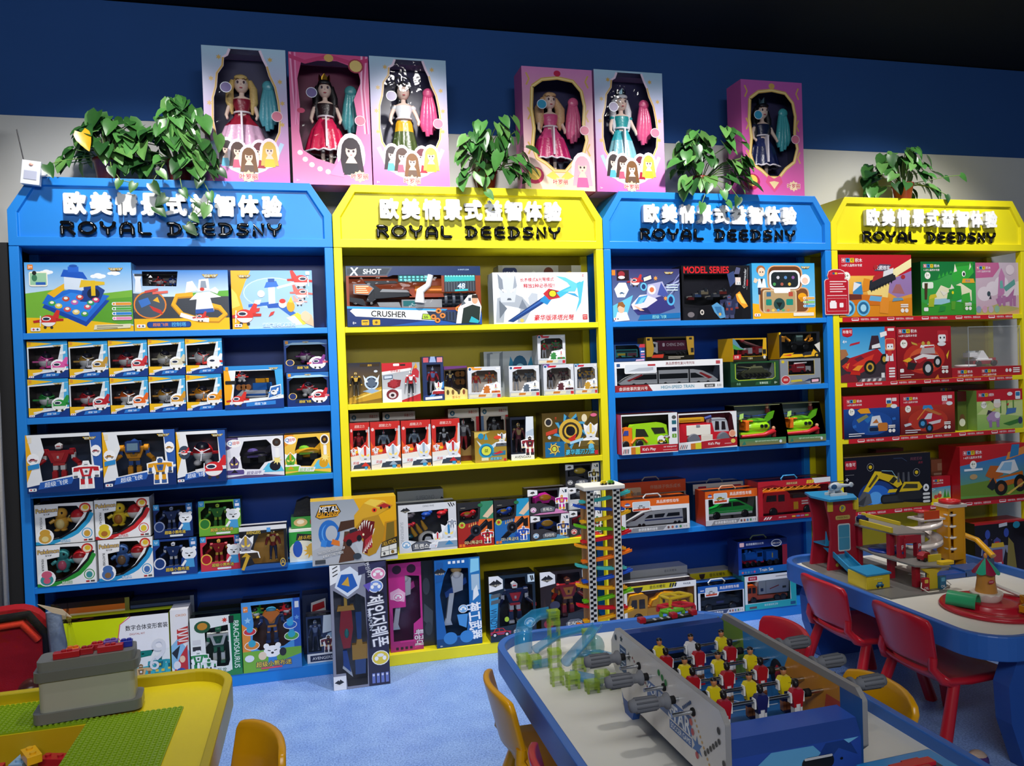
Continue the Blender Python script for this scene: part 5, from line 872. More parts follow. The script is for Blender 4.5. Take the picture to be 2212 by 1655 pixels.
for k,n,t,c,a,b in(('i4','pink box of a magenta vehicle stacked on the dark blue vehicle box','트릭스','d88ac0','c8289c','e8a020'),('i5','dark box of a blue vehicle underneath the pink one, fourth shelf','티라카','5a9ac8','1c3a80','d8a030'),('i6','black and white box of a dark robot, topmost of its stack','메가','2a2a2c','222226','b8a030'),('i7','grey-white box with a pale mascot panel in the middle of a stack','베놈','b8bcc4','3a3c44','8a9098'),('i8','red box of a red winged robot at the base of a stack of three','프테라','c8343c','8a1c24','3a8a3c')):
 def _(A,t=t,c=c,a=a,b=b,k=k):
  A.B([(0,0),(1,0),(1,.3),(.7,.2),(.3,.44),(0,.4)],c);A.P([(0,.74),(.24,.78),(.24,.96),(.06,1),(0,1)],'f0f0f2');peak(A,.12,.86,.07);A.P([(.76,.6),(1,.5),(1,1),(.8,1)],'f0f0f2');A.L([(.86,.9),(.9,.8)],.03,'222');A.R(.92,.8,.97,.92,'3a4a5c')
  mouse(A,.13,.2,.12,c if k!='i6' else '888');probot(A,.84,.16,.56,a,b,'c8ccd4');plate(A,t,.48,.19,.13,.34);A.T('U',.93,.07,.08,'e8eef4')
 carton(k,n,_,'3a3a40' if k!='i7' else 'c4c8cc','22242a','2c2c30' if k not in('i4','i7')else 'd8d4d8',[(.07,.46),(.32,.46),(.66,.28),(.74,.6),(.74,.92),(.26,.92),(.26,.76),(.07,.7)],'3a2a38' if k=='i4' else '1c1e24',lambda r,w,h,d,a=a,b=b:(lambda m:m.build('toy_vehicle','plastic',r,(-w*.05,d*.38,h*.42),bev=.002))(MB().ext([(-.05,.0),(.05,0),(.056,.016),(.03,.03),(.008,.045),(-.02,.04),(-.05,.026)],-.018,.018,a).ell((0,-.018,.025),(.03,.008,.014),b,10,6).cyl((-.03,-.022,.0),(-.03,.022,.0),.013,'222',12).cyl((.03,-.022,.0),(.03,.022,.0),.013,'222',12)),.09)
carton('i9','silver box with a dark mountain crest hidden behind the large silver box',lambda A:(mouse(A,.22,.6,.16,'5a8ab0'),A.T('SUPERDINO',.6,.86,.08,'6a7078',.4),peak(A,.9,.7,.16)),'8a9098','4a5058','3a3e44',d=.08)
carton('i10','dark grey box half hidden behind the dinosaur track box',lambda A:A.P([(.7,.7),(.95,.72),(.95,.95),(.75,.93)],'5a5e5a'),'3a3c38','2c2e2a','34342c',d=.08)
# bottom shelf: long toy weapons and robots
def wpn(k,n,c,c2,a,b,t,flip):
 def art(A):
  A.B([(0,0),(1,0),(1,.1),(0,.1)],c2);
  if flip:A.B([(0,.1),(.3,.1),(0,.5)],c2);[A.E(u,.93,.14,.05,'3a1c34',16)or A.E(u,.93,.09,.035,'d8d0d8',14)for u in(.26,.7)];A.P([(.04,.6),(.46,.56),(.5,.66),(.3,.72),(.04,.68)],'f0b8d8');mouse(A,.28,.62,.055,'e890c0');A.P([(.72,.02),(.98,.04),(.98,.24),(.74,.24)],'c83a84');A.T(t,.87,.14,.1,'f6e8f0',.9*A.h/A.w*.2,.02,'5a1c4c',.05,rot=-90)
  else:
   A.B([(.76,.1),(1,.1),(1,1),(.76,1)],'2a76b8');A.P([(.78,.82),(.98,.84),(.98,.98),(.8,.98)],'8ad0f0');A.R(.8,.62,.98,.8,'a8c4d8');A.P([(.82,.5),(.96,.56),(.92,.68),(.84,.62)],'e8f0f4');A.T(t,.86,.27,.15,'f4f8fc',.42*A.h/A.w,.03,'1f6ab0',.04,rot=-86);A.T('4+',.1,.02,.02,'fff')
   [A.E(u,.1,.15,.07,'3a86d0',18)or A.E(u,.1,.07,.033,'d8e4f0',14)for u in(.3,.66)];mouse(A,.6,.42,.055,'7ab0e0');A.P([(.46,.36),(.7,.36),(.66,.2),(.5,.24)],'4a94d8');A.P([(.02,.74),(.18,.76),(.2,.97),(.04,.98)],'1f5aa0');peak(A,.11,.86,.05)
  for i in range(4):A.R(.3+i*.1 if not flip else .16+i*.14,.945 if not flip else .02,.36+i*.1 if not flip else .24+i*.14,.975 if not flip else .05,'e8f0f8' if not flip else '2a1420')
 def toy(r,w,h,d):
  m=MB();y=d*.35
  m.ext([(-.012,.16),(.03,.17),(.034,.24),(.0,.26),(-.02,.23)],y-.012,y+.012,b).ell((.005,y-.004,.262),(.026,.014,.018),'c8a468',10,6).ell((.005,y-.012,.24),(.02,.01,.016),'f0f0f2',10,6).ext([(-.05,.03),(-.03,.03),(-.008,.16),(-.03,.16)],y-.01,y+.01,b).ext([(-.045,.14),(.05,.2),(.045,.225),(-.05,.165)],y-.008,y+.008,a).ext([(-.06,.02),(-.02,.02),(-.03,.05),(-.05,.05)],y-.006,y+.006,'d8e4f0')
  m.M=Matrix.Scale(1,4);m.build('toy_weapon','plastic',r,(-.006,0,.07),bev=.002)
 carton(k,n,art,c,c2,c2,[(.22,.12),(.66,.12),(.7,.3),(.74,.36),(.74,.88),(.3,.9),(.2,.8),(.1,.6)]if not flip else[(.1,.12),(.7,.12),(.72,.3),(.94,.36),(.94,.84),(.5,.86),(.5,.5),(.1,.5)],'15345c' if not flip else '5a1848',toy,.09)
wpn('j2','tall magenta box of a pink toy weapon on the bottom shelf','c8308c','a82478','d848a0','e8e4ec','특공대',1)
wpn('j3','tall bright blue box of a toy weapon with white lettering, bottom shelf','1c64b0','15447c','2450a0','e8eef4','神工武器',0)
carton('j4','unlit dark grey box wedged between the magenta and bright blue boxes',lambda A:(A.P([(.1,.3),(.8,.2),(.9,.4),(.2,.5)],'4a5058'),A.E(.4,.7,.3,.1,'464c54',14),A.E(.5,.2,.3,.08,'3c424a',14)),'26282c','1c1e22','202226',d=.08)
for k,n,t,bg,a,b,c in(('j5','dark box of a blue and black robot with white lettering, bottom shelf','티라노 썬더','1c2c3c','1c2c54','c8ccd4','c82c34'),('j6','dark box of a red dragon robot beside the checkered ramp tower','트라이거','2a2226','b0242c','5a2c1c','e0902c')):
 def _(A,t=t,a=a,k=k,c=c):
  A.P([(0,.76),(.3,.8),(.3,.94),(.2,1),(0,1)],'eceef2');peak(A,.14,.88,.07);A.P([(.84,.86),(.99,.86),(.99,.98),(.84,.98)],'c8dce8');A.L([(.9,.96),(.93,.88)],.02,'222');A.L([(.94,.96),(.96,.89)],.02,'222')
  if k=='j5':A.B([(.0,.2),(.14,.2),(.2,.7),(0,.74)],'3a9ad0');A.T('WINDY',.08,.36,.1,'1c4a70',.3*A.h/A.w,.01,rot=-90);[A.P([(.03,v),(.22,v+.02),(.24,v+.08),(.04,v+.06)],'5a6268')for v in(.66,.57)];mouse(A,.86,.24,.09,'5a9ad0');pcar(A,.22,.08,.16,c,'2a5ab0');A.E(.36,.33,.05,.04,'a8c83a',10)
  else:A.E(.28,.45,.1,.07,'3a3c54',14);A.P([(.02,.2),(.1,.4),(.08,.6)],'3a2c2c');A.P([(.5,.14),(.9,.16),(.94,.3),(.54,.3)],'2c3038');A.E(.15,.16,.1,.07,'8a2c3c',14)
  plate(A,t,.66,.11,.1,.32)
 carton(k,n,_,bg,'15181c','1c1e1e',[(.2,.22),(.56,.24),(.6,.3),(.8,.34),(.94,.4),(.94,.82),(.8,.84),(.78,.95),(.34,.95),(.32,.76),(.22,.7)],'15181e' if k=='j5' else '241c20',lambda r,w,h,d,a=a,b=b,c=c:robot(r,w*.08,d*.4,h*.24,h*.62,a,b,c,wings=(a[0]=='b'),bulky=1.15),.1)
 # tall sword box on the floor, dinosaur track box on top of it
def _(A):
 A.B([(.62,0),(1,0),(1,1),(.62,1)],'2c2a44');A.P([(0,.84),(.2,.88),(.18,1),(0,1)],'f0f2f4');[A.L([(.05,.97-i*.03),(.14,.99-i*.03)],.008,'222')for i in range(3)];A.B([(0,0),(.22,0),(.22,.11),(0,.11)],'f0f0f2');peak(A,.1,.06,.025)
 A.P([(.08,.82),(.3,.74),(.5,.8),(.56,.9),(.36,.98),(.16,.94)],'dfe8f4');A.P([(.12,.83),(.3,.77),(.48,.82),(.4,.92),(.2,.92)],'2a62b8');A.P([(.2,.84),(.34,.82),(.32,.9)],'d8a83a');A.P([(.5,.9),(.98,.96),(.98,1),(.5,.97)],'3a3a5c');A.T('변신무기',.68,.94,.035,'eceef4',.26,.012,'22243c',.04,rot=-80)
 mouse(A,.85,.9,.06,'e890b8');mouse(A,.8,.8,.06,'7a9ae0');A.P([(.58,.82),(.72,.84),(.68,.76)],'6a5ab8');mouse(A,.84,.22,.07,'e8d048');A.P([(.66,.3),(.96,.34),(.94,.74),(.84,.76),(.64,.7)],'1c1c28');A.T('체인지웨폰',.82,.52,.13,'f4f4f6',.42*A.h/A.w,.02,'4a4a60',.04,rot=-84);A.T('WEAPON',.68,.54,.03,'c8ccd8',.2*A.h/A.w,.01,rot=-84)
 for i in range(4):A.R(.68+i*.08,.02,.735+i*.08,.1,'6a7ac0');A.E(.707+i*.08,.085,.02,.01,'d8dcf0',8)
def _t(r,w,h,d):
 y=d*.35
 m=MB().ext([(-.015,.0),(.012,.0),(.026,.08),(.022,.15),(-.02,.15),(-.028,.07)],y-.012,y+.012,'a81c24').ext([(-.035,.15),(.035,.15),(.03,.17),(-.03,.17)],y-.01,y+.01,'c8983a').ext([(-.018,.16),(.018,.16),(.012,.24),(-.012,.24)],y-.008,y+.008,'1c1c24').ext([(-.006,.17),(.006,.17),(.006,.23),(-.006,.23)],y-.011,y,'d8b040').ell((0,y-.012,.06),(.01,.006,.02),'2a8a8c',8,6);m.build('red_sword','plastic',r,(-w*.24,0,h*.32),bev=.002)
 m=MB().ext([(-.012,.12),(.012,.12),(.012,.25),(-.012,.25)],y-.008,y+.008,'20242c').ext([(-.008,.0),(.008,.0),(.012,.12),(-.012,.12)],y-.008,y+.008,'1f4a94').ext([(-.03,-.07),(.034,-.07),(.03,-.01),(.012,-.01),(.01,.01),(-.01,.01),(-.014,-.01),(-.03,-.01)],y-.012,y+.012,'c8982c').ext([(-.02,-.13),(.02,-.13),(.024,-.06),(-.02,-.06)],y-.01,y+.01,'3a5a9c').ext([(-.07,-.1),(-.03,-.14),(-.05,-.05)],y-.006,y+.006,'dfe8f2').ext([(-.066,-.09),(-.036,-.12),(-.05,-.03),(-.066,-.03)],y-.008,y+.004,'2450a8');m.build('gold_axe','plastic',r,(-w*.02,0,h*.36),bev=.002)
SWX,SWY,SWW,SWH=1.243,-.18,.224,.500
carton('sw','tall silver-purple toy sword box standing on the floor before the shelves',_,'8a8c9c','26262e','b4bcd8',[(.05,.13),(.22,.13),(.24,.02),(.6,.02),(.62,.4),(.6,.72),(.46,.76),(.3,.72),(.05,.8)],'6a6c7c',_t,.1,pos=(SWX,SWY,.0,SWW,SWH))
def _(A):
 A.G(0,0,1,1,'c8ccd2','9aa2aa');A.P([(0,0),(.6,0),(.5,.3),(.2,.34),(0,.24)],'b4b8be');A.P([(.5,1),(.62,.66),(1,.3),(1,1)],'e8ac14');A.P([(.8,.2),(1,.24),(1,.62),(.86,.6)],'c88a14');A.P([(.86,.3),(.97,.34),(.97,.6),(.88,.58)],'7a6420')
 A.P([(.05,.76),(.11,.94),(.3,.94),(.35,.82),(.29,.74),(.1,.72)],'1c1c1c');A.P([(.06,.76),(.115,.93),(.295,.93),(.34,.82),(.285,.75),(.105,.73)],'d89a1c');A.P([(.08,.77),(.12,.91),(.29,.91),(.325,.82),(.28,.76)],'1a1a1a');A.T('METAL',.21,.87,.08,'f4f4f4',.22,.02,sh=.1);A.T('MACHINES',.2,.79,.075,'f0a81c',.24,.02,sh=.08)
 for i,s in enumerate((1,.8)):A.E(.2+i*.03,.49,.11*s+.01,.19*s+.02,'2a6ec0',24);A.E(.2+i*.03,.49,.085*s,.15*s,'b4bac2' if i else '5aa0e8',24)
 A.P([(.1,.3),(.16,.28),(.18,.38),(.11,.4)],'3a86d8');A.P([(.22,.32),(.32,.28),(.32,.36),(.24,.4)],'e07a2c');A.P([(.3,.5),(.5,.56),(.52,.68),(.34,.66)],'4a3020');A.P([(.3,.02),(.48,.04),(.5,.14),(.42,.3),(.46,.5),(.38,.5),(.36,.3)],'5a3a28')
 A.P([(.5,.52),(.58,.7),(.78,.74),(.86,.5),(.82,.3),(.74,.12),(.66,.08),(.58,.14),(.6,.3)],'b88a20');A.P([(.52,.5),(.6,.66),(.74,.62),(.72,.46),(.66,.3),(.64,.12),(.58,.16),(.6,.36)],'6a1414');A.P([(.6,.16),(.7,.22),(.7,.42),(.62,.34)],'b03038');A.P([(.5,.54),(.5,.74),(.62,.92),(.84,.92),(.9,.8),(.78,.72),(.6,.68)],'d8a428');A.P([(.62,.92),(.7,.98),(.86,.94),(.92,.86),(.8,.82)],'f0cc4c');A.E(.74,.8,.03,.035,'e84020',12);A.E(.74,.8,.012,.02,'111',8)
 for i in range(8):A.P([(.525+i*.028,.5+.14*math.sin(i*.45)),(.545+i*.028,.52+.14*math.sin(i*.45)),(.54+i*.024,.4+.14*math.sin(i*.45))],'f4f0e4')
 for i in range(6):A.P([(.59+i*.02,.14+i*.03),(.605+i*.02,.13+i*.03),(.605+i*.018,.22+i*.03)],'f4f0e4')
 A.P([(.36,.36),(.44,.3),(.58,.36),(.62,.44),(.56,.5),(.44,.48),(.38,.42)],'8a1c20');A.P([(.44,.46),(.54,.5),(.52,.54),(.44,.52)],'2a2a30');A.E(.43,.32,.035,.055,'18181a',14);A.E(.55,.38,.03,.05,'18181a',14);A.E(.6,.43,.012,.02,'f4f0c0',8)
 A.P([(.76,.86),(.84,.92),(.96,.86),(.9,.8)],'d8902c');A.P([(.78,.86),(.86,.9),(.94,.85),(.86,.82)],'b02828');A.E(.82,.83,.014,.022,'222',8);A.E(.92,.83,.014,.022,'222',8);A.T('TAKE ON THE DOUBLE LOOP',.22,.22,.04,'f4f4f4',.32,.014,'444',.05,rot=9);A.T('& BEAT THE T-REX!',.24,.16,.04,'f4f4f4',.24,.014,'444',.05,rot=9)
 A.P([(.79,.04),(1,.07),(1,.36),(.81,.28)],'2a2418');A.T('T-REX ATTACK',.9,.27,.06,'e8b83a',.18,.012,rot=14);A.P([(.8,.06),(.99,.09),(.99,.25),(.81,.2)],'e8e6da');A.L([(.8,.13),(.99,.17)],.008,'555');A.L([(.9,.06),(.9,.23)],.008,'555');A.E(.84,.1,.015,.025,'555',10);A.E(.94,.12,.02,.03,'8a6a2a',10);A.R(.03,.03,.15,.09,'44484c')
 A.E(.52,.1,.05,.05,'3a424c',12)
carton('tx','dinosaur car-track box perched on the tall sword box, yellow jaws printed',_,'b4bac0','6a5a20','c8a428',d=.085,pos=(1.236,-.175,.5010,.336,.256),rz=0)
# ================================================================ blue bookcase of vehicles
def _(A):
 A.G(0,0,1,1,'6a86b8','3c3a6c');[A.P([(.3+.12*i,.3+.1*(i%3)),(1,.7+.06*(i%4)),(1,.73+.06*(i%4)),(.3+.12*i,.32+.1*(i%3))],('8a8cc0','b0b8dc','2c2a54')[i%3])for i in range(6)];A.P([(0,.3),(.3,.5),(.2,.1),(0,.06)],'6ac8e8')
 A.R(.0,.88,.05,.98,'e8842c');A.R(.07,.78,.25,.98,'2a1c24');A.E(.14,.9,.05,.06,'9c3038',12);A.E(.14,.84,.05,.03,'e8e8e8',12);A.P([(.03,.62),(.1,.74),(.2,.74),(.24,.6),(.18,.46),(.07,.46)],'f0f2f6');pcar(A,.14,.52,.05,'4a80b8')
 A.P([(.26,.28),(.36,.46),(.52,.54),(.86,.42),(.92,.24),(.6,.1),(.36,.12)],'3c3c80');A.P([(.27,.32),(.4,.5),(.56,.52),(.66,.4),(.5,.26),(.3,.22)],'e6e4f0');A.P([(.38,.46),(.52,.5),(.46,.36),(.32,.32)],'4a9ed8');A.P([(.42,.44),(.5,.47),(.42,.34),(.36,.33)],'7ad0f0');A.P([(.5,.5),(.52,.7),(.74,.76),(.82,.52),(.62,.44)],'b8b8dc');A.P([(.72,.74),(.82,.52),(.78,.46),(.66,.5)],'4a5aa8');A.E(.58,.6,.06,.09,'f4f4f8',18);A.E(.58,.6,.035,.05,'e07a4c',14)
 A.E(.46,.66,.05,.08,'6ac0e8',14);A.E(.46,.66,.03,.05,'2c3c70',14);A.E(.86,.4,.06,.11,'58b8e8',16);A.E(.86,.4,.035,.07,'24346c',14);A.P([(.34,.2),(.56,.14),(.5,.26)],'2a2a60');A.P([(.3,.3),(.36,.28),(.46,.2),(.4,.2)],'f0c0a0');pplane(A,.34,.76,.18,'c83838','a82c34');A.P([(.44,.84),(.58,.9),(.6,.8),(.46,.74)],'28306c');A.P([(.46,.83),(.57,.88),(.58,.81),(.47,.76)],'f4e8d0');A.star(.64,.82,.05,'f0a050',7);A.star(.78,.43,.05,'f0a050',7)
 [A.R(.8,.68-.05*i,.97,.7-.05*i,'d8f0fa')for i in range(3)];winglogo(A,.84,.92,.045);A.P([(.02,.0),(.24,.02),(.2,.18),(.06,.18)],'e8ecf4');A.E(.12,.24,.05,.08,'e8c4a4',16);A.P([(.06,.26),(.08,.36),(.14,.38),(.18,.3),(.16,.26),(.1,.3)],'9c6434');A.P([(.36,.02),(.99,.05),(1,.15),(.4,.12)],'1f74b8');A.T('超级飞侠',.68,.08,.07,'8ae0f8',.56,.012,'14406c',.04);maker(A,.05,.05,.05)
carton('k1','violet box printed with a winged racing car, first on the vehicle shelves',_,'4a4a80','2c2c58','5a5a90',d=.1)
def _(A):
 A.B([(0,0),(1,0),(1,.3),(0,.24)],'121218');A.T('MODEL SERIES',.36,.92,.12,'d8242c',.66,.03);A.P([(.02,0),(.2,0),(.24,.22),(.02,.24)],'1c1c22');A.E(.12,.1,.05,.05,'7a7478',12);A.B([(.86,0),(1,0),(1,1),(.9,1)],'16161c');A.T('Commander',.92,.76,.05,'c8ccd0',.42*A.h/A.w,.01,rot=84,sh=.2);A.L([(.95,.55),(.97,.96)],.008,'888');A.P([(.945,.62),(.965,.62),(.97,.74),(.95,.74)],'c02c34');A.R(.78,.64,.86,.78,'e0d0c8');bars(A,.8,.64,.86,.7,5)
 A.P([(.64,.2),(.7,.3),(.8,.5),(.76,.1),(.7,.02),(.62,.1)],'2c3454');probot(A,.68,.02,.44,'2c3050','4a5074','8a3a34',None);A.P([(.78,.46),(.84,.52),(.96,.24),(.9,.2),(.8,.34)],'f0a030');A.P([(.8,.46),(.84,.48),(.94,.28),(.86,.3)],'f8d860');A.P([(.42,.26),(.5,.32),(.6,.22),(.62,.04),(.54,.02),(.46,.14)],'5a9ccc');A.P([(.46,.24),(.56,.24),(.58,.08),(.5,.12)],'3a78ac');A.E(.54,.1,.02,.03,'d8b060',10);A.P([(.66,.84),(.7,.6),(.78,.7),(.76,.9)],'3a4a78');A.P([(.76,.84),(.8,.97),(.86,.95),(.84,.84)],'5a5e80');A.E(.28,.14,.03,.05,'d8d0c8',12);A.E(.28,.14,.015,.025,'333',10)
def _t(r,w,h,d):
 for i in range(7):
  c=('8a2c30','4a6a9c','b8a888','2a2c38','6a6e7c','9c3a34','34405c')[i];m=MB();m.cb(0,0,0,.03+.01*(i%3),.02,.014,c);m.cyl((-.02,0,.006),(.026,0,.012),.005,'c8c4b8',8);m.cb(.012,-.004,.014,.012,.016,.018,'444a58');m.build('model_piece','plastic',r,(-w*.36+w*.09*i,d*.4,h*(.40+.05*(i%3))))
carton('k2','black windowed model kit box with big red lettering on the top shelf',_,'17171c','101014','1c1c22',[(.03,.3),(.24,.26),(.62,.3),(.74,.5),(.82,.62),(.82,.84),(.03,.84)],'1c1c24',_t,.1)
def _(A):
 A.G(0,.2,1,1,'7cc8ea','3aa4dc');A.P([(0,0),(1,0),(1,.22),(.8,.16),(0,.28)],'f6b51c')
 A.RR(.1,.1,.9,.56,.1,'e0a878');A.RR(.12,.12,.88,.54,.09,'7a4a28');A.RR(.24,.5,.8,.96,.14,'e0a878');A.RR(.26,.52,.78,.94,.12,'6a3e20');A.RR(.27,.53,.76,.87,.1,'f0f2f4');A.RR(.3,.56,.73,.84,.08,'20282c');[A.E(.35+.06*i,.62+.06*((i*2)%4),.025,.03,('4a9a58','c8c8d0','a85a48','5a8ac0','d8b04a','8a5a9a')[i%6],10)for i in range(6)]
 A.RR(.16,.1,.7,.52,.05,'d8c098');A.RR(.18,.12,.68,.5,.05,'b89c70');A.RR(.34,.46,.6,.56,.03,'f4f4f2');A.RR(.21,.24,.3,.35,.02,'1f8a78');A.RR(.53,.24,.64,.35,.02,'1f8a78');A.E(.42,.26,.09,.11,'2a4a48',18);A.P([(.37,.29),(.47,.29),(.42,.19)],'18201e');[A.E(.24+.08*i,.15,.025,.025,c,10)for i,c in enumerate(('c85a48','f0d060','5aa0d0','6ab070','e0904a'))];A.RR(.22,.4,.29,.48,.01,'3a6a8c');A.RR(.57,.4,.64,.48,.01,'b84a38');A.E(.79,.39,.07,.07,'f0a41c',16);A.P([(.76,.3),(.82,.3),(.84,.38),(.74,.38)],'d88a14')
 A.E(.14,.88,.07,.08,'a8683c',16);A.E(.15,.84,.055,.08,'f2d0b4',16);A.P([(.08,.56),(.22,.56),(.2,.72),(.1,.72)],'e8f0f6');A.P([(.13,.72),(.17,.72),(.15,.62)],'222');A.P([(.02,.66),(.06,.64),(.1,.7),(.04,.74)],'f2d0b4');[A.E(.13+.04*i,.84,.01,.015,'3a2a20',8)for i in range(2)];A.R(.09,.44,.13,.56,'2c3048');A.E(.84,.7,.08,.1,'f4f6f8',16);A.E(.84,.68,.05,.06,'f0c8b0',12);winglogo(A,.85,.92,.045);feats(A,.8,.36,.99,.07,['e8a84a','7ac068','4aa0d8']);A.RR(.64,.04,.97,.1,.01,'f0e8d8');maker(A,.07,.07,.05)
carton('k3','sky-blue box printed with a brown folding cockpit console, top of vehicle shelves',_,'5ab8e4','2a7cb0','6ac0e8',d=.11)
# second shelf
def _(A):
 A.B([(0,.8),(1,.8),(1,1),(0,1)],'f2f2f4');A.B([(0,0),(.34,0),(.3,.22),(0,.22)],'9c2c30');A.B([(.34,0),(1,0),(1,.22),(.3,.22)],'eef0f2');A.T('高品质惯性复兴号列车',.6,.9,.1,'8a2c34',.32);A.T('会讲故事的复兴号',.165,.1,.12,'f4e8e4',.29);A.T('HIGH-SPEED TRAIN',.57,.11,.1,'2a8aa8',.34,.012);A.RR(.09,.6,.38,.92,.05,'f8f8f8');A.RR(.095,.62,.375,.9,.04,'dfe4ea');A.P([(.12,.68),(.22,.78),(.35,.8),(.35,.7),(.3,.67)],'b4bac4');A.P([(.3,.84),(.37,.84),(.37,.9),(.3,.9)],'b83038');A.RR(.82,.05,.92,.16,.02,'555');A.T('磁力连接',.87,.1,.06,'f0f0f0',.08);bars(A,.94,.05,.99,.16,6);A.R(.935,.84,.975,.95,'c05058');A.RR(.02,.84,.05,.94,.01,'3a5a8c')
def _t(r,w,h,d):
 y0,y1=.02,.06;e=w*.46;t=h*.68;b=h*.24
 P=[(-e,b+.006),(-e+.05,b+.035),(-e+.11,t-.006),(-e+.16,t),(e-.13,t),(e-.08,t-.008),(e-.03,b+.03),(e,b+.008),(e-.01,b),(-e+.01,b)]
 def ex(m):
  m.ext([(-e+.04,b+.018),(-e+.115,b+.046),(-e+.12,b+.04),(-e+.05,b+.014)],y0-.0015,y0,'c83038');m.ext([(e-.03,b+.02),(e-.09,b+.046),(e-.1,b+.042),(e-.05,b+.014)],y0-.0015,y0,'c83038');m.box(-e+.05,y0-.001,b+.012,e-.05,y0,b+.015,'c8ccd0')
  for q in(-.06,.1):m.box(q,y0-.0018,b+.0,q+.006,y1+.001,t+.001,'1c1c20')
 W_=[[(-e+.07,b+.02),(-e+.125,b+.044),(-.064,b+.044),(-.064,b+.02)],[(-.05,b+.02),(-.05,b+.044),(.095,b+.044),(.095,b+.02)],[(.11,b+.02),(.11,b+.044),(e-.12,b+.044),(e-.07,b+.02)]]
 side_body(r,P,y0,y1,'eceef0','train_body',W_,'1a1e24',.004,ex);m=MB()
 for q in(-.18,-.12,-.02,.05,.15,.2):m.cyl((q,y0-.002,b-.004),(q,y1,b-.004),.009,'2a2a2e',12)
 m.build('train_wheels','plastic',r)
carton('l1','long white windowed box of a white high-speed train on the second shelf',_,'e8eaee','b8bcc4','eef0f2',[(.02,.22),(.97,.22),(.97,.79),(.02,.79)],'3c4456',_t,.1)
def _(A):A.B([(0,0),(1,0),(1,.24),(0,.2)],'1c3c24');A.L([(.1,.92),(.1,.34),(.16,.26),(.86,.28),(.92,.36),(.92,.94)],.025,'c8e03a');A.T('合金',.16,.12,.09,'8ac0a0',.16);A.P([(.5,.06),(.82,.08),(.84,.2),(.52,.18)],'2a5a38');A.T('军事坦克',.68,.13,.09,'d8ecd8',.28);A.T('8+',.93,.13,.09,'c8dcc8')
def _t(r,w,h,d):
 m=MB();g,g2='6a6e50','4c5038';m.ext([(-.07,.0),(.07,.0),(.085,.016),(.075,.026),(-.075,.026),(-.085,.016)],.02,.06,g2).ext([(-.07,.026),(.07,.026),(.06,.038),(-.05,.038)],.024,.058,g).ext([(-.03,.038),(.05,.038),(.035,.056),(-.02,.056)],.028,.054,g).cyl((-.02,.04,.048),(-.1,.03,.058),.004,g,8).cyl((.0,.04,.056),(.0,.04,.064),.009,g2,10)
 m.build('tank_hull','plastic',r,(w*.05,0,h*.34));wheels(r,[(w*.05-.055+.022*i,.019,h*.34+.012)for i in range(6)],.010,.004,'8a8c6c')
carton('l2','dark green box of an olive battle tank on the second vehicle shelf',_,'24502e','16301c','1c3c24',octo(.12,.29,.9,.93,.04,.06),'8a9498',_t,.09)
def _(A):
 A.B([(0,0),(1,0),(1,.4),(.8,.3),(.3,.3),(0,.5)],'6a7078');A.B([(0,.3),(.2,.3),(.16,.9),(0,.9)],'8a9098');A.L([(.2,.92),(.2,.38),(.84,.38),(.84,.96)],.02,'d8b83c');A.E(.13,.2,.11,.17,'e8d0d0',18);A.E(.13,.2,.1,.15,'b82c30',18);A.T('消防',.13,.2,.1,'f4e0d8',.15);A.P([(.26,.1),(.54,.12),(.52,.2),(.26,.18)],'c8b83c');A.P([(.56,.1),(.76,.14),(.72,.22)],'2c3c5c');A.P([(.74,.04),(.97,.07),(.97,.24),(.74,.22)],'1c1c20');A.P([(.77,.07),(.94,.09),(.94,.19),(.77,.18)],'f0b8c8');A.E(.07,.9,.04,.06,'d8c02c',12)
def _t(r,w,h,d):
 m=MB();c='a81c2c';m.ext([(-.07,.008),(.065,.008),(.065,.034),(-.03,.036),(-.034,.044),(-.058,.044),(-.07,.026)],.02,.05,c).box(-.02,.019,.02,.03,.051,.046,'b82434').box(.034,.018,.012,.062,.052,.036,'d8dade').box(-.062,.019,.028,-.045,.051,.04,'222a34').box(-.015,.018,.028,.025,.019,.034,'e8d8d8').cyl((-.02,.035,.05),(.05,.035,.054),.004,'c8ccd0',8)
 m.build('fire_engine','plastic',r,(0,0,h*.42));wheels(r,[(q,.02,h*.42+.009)for q in(-.05,.015,.045)],.009,.008)
carton('l3','grey box of a small dark red fire engine below the digger box',_,'8a9098','5a6068','70767e',[(.2,.39),(.84,.39),(.84,.92),(.2,.92)],'5a5c64',_t,.09)
def _(A):A.B([(.84,0),(1,0),(.97,.2),(.97,.8),(.84,.8)],'2a5cb0');A.B([(.8,.8),(1,.8),(1,1),(.84,1)],'c83a48');A.B([(0,0),(.9,0),(.9,.16),(0,.16)],'24447c');[A.R(.86,.2+.16*i,.98,.28+.16*i,'e07a98' if i!=2 else 'e8ecf4')for i in range(3)];A.P([(.68,.0),(.97,.02),(.97,.12),(.7,.1)],'e0c0e0')
def _t(r,w,h,d):
 m=MB().box(-.06,.02,.012,.05,.055,.048,'3aa8a8').box(-.055,.019,.034,.045,.02,.044,'1c3c44').box(-.05,.0192,.02,-.01,.02,.03,'d8c040').box(.0,.0192,.016,.045,.02,.032,'7a4a58').box(-.012,.0191,.014,-.002,.02,.032,'1a2a34');m.build('bus_body','plastic',r,(-w*.05,0,h*.1),bev=.003);wheels(r,[(-w*.05+q,.02,h*.1+.012)for q in(-.04,.03)],.009,.006)
carton('l4','blue-edged box of a teal double-decker bus atop the train box',_,'2a4a80','1c3460','24406c',[(.04,.18),(.84,.18),(.8,.82),(.7,.96),(.04,.96)],'28324a',_t,.085)
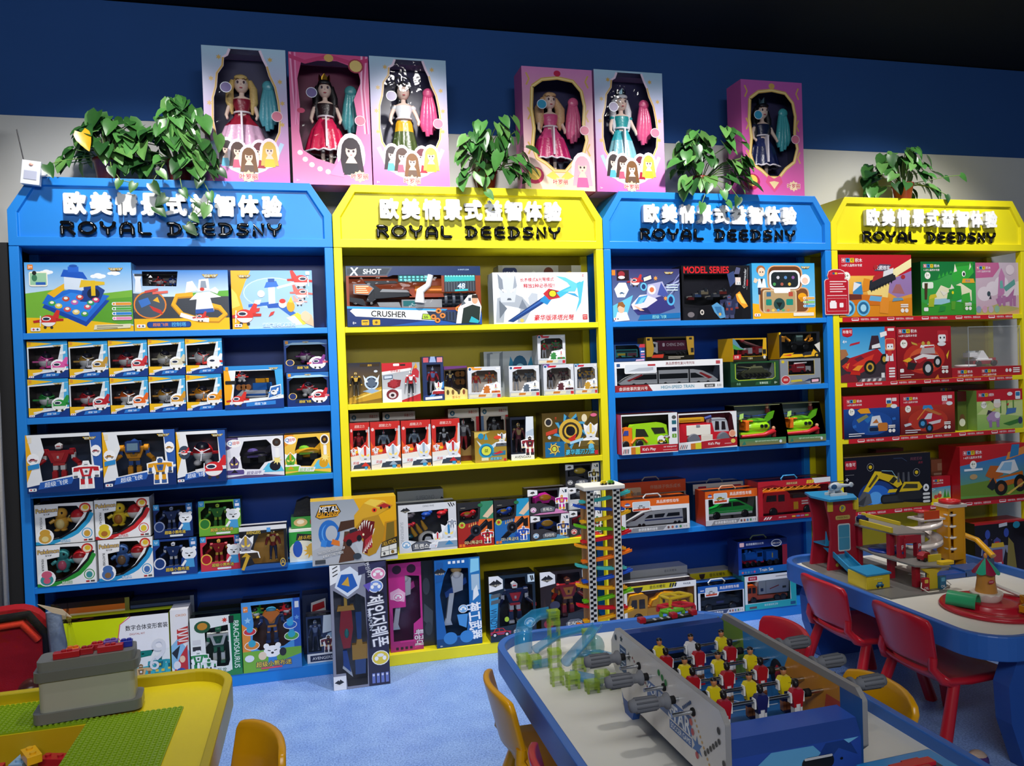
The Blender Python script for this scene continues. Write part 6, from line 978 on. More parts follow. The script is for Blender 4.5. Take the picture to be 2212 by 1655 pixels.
def _(A):A.B([(0,0),(.1,0),(.16,.5),(.12,1),(0,1)],'a8842c');A.B([(.9,0),(1,0),(1,1),(.84,1),(.86,.5)],'a8842c');A.B([(0,0),(1,0),(1,.2),(0,.16)],'14140f');A.P([(.1,.12),(.34,.1),(.36,.26),(.14,.24)],'c03a28');A.R(.02,.86,.08,.95,'222');A.R(.9,.86,.96,.95,'222');A.lines(.45,.78,.15,2,.06,'b8b0a0',.03);A.R(.93,.3,.99,.5,'222')
def _t(r,w,h,d):
 c='6a2440';m=MB().box(-.055,.02,.024,.095,.06,.07,c).ext([(-.095,.012),(-.06,.012),(-.06,.062),(-.075,.066),(-.095,.046)],.022,.058,'e8e8ea').box(-.092,.0215,.04,-.07,.0585,.056,'1c222c').box(-.09,.024,.008,.09,.056,.024,'3a3a40')
 m.build('truck_body','plastic',r,(0,0,h*.2),bev=.001);A=Art(.15,.046,.0199);A.T('CHENG ZHEN',.56,.58,.3,'e8dce4',.6,.012);A.RR(.12,.4,.2,.76,.08,'e8dce4');A.build('truck_lettering','card',r,(.02,0,h*.2+.024))
 wheels(r,[(q,.022,h*.2+.008)for q in(-.078,-.03,.04,.06,.08)],.009,.008)
carton('l5','mustard-sided box of a maroon container lorry on the train box',_,'2c2814','7a6020','3a5a90',[(.13,.2),(.88,.2),(.85,.5),(.83,.93),(.14,.93),(.16,.5)],'2a2c34',_t,.1)
def _(A):A.B([(.84,0),(1,0),(1,1),(.88,1)],'d8a81c');A.B([(0,0),(1,0),(1,.2),(0,.2)],'2c2814');A.P([(0,.98),(.06,.96),(.22,.62),(.36,.5),(0,.6)],'5a8aa0');A.P([(0,.76),(.2,.56),(.36,.5),(.1,.5),(0,.55)],'4a9a48');A.P([(-.0,.08),(.22,.08),(.24,.3),(0,.28)],'c8242c');A.T('正版',.1,.19,.12,'f6f0f0',.17);A.T('工程车',.5,.12,.09,'e8dcb0',.36);A.E(.93,.16,.04,.08,'d8d8d0',14);A.R(.88,.3,.98,.5,'222')
def _t(r,w,h,d):
 c='b02830';m=MB().box(-.06,.02,.012,.07,.055,.034,c).box(.02,.019,.03,.07,.056,.05,c).box(-.025,.018,.016,.0,.057,.044,'d8dade').box(.04,.018,.02,.062,.0195,.04,'c8ccd0').cyl((-.04,.038,.075),(.06,.038,.045),.007,'5a3a3a',10).ell((-.045,.038,.08),(.012,.012,.01),'8a2a30',10,6);m.build('ladder_truck','plastic',r,(w*.1,0,h*.18));wheels(r,[(w*.1+q,.02,h*.18+.01)for q in(-.04,.01,.05)],.010,.008)
carton('l6','angled yellow box of a red ladder truck above the tank box',_,'c8980e','d8a81c','b08a18',[(.02,.22),(.86,.22),(.9,.94),(.02,.94)],'34302c',_t,.11,rz=.16)
def _(A):A.B([(0,0),(1,0),(1,.2),(.0,.14)],'1c1c1c');A.P([(.0,.02),(.6,.06),(.56,.16),(.3,.16),(.36,.22),(.1,.2)],'f0b81c');A.P([(.06,.12),(.3,.18),(.28,.1)],'d84a28');A.P([(.6,.04),(.94,.08),(.94,.2),(.84,.34),(.8,.22),(.62,.2)],'e8b020');A.P([(.56,.1),(.78,.12),(.8,.26),(.6,.22)],'2a2c34');A.E(.92,.1,.06,.1,'1c1c1c',14);A.E(.92,.1,.03,.05,'d8b040',12);A.P([(.86,.5),(1,.6),(1,.2)],'d8d4c8');A.P([(.0,.9),(.04,.94),(.04,1),(0,1)],'e8c020')
def _t(r,w,h,d):
 m=MB();c,k='e0962c','22242a';m.box(-.04,.022,.028,.06,.058,.046,k).box(-.01,.024,.046,.03,.056,.08,'2c3a38').box(-.008,.0232,.052,.028,.0238,.076,'58706c').tube([(.05,.04,.05),(.085,.04,.088),(.078,.04,.056)],[.006,.006,.005],c,8).ext([(.07,.044),(.092,.05),(.086,.066)],.028,.052,c).tube([(-.035,.04,.05),(-.06,.04,.072),(-.08,.04,.056)],[.007,.007,.006],c,8).ext([(-.1,.05),(-.074,.046),(-.072,.072),(-.09,.076)],.022,.058,c)
 m.build('digger_body','plastic',r,(0,0,h*.28),bev=.001);wheels(r,[(q,.02,h*.28+.02)for q in(-.025,.042)],.019,.012,'e8a030')
carton('l7','black and yellow box of a backhoe digger, upper end of second vehicle shelf',_,'1a1c22','b88a14','20303c',[(.06,.2),(.86,.2),(.92,.4),(.92,.94),(.06,.94)],'24282e',_t,.1)
# third shelf: open trays
def _(A):
 A.B([(0,0),(.16,0),(.16,.16),(0,.16)],'e8e8ea');A.B([(.16,0),(.24,0),(.24,.18),(.16,.18)],'d07828');A.B([(.24,0),(.32,0),(.32,.18),(.24,.18)],'d8d030');A.B([(.32,.02),(1,.02),(1,.22),(.32,.2)],'b8202c');A.T("Kid's Play",.48,.1,.09,'f4ecec',.3,.016);A.T('car transporter',.86,.14,.045,'f4ecec',.25);A.R(.73,.06,.98,.075,'e0a8a8');A.B([(.84,.2),(1,.2),(1,1),(.84,1)],'eceef0');A.RR(.9,.7,.98,.8,.01,'2a6a78');A.RR(.9,.52,.98,.62,.01,'2c3a60');A.RR(.9,.36,.98,.46,.01,'6aa82c');A.T('3',.94,.41,.06,'f4f4f4');A.E(.94,.88,.04,.05,'555',12)
 A.E(.7,.34,.07,.1,'f4f4f4',14);pcar(A,.7,.24,.12,'d8c028','a89018','555');pcar(A,.8,.36,.1,'e8e8e8','c8c8c8','c03050');[A.L([(.02+.03*i,.03),(.04+.025*i,.14)],.02,'3a3440' if i%2 else 'a83a38')for i in range(4)]
def _t(r,w,h,d):
 e=w/2;z0=h*.2;G,G2,O='9ed81c','6a9a14','f07a1c'
 side_body(r,[(-.08,z0),(.1,z0),(.1,z0+.03),(.09,z0+.09),(.065,z0+.1),(-.07,z0+.095),(-.08,z0+.08)],.014,.07,G,'carrier_body',[[(-.065,z0+.04),(.0,z0+.04),(-.02,z0+.075),(-.062,z0+.078)],[(.03,z0+.05),(.085,z0+.052),(.075,z0+.078),(.012,z0+.08)]],'2a2c20',.006)
 side_body(r,[(-e+.006,z0),(-.082,z0),(-.082,z0+.085),(-e+.018,z0+.08),(-e+.006,z0+.05)],.012,.072,O,'carrier_cab',[[(-e+.01,z0+.05),(-.1,z0+.05),(-.1,z0+.072),(-e+.018,z0+.072)]],'3a4a9c',.005)
 MB().box(-.06,.03,z0+.042,-.03,.06,z0+.062,'d8c02c').box(-.054,.034,z0+.06,-.036,.056,z0+.072,'333').build('passenger_car','plastic',r,bev=.003);MB().box(.035,.03,z0+.05,.066,.06,z0+.068,'e8e8e8').box(.04,.034,z0+.066,.06,.056,z0+.076,'333').build('passenger_car','plastic',r,bev=.003)
 MB().tube([(-.086,.012,z0+.012),(-.066,.01,z0+.034),(-.03,.01,z0+.034),(-.01,.012,z0+.014)],.006,O,8).build('mudguard','plastic',r);wheels(r,[(q,.014,z0+.008)for q in(-e+.022,-.048,.07)],.019,.016)
carton('m1','open tray of a lime and orange car transporter toy, third vehicle shelf',_,'f0f0f2','c83038','6a1c20',[(.01,.2),(.84,.22),(.84,.96),(.01,.96)],'24201c',_t,.11,film=False)
def _(A):A.B([(0,0),(.2,0),(.2,.16),(0,.14)],'e8e8ea');A.B([(.2,0),(.28,0),(.28,.17),(.2,.16)],'d07828');A.B([(.28,0),(.38,0),(.38,.18),(.28,.17)],'d8d030');A.B([(.38,0),(1,.04),(1,.28),(.38,.2)],'b0202c');A.T("Kid's Play",.6,.12,.09,'f4ecec',.3,.016,rot=1);A.R(.78,.1,.9,.12,'e0a8a8');A.E(.93,.17,.04,.06,'e8d060',14);A.E(.92,.38,.06,.1,'f4c8a8',16);A.E(.92,.38,.045,.08,'e89a7a',16);[A.L([(.02+.035*i,.03),(.05+.03*i,.13)],.02,'3a3440' if i%2 else 'a83a38')for i in range(4)]
def _t(r,w,h,d):
 z0=h*.2;R='c81c2c'
 side_body(r,[(-.15,z0),(.135,z0),(.14,z0+.035),(.125,z0+.04),(.04,z0+.042),(.03,z0+.085),(-.13,z0+.085),(-.15,z0+.06)],.014,.075,R,'truck_body',None,bev=.008,extra=lambda m:m.box(-.105,.011,z0+.03,.02,.014,z0+.078,'ece8dc').box(-.03,.0105,z0+.002,.03,.014,z0+.03,'e0d8cc').box(-.055,.009,z0+.068,-.035,.012,z0+.08,'8a8e98'))
 side_body(r,[(.03,z0+.04),(.12,z0+.04),(.11,z0+.09),(.1,z0+.105),(.03,z0+.105)],.016,.073,'b8bcc4','truck_cab',[[(.045,z0+.05),(.068,z0+.05),(.066,z0+.09),(.048,z0+.092)],[(.08,z0+.05),(.102,z0+.05),(.098,z0+.088),(.082,z0+.09)]],'20141a',.004)
 MB().box(-.145,.03,z0+.09,.0,.06,z0+.112,'c8981c').box(-.13,.029,z0+.096,-.02,.061,z0+.106,'a87a10').build('ladder','plastic',r,bev=.003);MB().tube([(.0,.03,z0+.105),(.03,.02,z0+.115)],.008,'3a4a90',8).build('water_cannon','plastic',r)
 for q in(-.07,.085):MB().lathe([(.03,-.012),(.034,0),(.03,.012),(.022,.012)],(q,.014,z0+.006),'6a6e78',20,ax='y').build('mudguard','plastic',r)
 wheels(r,[(-.07,.013,z0+.004),(.085,.013,z0+.004)],.021,.016,'2a2a2e')
carton('m2','open tray of a red toy fire truck with white shutters, third vehicle shelf',_,'f0f0f2','8a1c28','6a1820',[(.01,.2),(.97,.26),(.92,.9),(.88,.97),(.01,.96)],'5a2430',_t,.11,film=False)
for k,n in(('m3','tray of a lime rescue helicopter next to the red fire truck'),('m4','tray of a lime rescue helicopter, last on the third vehicle shelf')):
 def _t(r,w,h,d):
  L,L2='a0e01c','5aa818'
  b=MB();e=w/2;b.box(-e,.0,0,e,d,.004,'3a8a48').box(-e,-.001,0,e,.003,h*.17,'4a9a54').add([(-e,.0,h*.17),(-e,.045,h),(-e,d,h),(-e,d,0),(-e,0,0)],[[0,1,2,3,4],[4,3,2,1,0]],'dfe6e4').add([(e,.0,h*.17),(e,.045,h),(e,d,h),(e,d,0),(e,0,0)],[[0,1,2,3,4],[4,3,2,1,0]],'aab4b4').box(-e,d-.003,0,e,d,h,'7c9096').box(-e,.045,h-.003,e,d,h,'b0b478')
  b.build('display_tray','card',r)
  A=Art(w,h,-.0012);A.G(0,.0,1,.16,'8a7a50','3a8a58');A.T('light and sound rescue helicopter',.58,.1,.045,'d8f0d8',.7);A.P([(.04,.02),(.1,.12),(.14,.03)],'2a7a6a');A.E(.88,.07,.03,.04,'d8e4f0',12);A.build('tray_print','card',r)
  z0=h*.2;m=MB();m.ell((0,.06,z0+.045),(.075,.035,.034),L,18,10).ext([(.03,z0+.05),(.088,z0+.085),(.1,z0+.12),(.07,z0+.11),(.05,z0+.075)],.05,.07,L2).ell((.0,.06,z0+.075),(.055,.03,.014),L2,14,8).box(-.1,.03,z0+.012,.06,.05,z0+.022,L);m.build('helicopter_body','plastic',r)
  m=MB()
  for q in(.012,.034):m.cyl((q,.022,z0+.05),(q,.034,z0+.05),.0085,'16181a',14)
  m.build('porthole','plastic',r);m=MB().box(-.075,.026,z0+.03,-.055,.09,z0+.075,'e8701c').box(-.08,.03,z0+.072,-.03,.088,z0+.08,'e8701c');m.build('cockpit_frame','plastic',r,bev=.003)
  MB().tube([(-.1,.026,z0+.004),(.02,.026,z0+.006),(.075,.028,z0+.022),(.09,.03,z0+.02)],[.008,.011,.013,.004],'c8202c',10).build('skid','plastic',r)
  m=MB()
  for a in(.15,1.72,3.29,4.86):m.tube([(-.02,.065,z0+.098),(-.02+.085*math.cos(a),.065+.05*math.sin(a),z0+.102)],[.004,.008],'2a4a9c',6,flat=.3)
  m.cyl((-.02,.065,z0+.085),(-.02,.065,z0+.104),.005,'333',8);m.build('rotor','plastic',r)
  m=MB().ell((.075,.075,z0+.14),(.009,.009,.011),'c89070',10,8).ell((.075,.075,z0+.149),(.0095,.0095,.006),'c83a3a',10,6).box(.066,.07,z0+.11,.084,.082,z0+.13,'8a3038');m.build('pilot_figure','plastic',r);m=MB().ell((.085,.04,z0+.035),(.009,.009,.011),'c89070',10,8).box(.076,.034,z0-.006,.094,.046,z0+.025,'a83038');m.build('rescue_figure','plastic',r)
  MB().box(-.003,0,-.01,.003,.002,.014,L).ext([(-.012,0),(.01,.006),(.012,.03),(-.008,.026)],-.0015,.0005,'b8e87a').build('price_tag','card',r,(-w*.42,.012,h*.66))
 x,y,z,w,h=BX[k];w-=.006;r=empty('toy_box',(x,y,z+.0015),0,n,'toy box');_t(r,w,h,.13)
 # fourth shelf
def handle(r,w,h,c,d=.1,u=0):MB().tube([(u-.045,d*.4,h-.001),(u-.03,d*.4,h+.014),(u+.03,d*.4,h+.014),(u+.045,d*.4,h-.001)],.0035,c,8).build('carry_handle','plastic',r)
def _(A):A.B([(0,.72),(1,.72),(1,1),(0,1)],'c84a24');A.T('伴随孩子快乐成长',.68,.86,.09,'b89078',.5);A.RR(.03,.56,.3,.88,.04,'c8a888');A.E(.12,.74,.06,.09,'d88a30',14);A.T('快乐小朋友',.22,.73,.08,'2a3050',.15)
carton('n1','large orange-topped box behind the white train box, fourth vehicle shelf',_,'8a8478','8a3420','6a2c24',[(.06,.1),(.97,.1),(.97,.7),(.06,.7)],'4a4448',lambda r,w,h,d:(handle(r,w,h,'9a8a84',d),MB().ell((0,.05,h*.3),(w*.36,.025,h*.24),'8a8688',18,10).build('toy_vehicle','plastic',r)),.1)
def obox(A,t1,t2,c1='e0641c',photo=None,foot='8a8c90'):
 A.B([(0,.78),(1,.76),(1,1),(0,1)],c1);A.T(t1,.68,.885,.1,'f6ece4',.42,.014);A.RR(.16,.64,.42,.93,.04,'f4f2f0');A.RR(.17,.73,.41,.92,.03,'c8d4dc');pcar(A,.29,.72,.13,photo or 'd8b82c');A.P([(.17,.65),(.41,.66),(.41,.72),(.17,.71)],'c84a28');A.E(.09,.86,.035,.05,'3a5aa8',12);A.R(.05,.83,.13,.86,'e8e8f0');A.B([(0,0),(1,0),(1,.15),(0,.15)],'c8cace');A.P([(.1,.0),(.6,.02),(.66,.15),(.16,.14)],foot);A.T(t2,.38,.075,.085,'f2f2f2',.42);bars(A,.9,.03,.98,.13,6);[A.E(.68+.06*i,.08,.018,.04,c,10)for i,c in enumerate(('6a4a48','a85a48','4a7aa8','4a8a58'))]
def _t(r,w,h,d):
 e=w*.45;b=h*.2;handle(r,w,h,'e8e8ea',d)
 P=[(-e,b+.004),(-e+.03,b+.02),(-e+.1,b+.055),(-e+.14,b+.062),(e*.9,b+.064),(e*.92,b),(-e+.02,b)]
 side_body(r,P,.018,.062,'d4d6da','train_body',[[(-e+.1,b+.03),(-e+.125,b+.045),(-e+.14,b+.045),(-e+.14,b+.03)],[(-e+.15,b+.03),(-e+.15,b+.046),(.05,b+.047),(.04,b+.03)],[(.055,b+.031),(.065,b+.047),(e*.8,b+.047),(e*.8,b+.031)]],'1c2028',.004,lambda m:m.box(-e+.1,.0175,b+.018,e*.9,.018,b+.024,'2c3c74').ext([(-e+.032,b+.022),(-e+.098,b+.055),(-e+.1,b+.05),(-e+.05,b+.024)],.0165,.0185,'3a1c24'))
 m=MB()
 for q in(-.08,-.06,.1,.12):m.cyl((q,.016,b),(q,.06,b),.008,'1a1a1c',12)
 m.build('train_wheels','plastic',r)
carton('n2','orange windowed box of a grey-white bullet train, front of the fourth vehicle shelf',lambda A:obox(A,'高品质惯性动车','会讲故事的动车',photo='d8dce0'),'e8e8ea','c84a1c','e0641c',[(.06,.16),(.96,.16),(.96,.63),(.44,.63),(.42,.76),(.06,.78)],'50525a',_t,.1)
def _(A):A.B([(0,.72),(1,.72),(1,1),(0,1)],'c8c4c0');A.RR(.1,.77,.26,.93,.02,'a82038');A.T('欢乐谷',.18,.85,.06,'f0e0e0',.12);A.RR(.76,.78,.96,.92,.04,'a83048');A.T('益智',.86,.85,.05,'f0d8d8',.1);A.lines(.42,.6,.86,1,.1,'6a6660',.03)
carton('n3','pale-topped blue box standing between the train and taxi boxes at the back',_,'1c3a60','18406a','a8a4a8',[(.06,.1),(.97,.1),(.97,.7),(.06,.7)],'1a2434',lambda r,w,h,d:handle(r,w,h,'7a8490',d),.1)
def _t(r,w,h,d):
 b=h*.24;handle(r,w,h,'d8a080',d);G='22b04a'
 P=[(-.122,b+.005),(.115,b+.004),(.122,b+.03),(.1,b+.042),(.05,b+.068),(-.03,b+.068),(-.065,b+.042),(-.122,b+.028)]
 side_body(r,P,.016,.062,G,'car_body',[[(-.055,b+.042),(-.025,b+.062),(.005,b+.063),(.005,b+.042)],[(.012,b+.042),(.012,b+.063),(.045,b+.062),(.08,b+.044)]],'14181c',.005,lambda m:m.ext([(-.062,b+.04),(-.03,b+.067),(-.025,b+.067),(-.056,b+.04)],.0155,.0625,'222').box(-.12,.0152,b+.003,.116,.0162,b+.014,'d0d4d8').box(-.1,.015,b+.02,.1,.0161,b+.023,'7ad08a'))
 wheels(r,[(-.075,.016,b+.004),(.075,.016,b+.004)],.019,.012,'b8bcc0')
carton('n4','orange windowed box of a green toy taxi on the fourth vehicle shelf',lambda A:obox(A,'高品质惯性车模','会讲故事的出租车'),'e4e4e8','b83c1c','e0641c',[(.06,.16),(.97,.16),(.97,.76),(.46,.76),(.44,.62),(.15,.62),(.14,.76),(.06,.76)],'4c4a50',_t,.1)
def _(A):A.B([(0,.84),(1,.84),(1,1),(0,1)],'c02030');A.P([(0,.84),(.1,.88),(.2,.9),(.34,.84)],'8a1420');A.P([(.78,.86),(1,.88),(1,1),(.74,1)],'e8e8ea');A.T('消防车玩具',.46,.91,.06,'f0d090',.32,.014,'6a1018',.05,sh=.15);[A.P([(.66+.035*i,.87),(.69+.035*i,.87),(.7+.035*i,.96),(.67+.035*i,.96)],'e8c030')for i in range(3)];A.B([(0,0),(1,0),(1,.12),(0,.12)],'9c1c2c');[A.P([(.06+.035*i,.03),(.08+.035*i,.03),(.11+.035*i,.1),(.09+.035*i,.1)],'e8e0e0')for i in range(3)];[A.P([(.76+.035*i,.03),(.78+.035*i,.03),(.81+.035*i,.1),(.79+.035*i,.1)],'e8e0e0')for i in range(4)];A.T('JIAMI TOYS',.32,.065,.04,'f0d8d8',.2);[A.RR(.45+.06*i,.045,.5+.06*i,.085,.01,c)for i,c in enumerate(('d8a83a','5a7ac0','b86aa0','8ab04a'))]
def _t(r,w,h,d):
 b=h*.18;R='d41c24';handle(r,w,h,'3a9ad8',d);e=w*.43
 side_body(r,[(-e,b),(-.02,b),(-.02,b+.085),(-.035,b+.1),(-e+.015,b+.1),(-e,b+.06)],.014,.07,R,'truck_cab',[[(-e+.02,b+.055),(-.095,b+.055),(-.095,b+.085),(-e+.026,b+.085)],[(-.085,b+.052),(-.05,b+.052),(-.05,b+.085),(-.085,b+.085)]],'2a1c20',.005)
 side_body(r,[(-.02,b),(e*.9,b),(e*.95,b+.05),(e*.92,b+.062),(-.02,b+.062)],.016,.068,R,'truck_bed',None,bev=.004,extra=lambda m:m.box(.045,.0145,b+.042,.12,.016,b+.049,'f0e8e8').box(.045,.0145,b+.03,.12,.016,b+.037,'f0e8e8').box(.0,.0142,b+.008,.026,.016,b+.045,'e8b020').box(.0,.02,b+.062,.08,.06,b+.08,'3a2a28'))
 m=MB();z=b+.1
 for y in(.03,.055):m.box(-e+.01,y,z,e*.95,y+.006,z+.006,'d8881c').box(-e+.01,y,z+.022,e*.95,y+.006,z+.028,'d8881c')
 n=9
 for i in range(n):
  x0=-e+.012+i*(e*1.93)/n;x1=x0+e*1.93/n
  m.tube([(x0,.033,z+.004),(x1,.033,z+.024)],.003,'d8881c',6).tube([(x0,.058,z+.024),(x1,.058,z+.004)],.003,'d8881c',6)
 m.build('ladder','plastic',r);wheels(r,[(-.115,.014,b+.004),(.075,.014,b+.004),(.12,.014,b+.004)],.022,.014,'c8c8c8')
carton('n5','big red box of a red fire engine with an orange ladder, fourth vehicle shelf',_,'b81c2a','8a1420','3a1418',[(.06,.13),(.97,.13),(.97,.83),(.06,.83)],'5c141c',_t,.12)
# bottom shelf
def _(A):A.B([(0,.86),(1,.86),(1,1),(0,1)],'d8c81c');A.P([(.66,.84),(1,.86),(1,1),(.72,1)],'f0f0ee');A.T('音乐吊臂车',.46,.93,.085,'2c2820',.38,.014,sh=.12);[A.P([(.62+.035*i,.88),(.645+.035*i,.88),(.66+.035*i,.98),(.635+.035*i,.98)],'333')for i in range(3)];A.T('甲米玩具',.87,.93,.05,'3a4a6c',.14);A.P([(.12,.96),(.26,.96),(.24,.86),(.19,.8),(.14,.86)],'2a2428');A.P([(.28,.76),(.54,.78),(.54,.83),(.28,.82)],'2c1c14')
def _t(r,w,h,d):
 Y_='f0b010';b=h*.12
 side_body(r,[(-.165,b),(-.065,b),(-.06,b+.1),(-.08,b+.115),(-.145,b+.11),(-.16,b+.06)],.012,.07,Y_,'crane_cab',[[(-.15,b+.05),(-.115,b+.05),(-.115,b+.09),(-.14,b+.09)],[(-.105,b+.046),(-.075,b+.046),(-.076,b+.09),(-.105,b+.09)]],'3a2c18',.006)
 side_body(r,[(-.062,b),(.16,b),(.16,b+.045),(-.062,b+.045)],.014,.068,'e0a010','crane_bed',None,bev=.004)
 side_body(r,[(-.04,b+.048),(.06,b+.048),(.09,b+.1),(.02,b+.11),(-.01,b+.08),(-.03,b+.075)],.02,.062,Y_,'crane_tower',[[(.0,b+.06),(.03,b+.06),(.03,b+.095),(.012,b+.095)]],'3a2c18',.004)
 side_body(r,[(-.165,b+.118),(.1,b+.126),(.1,b+.138),(-.165,b+.132)],.03,.052,'e0a010','crane_boom',None,bev=.002);wheels(r,[(-.11,.013,b+.002),(.02,.013,b+.002),(.11,.013,b+.002)],.024,.014,'d0d0d0')
carton('o1','white and yellow box of a yellow crane truck on the bottom vehicle shelf',_,'e4e0d8','b8a878','eceae4',[(.04,.06),(.97,.06),(.97,.84),(.56,.84),(.04,.84)],'7a5c40',_t,.11)
def _t(r,w,h,d):
 b=h*.16;handle(r,w,h,'dce4ec',d)
 side_body(r,[(-.1,b+.02),(.1,b+.02),(.1,b+.045),(.06,b+.05),(.02,b+.075),(-.03,b+.075),(-.055,b+.05),(-.1,b+.045)],.02,.066,'16181c','pickup_body',[[(-.045,b+.05),(-.025,b+.068),(.012,b+.068),(.03,b+.05)]],'2c3440',.004,lambda m:m.box(-.02,.0185,b+.026,.02,.02,b+.038,'3a3c70'));wheels(r,[(-.062,.02,b+.006),(.066,.02,b+.006)],.023,.018,'a8acb4')
carton('o2','blue-topped box of a black monster pickup truck on the bottom shelf',lambda A:(obox(A,'高品质惯性车模','会讲故事的车','1f5cb0','e8e8e8','3c4a6c')),'d8dce4','16305c','1f5cb0',[(.05,.16),(.97,.16),(.97,.75),(.46,.75),(.43,.62),(.15,.62),(.14,.76),(.05,.76)],'1c2434',_t,.11)
def _(A):A.B([(0,.84),(1,.84),(1,1),(0,1)],'e8e8ea');A.B([(0,0),(1,0),(1,.2),(0,.18)],'2ab0b8');A.B([(.9,.1),(1,.1),(1,.84),(.88,.84)],'2ab4bc');A.RR(.07,.86,.24,.98,.02,'b02040');A.T('欢乐谷',.155,.92,.06,'f4e8ec',.13);A.lines(.6,.86,.93,1,.1,'888',.02);A.T('欢乐音乐环卫车',.5,.11,.06,'e0f4f4',.34);A.R(.08,.04,.22,.1,'6a4a50');A.RR(.88,.04,.98,.13,.01,'1c5a8c')
def _t(r,w,h,d):
 b=h*.26;O='e05a1c'
 side_body(r,[(-.125,b),(-.07,b),(-.068,b+.065),(-.08,b+.072),(-.118,b+.07),(-.125,b+.04)],.014,.064,O,'truck_cab',[[(-.119,b+.036),(-.1,b+.036),(-.1,b+.062),(-.115,b+.062)],[(-.094,b+.034),(-.076,b+.034),(-.076,b+.062),(-.094,b+.062)]],'2a2224',.004)
 side_body(r,[(-.06,b+.026),(.105,b+.026),(.108,b+.08),(.1,b+.094),(-.056,b+.094),(-.062,b+.085)],.012,.066,'b4bcc2','refuse_body',[[(-.05,b+.04),(-.036,b+.04),(-.036,b+.055),(-.05,b+.055)]],'2a3a60',.006,lambda m:m.box(-.022,.0112,b+.03,-.02,.0125,b+.09,'7a848c').ext([(.0,b+.05),(.05,b+.064),(.05,b+.06),(.0,b+.046)],.0108,.012,'a83030').box(.07,.0108,b+.046,.09,.012,b+.056,'333'))
 side_body(r,[(-.066,b),(.1,b),(.1,b+.016),(-.066,b+.02)],.018,.06,O,'chassis',None,bev=.003);wheels(r,[(-.09,.014,b+.0),(.04,.014,b+.0),(.075,.014,b+.0)],.017,.012,'a8acb0')
carton('o3','turquoise box of an orange and grey refuse lorry on the bottom shelf',_,'d8e4e6','2a9aa4','e4e8ea',[(.05,.2),(.88,.2),(.88,.83),(.05,.83)],'1c4a50',_t,.11)
def _(A):A.B([(0,.8),(1,.8),(1,1),(0,1)],'16286c');A.B([(.9,.1),(1,.1),(1,.8),(.9,.8)],'8a1c34');A.B([(0,0),(1,0),(1,.2),(0,.16)],'1c6ac0');A.T('会讲故事的小火车',.34,.9,.07,'e4e8f4',.42);A.E(.78,.87,.11,.11,'e8ecf4',18);A.E(.78,.87,.095,.09,'2a3a6c',18);A.T('益智小火车',.78,.87,.06,'f0e8e0',.17);A.RR(.03,.84,.12,.96,.02,'e0b8c0');A.T('Train Set',.56,.1,.09,'e8f0fa',.36,.016,'143c7c',.04);[A.E(.08+.06*i,.07,.022,.035,c,12)for i,c in enumerate(('c86a78','6a8ac0','4a9ac8','5a6ac0','c85a9a'))]
def _t(r,w,h,d):
 b=h*.28;B_='1c6ad0';handle(r,w,h,'6a7a5c',d)
 m=MB().cyl((-.09,.04,b+.034),(-.03,.04,b+.034),.02,B_,16).box(-.03,.02,b+.01,.005,.062,b+.06,B_).box(-.026,.0192,b+.034,.0,.0202,b+.054,'16203a').box(-.035,.018,b+.06,.01,.064,b+.066,'1450a0').cyl((-.075,.04,b+.05),(-.075,.04,b+.07),.008,'1450a0',10).ell((-.055,.04,b+.056),(.008,.008,.008),'1450a0',10,6).box(-.095,.022,b+.004,.01,.06,b+.014,'c8203c');m.build('locomotive','plastic',r,bev=.001)
 m=MB().box(.025,.022,b+.014,.09,.06,b+.056,B_).box(.022,.02,b+.008,.094,.062,b+.016,'1450a0');m.build('tender','plastic',r,bev=.002);A=Art(.02,.03,.0215);A.T('1',.5,.5,.7,'e0c84a',bold=.05);A.build('tender_number','card',r,(.058,0,b+.02));wheels(r,[(q,.02,b+.002)for q in(-.08,-.05,-.02,.04,.078)],.013,.006,'3a8ae0')
carton('o4','royal blue box of a blue steam train toy stacked on the refuse lorry box',_,'1c3a90','14245c','1a2c6c',[(.07,.2),(.9,.2),(.9,.78),(.07,.78)],'161c3c',_t,.1)
carton('o5','yellow and white crane truck box lying behind the black pickup box',lambda A:(A.R(0,.8,1,1,'c8b818'),A.T('音乐吊臂车',.62,.9,.1,'3a3420',.5,.014),A.P([(.2,.96),(.34,.96),(.32,.84),(.27,.78),(.22,.84)],'3a2c28'),A.R(.3,.6,.8,.68,'2c1c14')),'6a4a28','8a8478','c4c0ac',d=.09)
carton('o6','white crane truck box lying behind the yellow crane box',lambda A:(A.R(0,.84,1,1,'b0b4b8'),A.T('音乐吊臂车',.7,.92,.06,'6a6c74',.3)),'8a8c90','8a8c90','c4c8d0',d=.09)
